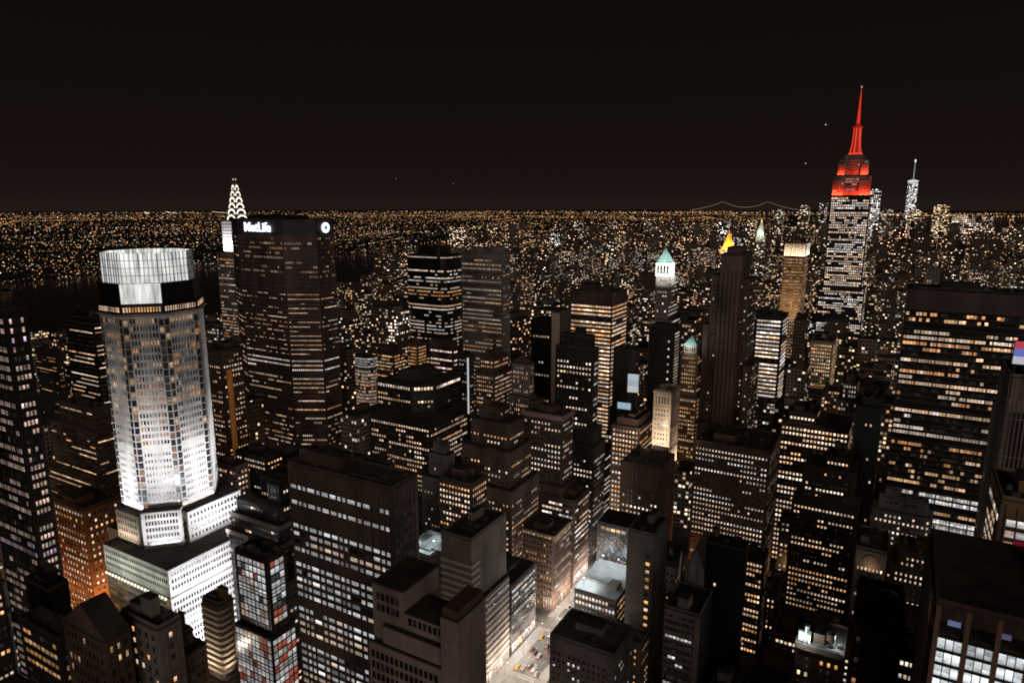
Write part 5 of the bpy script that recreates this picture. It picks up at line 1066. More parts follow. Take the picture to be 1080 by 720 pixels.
    bs.inputs['Emission Color'].default_value = (.90, .93, .90, 1); bs.inputs['Base Color'].default_value = (.3, .3, .3, 1); bs.inputs['Roughness'].default_value = .3
    oc3 = octagon(cx, cy, r - 3.4)
    cg = MB(); cg.prism(oc3, 219.02, 234.4, cap=False)
    k = vis_center = max(range(8), key=lambda k: ((oc3[k][0] + oc3[(k + 1) % 8][0]) - (oc3[k][1] + oc3[(k + 1) % 8][1])))
    pc = octagon(cx, cy, r - .75)
    cg.wall(pc[k], pc[(k + 1) % 8], 208.6, 219)
    cg.build('crown', m, root)
    fn = MB()
    for j in range(8):
        p0, p1 = oc3[j], oc3[(j + 1) % 8]; L = math.hypot(p1[0] - p0[0], p1[1] - p0[1]); ux, uy = (p1[0] - p0[0]) / L, (p1[1] - p0[1]) / L; nx, ny = uy, -ux
        for i in range(8):
            t = L * i / 8
            a = (p0[0] + ux * (t - .1), p0[1] + uy * (t - .1)); b = (p0[0] + ux * (t + .1), p0[1] + uy * (t + .1))
            fn.prism([(a[0] + nx * .5, a[1] + ny * .5), (b[0] + nx * .5, b[1] + ny * .5), (b[0] - nx * .05, b[1] - ny * .05), (a[0] - nx * .05, a[1] - ny * .05)], 219.02, 234.8)
        for z in (222.8, 226.7, 230.6):
            fn.prism([(p0[0] + nx * .28, p0[1] + ny * .28), (p1[0] + nx * .28, p1[1] + ny * .28), p1, p0], z, z + .22, bottom=True)
    fn.build('crown_fin', M_STEEL, root)
    cp = MB(); cp.prism(octagon(cx, cy, r - 3.6), 228, 228.5); cp.build('crown_deck', M_ROOF, root)
    for (px, py, a) in ((-378, 220, .5), (-352, 246, .5)):
        pass
    W = (.86, .90, 1.0)
    flood_along(root, (-340.6, 198.6), (-330.6, 208.6), 75, (-.7, .7), W, 15000, .14)
    flood_along(root, (-350, 201.2), (-369, 201.2), 93.2, (0, 1), W, 38000, .12)
    flood_along(root, (-332.2, 219), (-332.2, 248), 93.2, (-1, 0), W, 38000, .12)
    flood_along(root, (-345.6, 202.2), (-334.4, 213.4), 96.2, (-.7, .7), W, 34000, .12)
    flood_along(root, (-309.5, 196), (-309.5, 248), .3, (-1, 0), W, 26000, .5, .6)
    flood(root, (-299, 221, 64), (-315, 221, 60), W, 32000, 54, 2)
    flood(root, (-299, 221, 30), (-315, 221, 30), W, 26000, 54, 2)
    flood(root, (-322, 190, 99), (-342, 210, 128), W, 9500, 12, 2, spread=80)
    flood(root, (-360, 182, 97), (-360, 204, 126), W, 8500, 16, 2, spread=80)
    flood(root, (-312, 228, 97), (-336, 228, 126), W, 9000, 16, 2, spread=80)
    flood_along(root, (-317, 219), (-317, 249), 75, (-1, 0), W, 20000, .5)
    flood_along(root, (-352, 196), (-371, 196), 75, (0, 1), (1, .8, .6), 1500, .4)
    flood(root, (-346, 181, 66), (-346, 192.6, 66), (.84, 1.0, .88), 3400, 56, 2)
    lr = MB()
    for i in range(19):
        x = -371.5 + i * 2.95; lr.box(x, x + .9, 191.2, 191.9, 57.2, 58.3, bottom=True)
    lr.build('ledge_lamps', mat('ledge_lamp_glass', (.5, .5, .5), .5, var=0, emit=(1, .86, .66), strength=1.6), root)
    flood_along(root, (-318, 188.8), (-372, 188.8), .3, (0, 1), (1, .55, .25), 16000, .5)
octagonal_tower()

# ------------------------------------------------------------------ landmark: long dark slab tower with a lit sign
def text_mesh(txt, size, name, material, root, loc, rotz, depth=.5):
    cu = bpy.data.curves.new(name, 'FONT'); cu.body = txt; cu.size = size; cu.extrude = depth; cu.align_x = 'CENTER'; cu.align_y = 'CENTER'
    cu.offset = size * .012
    tmp = bpy.data.objects.new('tmp', cu); COL.objects.link(tmp)
    dg = bpy.context.evaluated_depsgraph_get()
    me = bpy.data.meshes.new_from_object(tmp.evaluated_get(dg))
    bpy.data.objects.remove(tmp)
    me.materials.clear(); me.materials.append(material); me.name = name
    o = bpy.data.objects.new(name, me); COL.objects.link(o)
    o.rotation_euler = (R(90), 0, rotz); o.parent = root; o.location = Vector(loc) - parent_origin(root)
    return o

def sign_tower():
    P = [(-514, 410), (-457.2, 410), (-432.3, 424), (-432.3, 444.5), (-457.2, 458.5), (-514, 458.5), (-539, 444.5), (-539, 424)]
    root = thing('office_tower', (-485, 434, 0), 'broad dark eight sided slab tower carrying a white lit company name', 'office tower')
    wall = mat('dark_precast_wall', (.125, .08, .072), .75, joints=(2.6, 4.0))
    B = dict(root=root, wall=wall, kids=100, key='sign'); BH['sign'] = B
    rg = random.Random(19)
    mb = MB(); mb.prism(P, 0, 233.4, cap=False); mb.build('wall', wall, root)
    cb = MB(); Q = [(-485 + (x + 485) * .995, 434.2 + (y - 434.2) * .99) for x, y in P]
    cb.prism(Q, 233.4, 245.6, cap=False); cb.build('sign_band', mat('sign_band_panels', (.05, .045, .055), .5, joints=(3, 12)), root)
    rb = MB(); rb.prism([(-485 + (x + 485) * 1.004, 434.2 + (y - 434.2) * 1.008) for x, y in P], 245.6, 246.3, bottom=True); rb.build('roof', M_ROOF, root)
    hb = MB(); hb.box(-515, -462, 424, 445, 246.3, 249.5); hb.build('bulkhead', [M_DARK], root)
    faces = [(P[0], P[1]), (P[1], P[2]), (P[2], P[3]), (P[7], P[0])]
    s1 = st(bay=2.1, flr=4.0, w=1.5, h=1.6, p=.34, pal='peach', gain=1.0, stick=.45, rowvar=1, dim=1.0, head=1)
    zones = [(196, 233.4, st(s1, p=.2)), (186, 196, None), (128, 186, s1), (112, 128, st(s1, p=.8, stick=.9, pal='white', gain=1.1, rowvar=.5)),
             (84, 112, st(s1, p=.34, stick=.8, pal='peach')), (76, 84, st(s1, p=.55, pal='orange', stick=.8, gain=.9)), (28, 76, st(s1, p=.24))]
    for i, (p0, p1) in enumerate(faces):
        for (za, zb, s) in zones:
            if s is None: continue
            s = dict(s)
            if i == 1: s['p'] = min(.92, s['p'] * 1.8); s['stick'] = .7
            facade(B, p0, p1, za, zb, s, rg)
    lb = MB()
    for z in range(30, 232, 4):
        for (p0, p1) in faces[:3]:
            nx, ny = (p1[1] - p0[1]), -(p1[0] - p0[0]); l = math.hypot(nx, ny); nx, ny = nx / l * .35, ny / l * .35
            lb.prism([(p0[0] + nx, p0[1] + ny), (p1[0] + nx, p1[1] + ny), p1, p0], z + .1, z + .75, bottom=True)
    lb.build('floor_ledge', mat('ledge_precast', (.19, .115, .11), .75, var=.3), root)
    glow = mat('sign_letters', (.8, .8, .8), .5, var=0, emit=(.80, .88, 1.0), strength=1.7)
    text_mesh('MetLife', 11.0, 'sign_lettering', glow, root, (-487, 409.3, 239.3), 0, .4)
    mb = MB()
    cyc, cz = 434.2, 239.4
    for k in range(1):
        for i in range(24):
            t0, t1 = 2 * math.pi * i / 24, 2 * math.pi * (i + 1) / 24
            mb.quad([(-431.2, cyc + math.cos(t0) * 4.3, cz + math.sin(t0) * 4.3), (-431.2, cyc + math.cos(t1) * 4.3, cz + math.sin(t1) * 4.3),
                     (-431.2, cyc + math.cos(t1) * 1.7, cz + math.sin(t1) * 1.7), (-431.2, cyc + math.cos(t0) * 1.7, cz + math.sin(t0) * 1.7)])
            mb.quad([(-431.2, cyc + math.cos(t0) * 4.3, cz + math.sin(t0) * 4.3), (-431.2, cyc + math.cos(t1) * 4.3, cz + math.sin(t1) * 4.3),
                     (-432.0, cyc + math.cos(t1) * 4.3, cz + math.sin(t1) * 4.3), (-432.0, cyc + math.cos(t0) * 4.3, cz + math.sin(t0) * 4.3)])
    mb.build('sign_emblem', glow, root)
sign_tower()

# ------------------------------------------------------------------ landmark: tower with a crown of lit arches
def arched_crown_tower():
    cx, cy = -712.0, 570.0
    root = thing('crowned_tower', (cx, cy, 0), 'slender tower whose steel crown is lit as stacked arches of white triangles', 'tower')
    B = dict(root=root, wall=W_STONE, kids=100, key='crown'); BH['crown'] = B
    rg = random.Random(3)
    mb = MB()
    mb.prism(rect(cx - 19, cx + 19, cy - 19, cy + 19), 0, 200, cap=False)
    mb.prism(rect(cx - 13, cx + 13, cy - 13, cy + 13), 200, 238, cap=False)
    mb.build('wall', W_STONE, root)
    rb = MB(); rb.box(cx - 19.2, cx + 19.2, cy - 19.2, cy + 19.2, 200, 200.6, bottom=True); rb.build('roof', M_ROOF, root)
    s = st(bay=2.8, flr=3.8, w=1.6, h=2.0, p=.45, pal='peach', gain=1.1, stick=.5)
    for z0, z1, h in ((60, 200, 19), (200, 238, 13)):
        facade(B, (cx - h, cy - h), (cx + h, cy - h), z0, z1, st(s, p=.45 if h > 15 else .12), rg)
        facade(B, (cx + h, cy - h), (cx + h, cy + h), z0, z1, st(s, p=.45 if h > 15 else .12), rg)
    steel = mat('crown_steel', (.14, .13, .12), .5, .4, var=.2)
    lit = mat('crown_triangle_lamps', (.5, .5, .5), .5, var=0, emit=(1.0, .90, .76), strength=1.7)
    cb, tb = MB(), MB()
    tiers = 7
    for k in range(tiers):
        h = 8.6 * (1 - k / 7.4) ** .95; z0 = 238 + k * 7.0; z1 = 288 if k == tiers - 1 else z0 + 7.0 + 2
        cb.box(cx - h, cx + h, cy - h, cy + h, z0, z0 + 7.0)
        # an arch of triangles on each visible face
        nt_ = max(1, 5 - k // 2) if k < 6 else 1
        for face in range(2):
            for i in range(nt_ * 2 - 1 if nt_ > 1 else 1):
                m_ = nt_ * 2 - 1 if nt_ > 1 else 1
                ang = math.pi * (i + .5) / m_
                px_, pz = math.cos(ang) * h * .78, z0 + .8 + math.sin(ang) * 5.4
                w = min(2.3, h * .36 + .6)
                tri = [(px_ - w / 2, pz), (px_ + w / 2, pz), (px_, pz + 3.1)]
                if face == 0: tb.quad([(cx + x, cy - h - .15, z) for x, z in tri])
                else: tb.quad([(cx + h + .15, cy + x, z) for x, z in tri])
    cb.build('crown', steel, root)
    tb.build('crown_lamp', lit, root)
    nb = MB(); nb.tube((cx, cy, 286), (cx, cy, 292), 2.2, 1.0, 8); nb.tube((cx, cy, 292), (cx, cy, 303), .9, .15, 8); nb.build('spire', steel, root)
    flood_along(root, (cx - 17, cy - 17.5), (cx + 17, cy - 17.5), 200.7, (0, 1), (.8, .9, 1.0), 90000, .16)
    flood_along(root, (cx + 17.5, cy - 17), (cx + 17.5, cy + 17), 200.7, (-1, 0), (.8, .9, 1.0), 90000, .16)
arched_crown_tower()

# ------------------------------------------------------------------ landmark: red lit spire tower
def red_spire_tower():
    cx = -91.5
    root = thing('spire_tower', (cx, 1306, 0), 'tallest tower, its upper setbacks and needle spire lit red', 'skyscraper')
    B = dict(root=root, wall=W_STONE, kids=100, key='esb'); BH['esb'] = B
    rg = random.Random(31)
    T = [(-127, -56, 1280, 1334, 0, 120), (-121.5, -61.5, 1286, 1328, 120, 271), (-118, -65, 1288.5, 1325, 271, 304), (-113.5, -69.5, 1291, 1321, 304, 330), (-106, -77, 1297, 1316, 330, 338)]
    mb, rb = MB(), MB()
    sb_ = MB()
    for (a, b, c, d, z0, z1) in T:
        (sb_ if z1 < 275 else mb).prism(rect(a, b, c, d), z0, z1 - .5, cap=False); rb.box(a - .2, b + .2, c - .2, d + .2, z1 - .5, z1, bottom=True)
    # two projecting bays that frame the recess in the middle of the north front
    mb.prism(rect(-119.5, -103, 1284.8, 1288.4), 271, 296, cap=True); mb.prism(rect(-80, -63.5, 1284.8, 1288.4), 271, 296, cap=True)
    mb.prism(rect(-114, -103, 1287.6, 1290.9), 304, 322, cap=True); mb.prism(rect(-80, -69, 1287.6, 1290.9), 304, 322, cap=True)
    mb.build('crown_wall', W_STONE, root); sb_.build('wall', W_DARK, root); rb.build('roof', M_ROOF, root)  # limestone shaft: its unlit look is put into a dark wall colour
    s = st(bay=3.3, flr=4.0, w=2.6, h=3.0, p=.62, pal='white', gain=1.6, stick=.6, rowvar=.8, dark=False)
    for (a, b, c, d, z0, z1) in T[:2]:
        facade(B, (a, c), (b, c), max(z0, 40), z1, s, rg)
        facade(B, (b, c), (b, d), max(z0, 40), z1, s, rg)
    red = st(bay=2.9, flr=4.2, w=1.5, h=2.6, p=.16, pal='white', gain=.9, dim=.1)
    facade(B, (-119.5, 1284.8), (-103, 1284.8), 273, 295, st(red, p=.04), rg); facade(B, (-80, 1284.8), (-63.5, 1284.8), 273, 295, st(red, p=.04), rg); facade(B, (-113.5, 1291), (-69.5, 1291), 305, 329, st(red, p=.08), rg)
    facade(B, (-102.8, 1288.45), (-80.2, 1288.45), 276, 302, st(red, p=.5, pal='pink'), rg)
    RC = (1.0, .045, .014)
    flood_along(root, (-119, 1283.4), (-103.5, 1283.4), 271.3, (0, 1), RC, 20000, .10, 1)
    flood_along(root, (-79.5, 1283.4), (-64, 1283.4), 271.3, (0, 1), RC, 20000, .10, 1)
    flood_along(root, (-103, 1286), (-80, 1286), 271.3, (0, 1), RC, 4500, .25, 1)
    flood_along(root, (-114, 1286.4), (-103, 1286.4), 304.3, (0, 1), RC, 9500, .08, 1)
    flood_along(root, (-80, 1286.4), (-69, 1286.4), 304.3, (0, 1), RC, 9500, .08, 1)
    flood_along(root, (-101, 1288.6), (-82, 1288.6), 304.3, (0, 1), RC, 1800, .2, 1)
    flood_along(root, (-61, 1288), (-61, 1326), 271.3, (-1, 0), RC, 24000, .22, 1)
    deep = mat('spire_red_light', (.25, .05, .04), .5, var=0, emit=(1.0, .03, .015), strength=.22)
    hot = mat('spire_bright_light', (.4, .1, .08), .5, var=0, emit=(1.0, .075, .03), strength=1.1)
    cyy = 1306.5
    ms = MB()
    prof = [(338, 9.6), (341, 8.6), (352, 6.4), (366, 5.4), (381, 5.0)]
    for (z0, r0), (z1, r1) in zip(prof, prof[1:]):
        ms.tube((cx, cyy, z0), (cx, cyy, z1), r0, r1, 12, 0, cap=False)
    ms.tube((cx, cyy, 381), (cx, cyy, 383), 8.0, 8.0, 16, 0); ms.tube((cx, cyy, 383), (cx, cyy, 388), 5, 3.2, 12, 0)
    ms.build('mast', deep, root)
    mr = MB()
    for k in range(6):
        q = 2 * math.pi * (k + .3) / 6
        for (z0, r0), (z1, r1) in zip(prof[1:], prof[2:]):
            mr.tube((cx + math.cos(q) * r0 * 1.02, cyy + math.sin(q) * r0 * 1.02, z0), (cx + math.cos(q) * r1 * 1.02, cyy + math.sin(q) * r1 * 1.02, z1), .75, .7, 5, 0)
    mr.tube((cx, cyy, 339.0), (cx, cyy, 340.6), 10.6, 10.4, 14, 0)
    mr.build('mast_light_strip', hot, root)
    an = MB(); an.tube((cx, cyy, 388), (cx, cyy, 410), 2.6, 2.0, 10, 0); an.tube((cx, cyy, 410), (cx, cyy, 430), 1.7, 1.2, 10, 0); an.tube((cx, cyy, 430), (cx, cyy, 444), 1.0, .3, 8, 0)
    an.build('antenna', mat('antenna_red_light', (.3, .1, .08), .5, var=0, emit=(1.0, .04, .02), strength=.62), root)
    tp = MB(); tp.tube((cx, cyy, 444), (cx, cyy, 447), .9, .6, 8); tp.build('beacon', mat('beacon_light', (.5, .5, .5), .5, var=0, emit=(1, .8, .7), strength=.5), root)
red_spire_tower()

# ------------------------------------------------------------------ other buildings known one by one
def wide_slab():
    """the big slab at the right with long window bands"""
    x0, x1, y0, y1, z = G['grace']
    root = thing('office_tower', ((x0 + x1) / 2, (y0 + y1) / 2, 0), 'wide flat topped slab with long peach and white window bands across its whole front', 'office tower')
    B = dict(root=root, wall=W_DARK, kids=100, key='grace'); BH['grace'] = B
    rg = random.Random(8)
    mb, rb = MB(), MB()
    mb.prism(rect(x0, x1 + 6, y0, y1), 0, 188.5, cap=False); mb.build('wall', W_BLACK, root)
    tb = MB(); tb.prism(rect(x0 - .2, x1 + 6.2, y0 - .2, y1), 188.5, z - .5, cap=False); tb.build('top_band', mat('brown_top_panels', (.13, .085, .08), .7, joints=(2.2, 14)), root)
    rb.box(x0 - .4, x1 + 6.4, y0 - .4, y1 + .2, z - .5, z, bottom=True); rb.build('roof', M_ROOF, root)
    Wd = [(1.9, 2.0), (1.9, 2.0), (1.9, 2.0), (1.9, 2.0), (1.9, 2.35)]
    base = st(flr=4.0, widths=Wd, w=2, bay=2, h=2.1, p=.42, pal='peach', gain=1.15, stick=.82, rowvar=.8, head=.5, margin=.4)
    f = lambda a, b, s: facade(B, (x0, y0), (x1 + 6, y0), a, b, s, rg)
    f(176, 188.4, st(base, p=.45, pal='warm', stick=.4)); f(120, 176, st(base, p=.5, stick=.76)); f(96, 120, st(base, p=.6, pal='white', stick=.9))
    f(60, 96, st(base, p=.5, pal='warm', stick=.5, gain=.9)); f(48, 60, st(base, p=.98, pal='cool', gain=.8, stick=1, rowvar=0, h=2.9)); f(42, 48, st(base, p=.5, pal='warm'))
    f(30, 42, st(base, p=.98, pal='cool', gain=.75, stick=1, rowvar=0, h=2.9)); f(6, 30, st(base, p=.35, pal='warm'))
    fm = MB(); x = x0 + .4 + .2
    n = int((x1 + 6 - x0 - .8) / 10.35)
    for i in range(n + 2):
        xx = x0 + .2 + i * 10.35
        if xx > x1 + 6: break
        fm.box(xx - .25, xx + .25, y0 - .5, y0 - .02, 3, 188.4)
    fm.build('column', W_DARK, root)
    lg = MB()
    zz = 8
    while zz < 188:
        lg.box(x0, x1 + 6, y0 - .22, y0 - .01, zz, zz + .5, bottom=True); zz += 4
    lg.build('floor_ledge', W_BRONZE, root)
    roof_bits(B, x0 + 3, x1, y0 + 4, y1 - 3, z, rg, n=4, plain=False)
wide_slab()

def chamfered_block():
    x0, x1, y0, y1, z = G['grid_block']
    root = thing('office_block', ((x0 + x1) / 2, (y0 + y1) / 2, 0), 'broad black roofed block with cut corner and a dense grid of bright windows', 'office block')
    B = dict(root=root, wall=W_DARK, kids=100, key='grid_block'); BH['grid_block'] = B
    rg = random.Random(77)
    mb, rb = MB(), MB()
    mb.prism(rect(x0, x1, y0, y1), 0, z - .5, cap=False); rb.box(x0 - .2, x1 + .2, y0 - .2, y1 + .2, z - .5, z, bottom=True)
    up = [(x0 + 6, y0 + 2), (x1 - 18, y0 + 2), (x1 - 4, y0 + 14), (x1 - 4, y1 - 3), (x0 + 6, y1 - 3)]
    mb.prism(up, z, z + 21.5, cap=False); rb.prism([(p[0] + (0.2 if p[0] > -330 else -.2), p[1]) for p in up], z + 21.5, z + 22, bottom=True)
    mb.build('wall', W_DARK, root)
    rb.prism(rect(x0 + 14, x1 - 22, y0 + 14, y1 - 10), z + 22, z + 29, top=rect(x0 + 19, x1 - 27, y0 + 18, y1 - 14))
    rb.build('roof', M_ROOF, root)
    s = st(bay=2.9, flr=3.8, w=1.9, h=2.0, p=.72, pal='peach', gain=1.25, stick=.55, rowvar=.8)
    facade(B, (x0, y0), (x1, y0), 30, z - 8, s, rg); facade(B, (x1, y0), (x1, y1), 30, z - 8, s, rg)
    for i in range(3):
        p0, p1 = up[i], up[i + 1]
        facade(B, p0, p1, z + 15.5, z + 21, st(s, p=.95, pal='white', w=2.2, h=2.6, head=.2, rowvar=0, gain=1.3), rg)
        facade(B, p0, p1, z, z + 15.5, st(s, p=.3), rg)
    roof_bits(B, x0 + 14, x1 - 24, y1 - 9.5, y1 - 4, z + 22, rg, n=2)
chamfered_block()

def striped_tower():
    x0, x1, y0, y1, z = G['stripe_tower']
    root = thing('stone_tower', ((x0 + x1) / 2, (y0 + y1) / 2, 0), 'dark brown tower of tall vertical stripes with stepped shoulders', 'tower')
    B = dict(root=root, wall=W_BROWN, kids=100, key='stripe_tower'); BH['stripe_tower'] = B
    rg = random.Random(12)
    mb, rb = MB(), MB()
    parts = [(x0, x1, y0, y1, z), (x0 - 7.5, x0 - .1, y0 + 3, y1 + 4, z - 18), (x1 + .1, x1 + 5, y0 + 8, y1 + 8, z - 21), (x1 + 5.1, x1 + 11, y0 + 4, y1 + 10, z - 92), (x0 - 12, x0 - 7.6, y0 + 2, y1 + 8, z - 60), (x0 - 11, x1 + 10, y0 - 6, y0 - .1, 76)]
    for (a, b, c, d, h) in parts:
        mb.prism(rect(a, b, c, d), 0, h - .5, cap=False); rb.box(a, b, c, d, h - .5, h)
    mb.build('wall', W_BROWN, root); rb.build('roof', M_ROOF, root)
    pb = MB(); n = 5; w = (x1 - x0) / n
    for i in range(n):
        pb.box(x0 + i * w + .1, x0 + i * w + w * .52, y0 - .7, y0 - .02, 76, z - 14)
    pb.box(x0 + .2, x1 - .2, y0 - .9, y0 - .02, z - 13.6, z - 2, bottom=True)
    pb.build('pier', mat('pale_brown_brick', (.26, .18, .15), .85, joints=(1.2, 3.6)), root)
    tb = MB(); tb.box(x0 + 3, x1 - 3, y0 + 5, y1 - 8, z, z + 5); tb.build('bulkhead', W_BROWN, root)
    s = st(bay=3.0, flr=3.7, w=1.3, h=1.7, p=.13, pal='white', gain=1.2, stick=.3)
    facade(B, (x1, y0), (x1, y0 + 8), z - 100, z - 16, s, rg)
    facade(B, (x1 + .1, y0 + 8), (x1 + 5, y0 + 8), 70, z - 22, st(s, p=.3), rg)
    facade(B, (x1 + 5.1, y0 + 4), (x1 + 11, y0 + 4), 60, z - 93, st(s, p=.3), rg)
    facade(B, (x1 + 5, y0 + 8), (x1 + 5, y1 + 8), z - 91, z - 22, st(s, p=.25), rg)
    facade(B, (x1 + 11, y0 + 4), (x1 + 11, y1 + 10), 50, z - 93, st(s, p=.3), rg)
    facade(B, (x0 - 7.5, y0 + 3), (x0 - .1, y0 + 3), 80, z - 20, st(s, p=.1), rg)
striped_tower()

def rounded(x0, x1, y0, y1, r, n=5):
    pts = []
    for (cx, cy, a0) in ((x1 - r, y0 + r, -90), (x1 - r, y1 - r, 0), (x0 + r, y1 - r, 90), (x0 + r, y0 + r, 180)):
        for i in range(n + 1):
            a = R(a0 + 90 * i / n); pts.append((cx + r * math.cos(a), cy + r * math.sin(a)))
    return pts

def rounded_tower(key, r, zones, top=None):
    B, sty, rg, x0, x1, y0, y1, z, _, _ = hero(key)
    y1 = max(y1, y0 + (x1 - x0) * .7)
    P = rounded(x0, x1, y0, y1, r)
    mb, rb = MB(), MB(); mb.prism(P, 0, z - .5, cap=False); rb.prism(P, z - .5, z)
    mb.build('wall', B['wall'], B['root']); rb.build('roof', M_ROOF, B['root'])
    n = len(P); sd = rg.random()
    for (za, zb, s) in zones:
        k = 0
        rows = int((zb - za - s['head']) / s['flr'])
        dec = [(rg.random() < s['p'], pick(PAL[s['pal']], rg), rg.uniform(.6, 1.3)) for _ in range(rows)]
        for i in range(n):
            p0, p1 = P[i], P[(i + 1) % n]
            L = math.hypot(p1[0] - p0[0], p1[1] - p0[1])
            if L < .2 or (p1[1] - p0[1]) * .6 + (p1[0] - p0[0]) * .8 <= 0: continue
            m = max(1, round(L / s['bay'])); ux, uy = (p1[0] - p0[0]) / L, (p1[1] - p0[1]) / L
            for q, (on, c, g) in enumerate(dec):
                zc = zb - s['head'] - (q + .5) * s['flr']
                for j in range(m):
                    lit = on and rg.random() < .85 or rg.random() < s['p'] * .25
                    if not lit: continue
                    gg = g * s['gain'] * rg.uniform(.7, 1.2); t = (j + .5) / m * L
                    QUEUE.append((B, p0[0] + ux * t, p0[1] + uy * t, zc, ux, uy, L / m * .94, s['h'], (c[0] * gg, c[1] * gg, c[2] * gg, 1)))
    return B, rg, x0, x1, y0, y1, z

def others():
    zt = G['curved_dark'][4]
    B, rg, x0, x1, y0, y1, z = rounded_tower('curved_dark', 12, [(zt - 6, zt, st(bay=3, flr=4, w=3, h=1.2, p=1, pal='white', gain=1.1, head=.4)),
        (zt - 32, zt - 16, st(bay=3.5, flr=4, w=3, h=1.7, p=.85, pal='cool', gain=.9, head=0)),
        (40, zt - 32, st(bay=3.5, flr=4, w=3, h=1.6, p=.5, pal='mixed', gain=1.0, head=0))])
    mb = MB(); mb.prism(rounded(x0 + 14, x1 - 14, y0 + 8, y1 - 12, 5), z, z + 9); mb.build('bulkhead', W_BLACK, B['root'])
    zt = G['pale_round'][4]
    B, rg, x0, x1, y0, y1, z = rounded_tower('pale_round', 8, [(zt - 12, zt, st(bay=2.5, flr=2.4, w=2, h=1.5, p=1, pal='cool', gain=.55, head=.3)), (30, zt - 12, st(bay=2.2, flr=3.2, w=2, h=2.2, p=.85, pal='peach', gain=.45, head=0))])
    # stepped block with pale floor ledges and a blank top
    B, sty, rg, x0, x1, y0, y1, z, _, _ = hero('striped_mid')
    mb, rb, lb = MB(), MB(), MB()
    steps = [(x0, x1, y0, y1, 0, z), (x1 + .05, x1 + 2.2, y0 + 8, y1 - 1, 0, z - 36), (x0 - 9, x0 - .05, y0 + 3, y1, 0, z - 13)]
    for (a, b, c, d, e_, h) in steps:
        mb.prism(rect(a, b, c, d), e_, h - .5, cap=False); rb.box(a, b, c, d, h - .5, h)
    mb.build('wall', W_STONE, B['root']); rb.build('roof', M_ROOF, B['root'])
    zz = 8
    while zz < z - 13:
        lb.box(x0 - .3, x1 + .4, y0 - .4, y0 - .02, zz, zz + 1.5, bottom=True)
        lb.box(x1 + .02, x1 + .42, y0, y0 + 7.8, zz, zz + 1.5, bottom=True)
        if zz < z - 38:
            lb.box(x1 + 2.22, x1 + 2.6, y0 + 8, y1 - 1, zz, zz + 1.4, bottom=True)
        zz += 3.9
    lb.build('floor_ledge', mat('pale_ledge', (.72, .64, .58), .8, var=.3), B['root'])
    facade(B, (x0, y0), (x1, y0), 6, z - 13, st(bay=2.8, flr=3.9, w=2.6, h=1.7, p=.22, pal='white', gain=.55, stick=.8, head=.3), rg)
    facade(B, (x1 + 2.2, y0 + 8), (x1 + 2.2, y1 - 1), 6, z - 36, st(bay=2.8, flr=3.9, w=2.5, h=1.7, p=.55, pal='cool', gain=.7, stick=.85, head=.3), rg)
    facade(B, (x1 + 2.2, y0 + 8), (x1 + 2.2, y1 - 1), 0, 7.5, st(bay=3, flr=6.5, w=2.6, h=5, p=.95, pal='white', gain=1.5, head=.5, margin=.3, rowvar=0), rg)
    roof_bits(B, x0, x1, y0, y1, z, rg, n=2)
    # pinkish stone house with a blank corner tower
    B, sty, rg, x0, x1, y0, y1, z, _, _ = hero('pink_stone')
    y1 = y0 + 14; xs = x1 - 6.0
    mb, rb = MB(), MB()
    for (a, b, c, d, h) in ((xs, x1, y0 - .4, y1, z), (x0 + 7, xs - .05, y0 + 2.5, y1, z - 5.5), (x0, xs - .05, y0 + .9, y0 + 2.45, z - 11), (x0 - 5, x0 + 6.95, y0 + 2.5, y1 + 6, z + 1), (x0 - 5, xs - .05, y0, y0 + .85, z - 17)):
        mb.prism(rect(a, b, c, d), 0, h - .5, cap=False); rb.box(a, b, c, d, h - .5, h, bottom=True)
    mb.build('wall', W_PINK, B['root']); rb.build('roof', M_ROOF, B['root'])
    tb = MB(); tb.box(xs + .4, x1 - .4, y0 + .2, y1 - 1, z, z + 2.6); tb.build('bulkhead', W_BROWN, B['root'])
    pw = st(flr=3.7, widths=[(1.1, 1.3), (1.1, 2.3)], w=1, bay=1.8, h=2.2, p=0.02, pal='cool', head=2.2, margin=.7, dim=.35, piers=False)
    facade(B, (x0 - 5, y0), (xs - .05, y0), 80, z - 17, pw, rg); facade(B, (x0 - 5, y0 + 2.5), (x0 + 6.9, y0 + 2.5), z - 10, z + 1, pw, rg)
    facade(B, (x0 + 7, y0 + 2.5), (xs - .05, y0 + 2.5), z - 11, z - 5.5, st(pw, head=.6), rg)
    # black glass slab with a pale corner pier
    B, sty, rg, x0, x1, y0, y1, z, _, _ = hero('stone_slab')
    mb, rb, gb, pb = MB(), MB(), MB(), MB()
    xm = x1 - 7
    gb.prism(rect(x0, xm - .05, y0, y1), 0, z - 9, cap=True); gb.build('glass_wall', W_BLACK, B['root'])
    mb.prism(rect(xm, x1, y0 + .8, y1), 0, z - .5, cap=False); mb.build('wall', W_BRONZE, B['root'])
    pb.box(xm, x1 + .2, y0 - .3, y0 + .75, 0, z - 2); pb.build('corner_pier', mat('pale_pier_stone', (.62, .50, .42), .8, var=.15), B['root'])
    rb.box(x0 + 3, x1, y0 + .8, y1, z - .5, z, bottom=True); rb.build('roof', M_ROOF, B['root'])
    facade(B, (x0, y0), (xm, y0), 80, z - 9, st(p=.10, pal='white', gain=.8, stick=.8, dark=False), rg)
    # grey slab with amber windows
    B, sty, rg, x0, x1, y0, y1, z, _, _ = hero('grey_slab')
    mb, rb = MB(), MB(); mb.prism(rect(x0, x1, y0, y1), 0, z - .5, cap=False); mb.build('wall', W_GREY, B['root'])
    rb.box(x0 - .1, x1 + .1, y0 - .1, y1 + .1, z - .5, z, bottom=True); rb.build('roof', M_ROOF, B['root'])
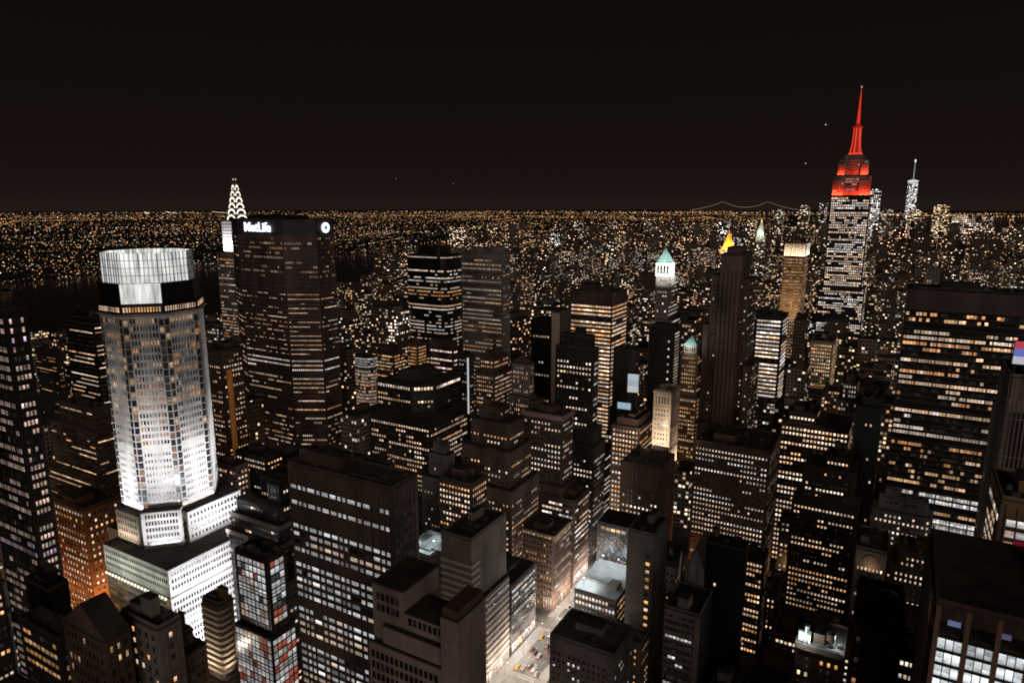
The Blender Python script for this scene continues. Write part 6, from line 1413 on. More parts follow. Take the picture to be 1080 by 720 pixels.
    facade(B, (x1 - 5.4, y0), (x1 - .6, y0), 14, z - 10, st(bay=4, flr=4.6, w=3, h=2.2, p=.55, pal='orange', gain=1.0, head=.5, margin=.3), rg)
    roof_bits(B, x0, x1, y0, y1, z, rg, n=1)
    # floodlit cream stone tower
    B, sty, rg, x0, x1, y0, y1, z, _, _ = hero('white_stone')
    y1 = y0 + 20
    mb, rb, pb = MB(), MB(), MB(); mb.prism(rect(x0, x1, y0, y1), 0, z - .5, cap=False); mb.build('wall', W_CREAM, B['root'])
    rb.box(x0 - .5, x1 + .5, y0 - .5, y1 + .5, z - .5, z + .4, bottom=True); rb.build('cornice', W_CREAM, B['root'])
    for i in range(6):
        x = x0 + i * (x1 - x0 - .5) / 5; pb.box(x, x + .5, y0 - .35, y0 - .02, 60, z - .6)
        y = y0 + i * (y1 - y0 - .5) / 5; pb.box(x1 + .02, x1 + .35, y, y + .5, 60, z - .6)
    pb.build('pier', W_CREAM, B['root'])
    for f in (((x0, y0), (x1, y0)), ((x1, y0), (x1, y1))):
        facade(B, f[0], f[1], 50, z - 10, st(bay=2.35, flr=3.5, w=1.2, h=1.7, p=.12, pal='warm', gain=.7, margin=.3), rg)
        facade(B, f[0], f[1], z - 10, z - 1, st(bay=2.35, flr=8, w=1.0, h=6.2, p=0, margin=.3, head=.6), rg)
    flood_along(B['root'], (x0, y0 - 2.2), (x1, y0 - 2.2), 90, (0, 1), (1, .86, .68), 7000, .2)
    flood(B['root'], (x0 + 5, y0 - 22, 100), ((x0 + x1) / 2, y0, z - 16), (1, .86, .68), 7000, 8, 2)
    flood_along(B['root'], (x1 + 2.2, y0), (x1 + 2.2, y1), 74, (-1, 0), (1, .86, .68), 9000, .2)
    roof_bits(B, x0, x1, y0, y1, z + .4, rg, n=1)
    # black monolith with a column of lamps at the corner
    B, sty, rg, x0, x1, y0, y1, z, _, _ = hero('monolith')
    mb, rb = MB(), MB(); mb.prism(rect(x0, x1, y0, y1), 0, z - .5, cap=False); mb.build('wall', W_BLACK, B['root'])
    rb.box(x0 - .1, x1 + .1, y0 - .1, y1 + .1, z - .5, z, bottom=True); rb.build('roof', M_ROOF, B['root'])
    facade(B, (x1 - 6.4, y0), (x1 - 2.4, y0), 60, z - 8, st(bay=3.0, flr=6.2, w=1.6, h=1.9, p=.75, pal='white', gain=1.3, head=1, margin=.2, stick=.1, rowvar=0, dark=False), rg)
    facade(B, (x1, y0), (x1, y0 + 14), 60, z - 4, st(bay=13, flr=2.6, w=12.6, h=.85, p=.95, pal='white', gain=.7, head=.5, margin=.2, rowvar=0, dark=False), rg)
    # grey block with long ledges
    B, sty, rg, x0, x1, y0, y1, z, _, _ = hero('grey_stripe')
    mb, rb, lb = MB(), MB(), MB(); mb.prism(rect(x0, x1, y0, y1), 0, z - .5, cap=False); mb.build('wall', W_DARK, B['root'])
    rb.box(x0 - .1, x1 + .1, y0 - .1, y1 + .1, z - .5, z, bottom=True); rb.build('roof', M_ROOF, B['root'])
    lb.box(x1 - 2.2, x1 + .3, y0 - .4, y0 - .02, 0, z - .6)
    for i in range(9): lb.box(x0, x1 - 2.3, y0 - .4, y0 - .02, z - 2.2 - i * 3.7, z - .8 - i * 3.7, bottom=True)
    lb.build('floor_ledge', W_STONE, B['root'])
    facade(B, (x0, y0), (x1 - 2.3, y0), 20, z - 2.2, st(bay=1.9, flr=3.7, w=1.7, h=1.9, p=.2, pal='cool', gain=.9, stick=.85, head=0, margin=.3), rg)
    roof_bits(B, x0, x1, y0, y1, z, rg, n=1)
    # low building below a bright roof terrace
    B, sty, rg, x0, x1, y0, y1, z, _, _ = hero('lit_roof')
    mb, rb = MB(), MB(); mb.prism(rect(x0, x1, y0, y1), 0, z - .5, cap=False); mb.build('wall', W_GREY, B['root'])
    rb.box(x0 - .1, x1 + .1, y0 - .1, y1 + .1, z - .5, z, bottom=True)
    rb.build('roof', mat('pale_roof_paving', (.55, .55, .53), .8, var=.35, scale=.15), B['root'])
    facade(B, (x0, y0), (x1, y0), 4, z - 1, st(bay=2.4, flr=4.2, w=1.9, h=2.4, p=.55, pal='white', gain=1.0, stick=.85, head=1.5), rg)
    facade(B, (x1, y0), (x1, y1), 4, z - 1, st(bay=2.4, flr=4.2, w=1.6, h=2.2, p=.3, pal='warm', gain=1.0, stick=.6, head=1.5), rg)
    mb = MB(); mb.box(x0 + 2, x1 - 8, y0 + 11, y0 + 11.5, z, z + 1.4); mb.box(x1 - 9, x1 - 3, y0 + 8, y0 + 16, z, z + 2.4); mb.build('roof_screen', W_STONE, B['root'])
    for (x, y) in ((x0 + 4, y0 + 4), (x0 + 4, y1 - 4), (x1 - 12, y1 - 4)):
        mb = MB(); mb.tube((x, y, z), (x, y, z + 5), .1, .08, 6); mb.box(x - .35, x + .35, y - .35, y + .35, z + 5, z + 5.25, 1, bottom=True)
        mb.build('roof_lamp', [M_STEEL, mat('cool_lamp_glass', (.5, .5, .5), .5, var=0, emit=(.86, .95, 1.0), strength=3.0)], B['root'])
        L = bpy.data.lights.new('roof_lamp_light', 'POINT'); L.energy = 9000; L.color = (.84, .95, 1.0); L.shadow_soft_size = .4
        o = bpy.data.objects.new('roof_lamp_light', L); COL.objects.link(o); o.parent = B['root']; o.location = Vector((x, y, z + 4.7)) - parent_origin(B['root'])
    # building with a glittering display front
    B, sty, rg, x0, x1, y0, y1, z, _, _ = hero('led_front')
    mb, rb = MB(), MB(); mb.prism(rect(x0, x1, y0, y1), 0, z - .5, cap=False); mb.build('wall', W_BLACK, B['root'])
    rb.box(x0 - .1, x1 + .1, y0 - .1, y1 + .1, z - .5, z, bottom=True); rb.build('roof', M_ROOF, B['root'])
    facade(B, (x0, y0), (x1, y0), z - 8, z - 1, st(bay=3.4, flr=5, w=2.8, h=2.2, p=.9, pal='orange', gain=1.0, head=.5, stick=.3, rowvar=0), rg)
    for k in range(170):
        x, zz = rg.uniform(x0 + .6, x1 - .6), rg.uniform(z - 30, z - 8)
        c = rg.choice([(.35, .5, 1.0), (1, .6, .25), (1, .85, .7), (1, .45, .18), (1, .7, .4), (.9, .95, 1)]); g = rg.uniform(.15, 1.1)
        QUEUE.append((B, x, y0, zz, 1, 0, rg.uniform(.5, 1.6), rg.uniform(.4, 1.4), (c[0] * g, c[1] * g, c[2] * g, 1)))

for k in G:
    if k in H and k not in CUSTOM and k not in ('grace', 'grid_block', 'stripe_tower'):
        plain_hero(k)
others()
def crowns():
    """pointed roofs and other tops of the buildings above"""
    def pyr(key, h, material, inset=0.3, name='pyramid_roof', drum=0):
        x0, x1, y0, y1, z = G[key]; y1 = min(y1, y0 + (x1 - x0) * 1.15)
        mb = MB(); zz = z
        P = rect(x0 + inset, x1 - inset, y0 + inset, y1 - inset)
        mb.pyramid(P, zz + .02, ((x0 + x1) / 2, (y0 + y1) / 2, zz + h)); return mb.build(name, material, BH[key]['root'])
    pyr('stone_peak', 7, W_BROWN, .6, 'hipped_roof')
    x0, x1, y0, y1, z = G['gable_left']
    mb = MB(); xm = (x0 + x1) / 2
    mb.quad([(x0, y0, z), (x1, y0, z), (xm, y0, z + 9)]); mb.quad([(x1, y1, z), (x0, y1, z), (xm, y1, z + 9)])
    mb.quad([(x1, y0, z), (x1, y1, z), (xm, y1, z + 9), (xm, y0, z + 9)], 1); mb.quad([(x0, y1, z), (x0, y0, z), (xm, y0, z + 9), (xm, y1, z + 9)], 1)
    mb.build('gable_roof', [W_BROWN, M_ROOF], BH['gable_left']['root'])
    # pale cyan pyramid
    x0, x1, y0, y1, z = G['cyan_top']; y1 = min(y1, y0 + 17)
    r = BH['cyan_top']['root']
    mb = MB(); mb.box(x0 + 2, x1 - 2, y0 + 2, y1 - 2, z, z + 7); mb.build('crown_storey', W_TAN, r)
    facade(BH['cyan_top'], (x0 + 2, y0 + 2), (x1 - 2, y0 + 2), z, z + 7, st(bay=2.2, flr=6, w=1.3, h=4, p=.9, pal='warm', head=.4, gain=1.0), random.Random(4))
    mb = MB(); mb.pyramid(rect(x0 + 1.4, x1 - 1.4, y0 + 1.4, y1 - 1.4), z + 7.02, ((x0 + x1) / 2, (y0 + y1) / 2, z + 15)); mb.build('pyramid_roof', M_COPPER, r)
    flood(r, (x0 + 5, y0 - 7, z + 5), ((x0 + x1) / 2, y0 + 4, z + 11), (.72, .95, 1.0), 1900, 2, 1)
    flood(r, (x1 + 7, y0 + 5, z + 5), (x1 - 4, (y0 + y1) / 2, z + 11), (.72, .95, 1.0), 1900, 2, 1)
    # green pyramid over a floodlit white crown
    x0, x1, y0, y1, z = G['green_pyr']; y1 = y0 + (x1 - x0)
    r = BH['green_pyr']['root']
    mb = MB(); mb.box(x0 - .6, x1 + .6, y0 - .6, y1 + .6, z, z + 13); mb.build('crown_storey', W_WHITE, r)
    facade(BH['green_pyr'], (x0 - .6, y0 - .6), (x1 + .6, y0 - .6), z, z + 13, st(bay=3.6, flr=11.5, w=1.9, h=8.5, p=0, head=.6, margin=.5), random.Random(4))
    mb = MB(); a = rect(x0, x1, y0, y1)
    mb.prism(a, z + 13.02, z + 17, top=rect(x0 + 2, x1 - 2, y0 + 2, y1 - 2)); mb.pyramid(rect(x0 + 2, x1 - 2, y0 + 2, y1 - 2), z + 17.02, ((x0 + x1) / 2, (y0 + y1) / 2, z + 27)); mb.build('pyramid_roof', M_COPPER, r)
    flood(r, ((x0 + x1) / 2, y0 - 14, z - 2), ((x0 + x1) / 2, y0, z + 10), (.9, 1.0, .96), 6500, 10, 2)
    flood(r, ((x0 + x1) / 2, y0 - 16, z + 16), ((x0 + x1) / 2, y0 + 4, z + 21), (.8, 1.0, .95), 3600, 8, 2)
    flood(r, (x1 + 16, y0 + 9, z + 16), (x1 - 4, y0 + 9, z + 21), (.8, 1.0, .95), 3600, 8, 2)
    flood(r, (x1 + 14, y0 + 10, z - 2), (x1, y0 + 10, z + 10), (.9, 1.0, .96), 6500, 10, 2)
    # bright pilasters round the golden tower's top
    x0, x1, y0, y1, z = G['golden']; r = BH['golden']['root']
    mb = MB()
    for i in range(6):
        x = x0 + .2 + i * (x1 - x0 - 1.6) / 5; mb.box(x, x + 1.2, y0 - .8, y0 - .02, z - 16, z - 1)
        y = y0 + .2 + i * (y1 - y0 - 1.6) / 5; mb.box(x1 + .02, x1 + .8, y, y + 1.2, z - 16, z - 1)
    mb.build('pilaster', W_WHITE, r)
    flood_along(r, (x0, y0 - 3), (x1, y0 - 3), z - 17, (0, 1), (1, .9, .74), 14000, .3)
    flood_along(r, (x1 + 3, y0), (x1 + 3, y1), z - 17, (-1, 0), (1, .95, .9), 16000, .3)
    flood(r, ((x0 + x1) / 2, y0 - 26, 108), ((x0 + x1) / 2, y0, 175), (1, .66, .36), 9000, 10, 3)
    # ledges, frames and lit trims
    x0, x1, y0, y1, z = G['pink_cornice']; r = BH['pink_cornice']['root']
    mb = MB()
    for (a, b, c, d) in ((x0 - 1, x1 + 1, y0 - 1, y0 - .16), (x1 + .16, x1 + 1, y0 - .15, y1), ): mb.box(a, b, c, d, z - 2.6, z + .6, bottom=True)
    mb.build('cornice', mat('pale_pink_cornice', (.50, .36, .34), .8, var=.2), r)
    x0, x1, y0, y1, z = G['fifth_brown']; r = BH['fifth_brown']['root']
    mb = MB(); mb.box(x0 - .8, x1 + .8, y0 - .8, y0 - .16, z - 2, z + .6, bottom=True); mb.box(x1 + .16, x1 + .8, y0 - .15, y1, z - 2, z + .6, bottom=True); mb.build('cornice', W_TAN, r)
    facade(BH['fifth_brown'], (x0, y0 - .8), (x1, y0 - .8), z - 2.6, z + .4, st(bay=2.2, flr=2.4, w=.9, h=1.0, p=.95, pal='peach', gain=1.5, head=.3, rowvar=0), random.Random(2))
    B = BH['fifth_brown']
    facade(B, (x1 - 8, y0), (x1, y0), 0, 11, st(bay=1.9, flr=10, w=1.5, h=8.5, p=1, pal='cool', gain=1.2, head=.4, margin=.2, rowvar=0), random.Random(2))
    facade(B, (x1, y0), (x1, y1), 0, 8, st(bay=2.4, flr=7, w=2.1, h=5.6, p=.95, pal='white', gain=1.3, head=.4, margin=.2, rowvar=0), random.Random(2))
    x0, x1, y0, y1, z = G['framed']; r = BH['framed']['root']
    mb = MB()
    for (a, b) in ((x0 - .1, x0 + 1.1), (x1 - 1.1, x1 + .1)): mb.box(a, b, y0 - .9, y0 - .2, 40, z - .8)
    mb.box(x0 + 1.15, x1 - 1.15, y0 - .9, y0 - .2, z - 2.6, z - .8, bottom=True); mb.build('frame', W_WHITE, r)
    flood(r, ((x0 + x1) / 2, y0 - 30, 55), ((x0 + x1) / 2, y0, z - 18), (1, .88, .82), 26000, 14, 3)
    x0, x1, y0, y1, z = G['white_frame']; r = BH['white_frame']['root']
    lamp = mat('white_light_tube', (.5, .5, .5), .5, var=0, emit=(.95, .96, 1.0), strength=.55)
    mb = MB(); mb.box(x0 - .1, x0 + .5, y0 - .6, y0 - .2, 40, z - .6); mb.box(x1 - .5, x1 + .1, y0 - .6, y0 - .2, 40, z - .6); mb.box(x0 + .55, x1 - .55, y0 - .6, y0 - .2, z - 5, z - 3.4, bottom=True); mb.build('light_tube', lamp, r)
    x0, x1, y0, y1, z = G['light_fin']; r = BH['light_fin']['root']
    mb = MB(); mb.box(x1 - 1.0, x1 + .3, y0 - .7, y0 - .2, 80, z - 1); mb.build('light_tube', lamp, r)
    x0, x1, y0, y1, z = G['warm_stripe']; r = BH['warm_stripe']['root']
    mb = MB(); mb.box(x1 + .05, x1 + .5, y0 + 4, y0 + 8.4, 70, z - 14); mb.build('light_stripe', mat('amber_lit_panel', (.5, .3, .1), .6, var=.5, scale=.25, emit=(1, .33, .07), strength=.075), r)
    x0, x1, y0, y1, z = G['arched']; r = BH['arched']['root']
    xm = (x0 + x1) / 2; mb = MB(); n = 14
    for i in range(n):
        a0, a1 = math.pi * i / n, math.pi * (i + 1) / n
        ring = []
        for (rr, a) in ((3.0, a0), (3.9, a0), (3.9, a1), (3.0, a1)): ring.append((xm + math.cos(a) * rr, z - 7 + math.sin(a) * rr))
        mb.quad([(x, y0 - .45, zz) for x, zz in ring]); mb.quad([(ring[1][0], y0 - .45, ring[1][1]), (ring[1][0], y0, ring[1][1]), (ring[2][0], y0, ring[2][1]), (ring[2][0], y0 - .45, ring[2][1])])
    mb.build('arch', W_TAN, r)
    flood(r, (xm, y0 - 4, z - 12), (xm, y0, z - 5), (1, .72, .45), 160, 3, .6)
    # bright machinery on a roof
    x0, x1, y0, y1, z = G['roof_works']; r = BH['roof_works']['root']
    mb = MB(); rg = random.Random(21)
    for i in range(7):
        a, b = rg.uniform(x0 + 1, x1 - 4), rg.uniform(y0 + 1, y0 + 10); mb.box(a, a + rg.uniform(1.5, 3), b, b + rg.uniform(1.5, 4), z + .01, z + rg.uniform(1.5, 5) + i * .01)
    mb.tube((x0 + 4, y0 + 2, z), (x0 + 4, y0 + 2, z + 9), .25, .2, 6); mb.tube((x1 - 4, y0 + 2, z), (x1 - 4, y0 + 2, z + 9), .25, .2, 6)
    mb.build('roof_machinery', mat('white_painted_steel', (.7, .74, .72), .6, var=.3, scale=.3), r)
    for (x, y) in ((x0 + 4.2, y0 - 1), (x1 - 4.2, y0 + 6)):
        L = bpy.data.lights.new('work_light', 'POINT'); L.energy = 5200; L.color = (.85, 1, .95); L.shadow_soft_size = .3
        o = bpy.data.objects.new('work_light', L); COL.objects.link(o); o.parent = r; o.location = Vector((x, y, z + 5)) - parent_origin(r)
    # striped glass tower: red and white panes
    x0, x1, y0, y1, z = G['glass_red']
    for i, q in enumerate(QUEUE):
        if q[0] is BH['glass_red']:
            rq = random.Random(int(q[3] * 13) * 7 + int((q[1] + q[2]) / 5.6) if int(q[1] * 9 + q[3]) % 3 else int(q[1] * 31 + q[2] * 57 + q[3] * 13)); low = 1 if q[3] < z - 34 or q[3] > z - 5 else 0
            h = rq.random() + .12 * low
            g = rq.uniform(.4, .9)
            c = (1.0, .22, .12) if h > .93 else ((1.0, .64, .46) if h > .8 else (.95, .93, .91))
            if h > .93: g *= .6
            if h < .06: g *= .08
            QUEUE[i] = q[:8] + ((c[0] * g, c[1] * g, c[2] * g, 1),)
    r = BH['glass_red']['root']; mb = MB(); rg = random.Random(2)
    for i in range(9):
        a, b = rg.uniform(x0 + .5, x1 - 4), rg.uniform(y0 + .5, y1 - 3); mb.box(a, a + rg.uniform(2, 5), b, b + rg.uniform(1, 3), z, z + rg.uniform(1, 3.5) + i * .01)
    mb.build('roof_scaffold', M_STEEL, r)
    x0, x1, y0, y1, z = G['brick']; r = BH['brick']['root']
    flood(r, (x0 + 10, y0 - 22, 20), ((x0 + x1) / 2, y0, 48), (1, .46, .16), 11000, 24, 3)
    flood(r, (x1 + 10, y0 + 6, 22), (x1, y0 + 8, 50), (1, .46, .16), 5000, 14, 3)
    # curved balconies
    x0, x1, y0, y1, z = G['balcony']; r = BH['balcony']['root']
    pale = mat('pale_balcony_concrete', (.55, .47, .38), .8, var=.25)
    k = 0; zz = 6.0
    while zz < z - 1:
        mb = MB(); mb.prism(rounded(x0 - 1, x1 + 1.6, y0 - 1.6, y1 - 1, 2.6, 4), zz, zz + 1.25, bottom=True); mb.build('balcony', pale, r); zz += 3.3
    flood(r, (x0 + 3, y0 - 12, 34), ((x0 + x1) / 2, y0, 50), (1, .86, .68), 2600, 4, 1)
    flood(r, (x1 + 8, y0 + 2, 34), (x1, y0, 50), (1, .86, .68), 1500, 4, 1)
    # pale terrace edges
    x0, x1, y0, y1, z = G['terraced']; r = BH['terraced']['root']
    mb = MB(); e = .5
    for (g_, zt) in ((2, 80), (0, z)):
        a, b, c = x0 - g_ - .5, x1 + g_ * .6 + .5, y0 - g_ * .8 - .5
        mb.box(a, b, c, c + .3, zt - 1.6, zt + 1.1, bottom=True); mb.box(b - .3, b, c + .31, y1, zt - 1.6, zt + 1.1, bottom=True)
    mb.build('terrace_edge', W_STONE, r)
crowns()

def corner_slab():
    """the near slab in the bottom right corner: black roof, posts, brilliant window bands"""
    x0, x1, y0, y1, z = 12.8, 86.0, 165.0, 205.5, 174.0
    root = thing('office_tower', ((x0 + x1) / 2, (y0 + y1) / 2, 0), 'near slab in the bottom right corner with a huge black roof and brilliant white windows', 'office tower')
    B = dict(root=root, wall=W_BROWN, kids=100, key='corner_slab'); BH['corner_slab'] = B
    rg = random.Random(44)
    mb, rb = MB(), MB()
    mb.prism(rect(x0, x1, y0 + .9, y1), 0, z - 7.8, cap=False); mb.prism(rect(x0 + 1.5, x1, y0 + 6, y1), z - 7.2, z - .6, cap=False)
    mb.build('wall', W_BROWN, root)
    rb.box(x0, x1, y0, y1, z - .6, z, bottom=True); rb.box(x0, x1, y0 + .8, y1, z - 7.8, z - 7.2); rb.build('roof', M_ROOF, root)
    ph = MB(); ph.box(x0 + .3, x1 - .3, y0 + .3, y0 + .7, z, z + .9); ph.box(x0 + .3, x0 + .7, y0 + .71, y1 - .3, z, z + .9); ph.build('parapet', W_BROWN, root)
    post = mat('red_brown_posts', (.32, .18, .13), .8, var=.3)
    i = 0; x = x0 + .4
    while x < x1 - 1:
        pb = MB(); pb.box(x, x + .95, y0 + .1, y0 + .85, 60, z - .62); pb.build('column', post, root)
        x += 5.6
    eb = MB(); y = y0 + 2
    while y < y1 - 1: eb.box(x0 - .5, x0 - .02, y, y + .7, 40, z - .7); y += 2.4
    eb.build('side_rib', W_TAN, root)
    k = 0; zt = z - 7.8
    while zt > 70:
        x = x0 + 1.4; kk = 0
        while x < x1 - 6:
            on = rg.random() < (.5 if k == 0 else .93)
            for s in range(3):
                g = (rg.uniform(1.15, 1.7) if on else rg.uniform(.02, .1)) * (.6 if k == 0 else 1)
                c = (.90, .95, .97)
                QUEUE.append((B, x + .78 + s * 1.53, y0 + .9, zt - 2.0, 1, 0, 1.5, 2.62, (c[0] * g, c[1] * g, c[2] * g, 1)))
            x += 5.6
        zt -= 3.35; k += 1
    sp = MB(); zt = z - 7.8
    while zt > 66: sp.box(x0, x1, y0 + .5, y0 + .88, zt - .65, zt - .05, bottom=True); zt -= 3.35
    sp.build('spandrel', W_DARK, root)
    nb = MB(); nb.box(x0 + 18, x1 - 4, y1 - .35, y1 - .02, z + .02, z + 1.0); nb.build('red_light_strip', mat('red_neon', (.3, .02, .05), .5, var=.3, emit=(.9, .02, .08), strength=.10), root)
    for j in range(5):
        m_ = MB(); a = x0 + 3 + j * 9.1; m_.box(a, a + 2.4, y0 + 1.6, y0 + 2.2, z - 5.6, z - 4.6)
        c = [(.45, .5, 1.0), (.25, .25, .5), (.9, .2, .12), (.55, .55, .6), (.9, .85, .8)][j]
        m_.build('lamp', mat('loggia_lamp_%d' % j, (.2, .2, .2), .5, var=0, emit=c, strength=.22), root)
    roof_bits(B, x0 + 20, x1 - 4, y0 + 10, y1 - 6, z, rg, n=2)
    # slim ribbed neighbour on its east side is another house
    x0, x1, y0, y1, z = -3.4, 9.5, 205.0, 232.0, 141.0
    root = thing('apartment_tower', ((x0 + x1) / 2, (y0 + y1) / 2, 0), 'slim dark tower with ladder like pale ledges beside the near black roof', 'apartment tower')
    B = dict(root=root, wall=W_BROWN, kids=100, key='ladder'); BH['ladder'] = B
    mb, rb, lb = MB(), MB(), MB()
    mb.prism(rect(x0, x1, y0, y1), 0, z - .5, cap=False); mb.build('wall', W_BROWN, root); rb.box(x0 - .1, x1 + .1, y0 - .1, y1 + .1, z - .5, z, bottom=True); rb.build('roof', M_ROOF, root)
    zz = 30
    while zz < z - 2:
        lb.box(x0 + 4, x1 - 1.2, y0 - .8, y0 - .02, zz, zz + .7, bottom=True); zz += 3.4
    lb.build('floor_ledge', W_STONE, root)
    facade(B, (x0, y0), (x0 + 3.8, y0), 60, z - 2, st(bay=2.6, flr=3.4, w=1.4, h=1.8, p=.22, pal='orange', gain=.6, margin=.3), rg)
    roof_bits(B, x0, x1, y0, y1, z, rg, n=1, tank=False)
    water_tank(root, x0 + 8.4, y0 + 9, z, 2.6)
corner_slab()

def avenue_row():
    """the row of houses on the far side of the lit avenue"""
    spec = [(-206, -178.6, 309.8, 341, 44, 'cool', 'dark glass house on the avenue with slanting white shop rows', W_DARK),
            (-204, -178.6, 396, 422, 62, 'white', 'narrow brown house on the avenue behind the glowing corner building', W_BROWN)]
    for i, (a, b, c, d, z, pal, lab, w) in enumerate(spec):
        B = new_building('commercial_building', lab, 'commercial building', a, b, c, d, w); B['key'] = 'row%d' % i; BH[B['key']] = B
        rg = random.Random(90 + i); mb, rb = MB(), MB()
        s = st(bay=2.6, flr=3.8, w=2.3, h=1.8, p=.6, pal=pal, gain=1.0, stick=.75, rowvar=.6)
        block(B, mb, rb, a, b, c, d, 0, z, s, rg, base=9)
        facade(B, (b, c), (b, d), 0, 8, st(bay=3.2, flr=7, w=2.8, h=5.4, p=.95, pal='white', gain=1.5, head=.4, margin=.3, rowvar=0), rg)
        mb.build('wall', w, B['root']); rb.build('roof', M_ROOF, B['root']); roof_bits(B, a, b, c, d, z, rg, n=2)
        k = c + 4
        while k < d:
            fb = MB(); fb.box(b + .1, b + 1.3, k - .4, k + .4, 4.6, 4.85, bottom=True); fb.build('shop_lamp', [M_DARK], B['root'])
            L = bpy.data.lights.new('shop_lamp_light', 'POINT'); L.energy = 5200; L.color = rg.choice([(1, .93, .86), (.8, .92, 1), (1, .8, .6)]); L.shadow_soft_size = .5
            o = bpy.data.objects.new('shop_lamp_light', L); COL.objects.link(o); o.parent = B['root']; o.location = Vector((b + 1.9, k, 4.2)) - parent_origin(B['root']); k += 9
avenue_row()

def lit_terrace():
    x0, x1, y0, y1, z = -222.0, -204.0, 268.0, 292.0, 76.0
    B = new_building('commercial_building', 'building whose roof terrace glows cold white behind the big brown slab', 'commercial building', x0, x1, y0, y1, W_GREY); B['key'] = 'terrace'; BH['terrace'] = B
    rg = random.Random(61); mb, rb = MB(), MB()
    block(B, mb, rb, x0, x1, y0, y1, 0, z, st(bay=2.8, p=.3, pal='cool'), rg)
    mb.build('wall', W_GREY, B['root']); rb.build('roof', mat('pale_roof_paving', (.55, .55, .53), .8), B['root'])
    roof_bits(B, x0, x1, y0, y1, z, rg, n=2)
    for (x, y) in ((x0 + 4, y0 + 5), (x1 - 3, y0 + 8), (x1 - 4, y1 - 5)):
        m = MB(); m.tube((x, y, z), (x, y, z + 5), .1, .08, 6); m.box(x - .4, x + .4, y - .4, y + .4, z + 5, z + 5.25, 1, bottom=True)
        m.build('roof_lamp', [M_STEEL, mat('cool_lamp_glass', (.5, .5, .5), .5, var=0, emit=(.86, .95, 1.0), strength=3.0)], B['root'])
        L = bpy.data.lights.new('roof_lamp_light', 'POINT'); L.energy = 3800; L.color = (.72, .93, 1.0); L.shadow_soft_size = .4
        o = bpy.data.objects.new('roof_lamp_light', L); COL.objects.link(o); o.parent = B['root']; o.location = Vector((x, y, z + 4.7)) - parent_origin(B['root'])
lit_terrace()

def church():
    cx, cy = -92.0, 384.0
    root = thing('church', (cx, cy, 0), 'dark stone church with a steep grey roof beside the grey blank slab', 'church')
    mb = MB(); mb.box(cx - 8, cx + 8, cy - 3, cy + 22, 0, 38); mb.quad([(cx - 8, cy - 3, 38), (cx + 8, cy - 3, 38), (cx, cy - 3, 60)]); mb.quad([(cx + 8, cy + 22, 38), (cx - 8, cy + 22, 38), (cx, cy + 22, 60)])
    mb.build('wall', W_STONE, root)
    rb = MB(); rb.quad([(cx + 8.4, cy - 3.4, 37.6), (cx + 8.4, cy + 22, 37.6), (cx, cy + 22, 60.4), (cx, cy - 3.4, 60.4)]); rb.quad([(cx - 8.4, cy + 22, 37.6), (cx - 8.4, cy - 3.4, 37.6), (cx, cy - 3.4, 60.4), (cx, cy + 22, 60.4)])
    rb.build('roof', mat('slate_roof', (.16, .14, .15), .7, var=.3), root)
    for s in (-1, 1):
        tb = MB(); tb.tube((cx + s * 8.2, cy - 3.2, 30), (cx + s * 8.2, cy - 3.2, 47), 1.3, 1.1, 8); tb.tube((cx + s * 8.2, cy - 3.2, 47), (cx + s * 8.2, cy - 3.2, 56), 1.2, .1, 8); tb.build('pinnacle', W_STONE, root)
church()

def billboards():
    # screens standing on roofs
    for (x, y, z, w, h, rot, cols, lab) in ((-168.5, 476, 121, 8, 14, 12, [(.80, .88, .98), (.62, .72, .86), (.9, .92, .95)], 'bright white advertising screen standing above the ledged brown block'),
                                            (-172, 468, 109.5, 10, 5, 6, [(.5, .78, 1.0), (.62, .85, 1.0), (.45, .7, .95)], 'small pale blue screen low beside the bright white advertising screen'),
                                            (42.2, 324, 198.5, 5, 9, 0, [(.85, .10, .16), (.25, .3, .9), (.9, .9, 1.0)], 'red and blue lit sign at the right edge beside the beige tower')):
        root = thing('lit_screen', (x, y, z), lab, 'screen'); r = R(rot); ca, sa = math.cos(r), math.sin(r)
        def T(u, v, q): return (x + u * ca - v * sa, y + u * sa + v * ca, q)
        mb = MB()
        for s in (-1, 1):
            mb.tube(T(s * w * .35, .35, z - 14), T(s * w * .35, .35, z), .2, .2, 6)
        P = [T(-w / 2 - .3, 0, 0)[:2], T(w / 2 + .3, 0, 0)[:2], T(w / 2 + .3, .7, 0)[:2], T(-w / 2 - .3, .7, 0)[:2]]
        mb.prism(P, z - .3, z + h + .3, bottom=True); mb.build('frame', M_DARK, root)
        sb = MB(); n = 3
        for i in range(n):
            za, zb = z + h * (n - 1 - i) / n, z + h * (n - i) / n; g = .5
            sb.quad([T(-w / 2, -.05, za), T(w / 2, -.05, za), T(w / 2, -.05, zb), T(-w / 2, -.05, zb)], 0, None, (*[c * g for c in cols[i]], 1))
        sb.build('panel', M_LAMP, root, glow=True)
billboards()

# ------------------------------------------------------------------ far landmarks
def far_tower(name, label, cat, parts, material, plan=None, glow=None, extra=None):
    x0 = min(p[0] for p in parts); x1 = max(p[1] for p in parts); y0 = min(p[2] for p in parts); y1 = max(p[3] for p in parts)
    root = thing(name, ((x0 + x1) / 2, (y0 + y1) / 2, 0), label, cat)
    mb = MB()
    for (a, b, c, d, z0, z1) in parts: mb.prism(rect(a, b, c, d), z0, z1, 0, 1, a=glow, b=plan)
    mb.build('wall', [material, M_ROOF], root, facade=True)
    return root

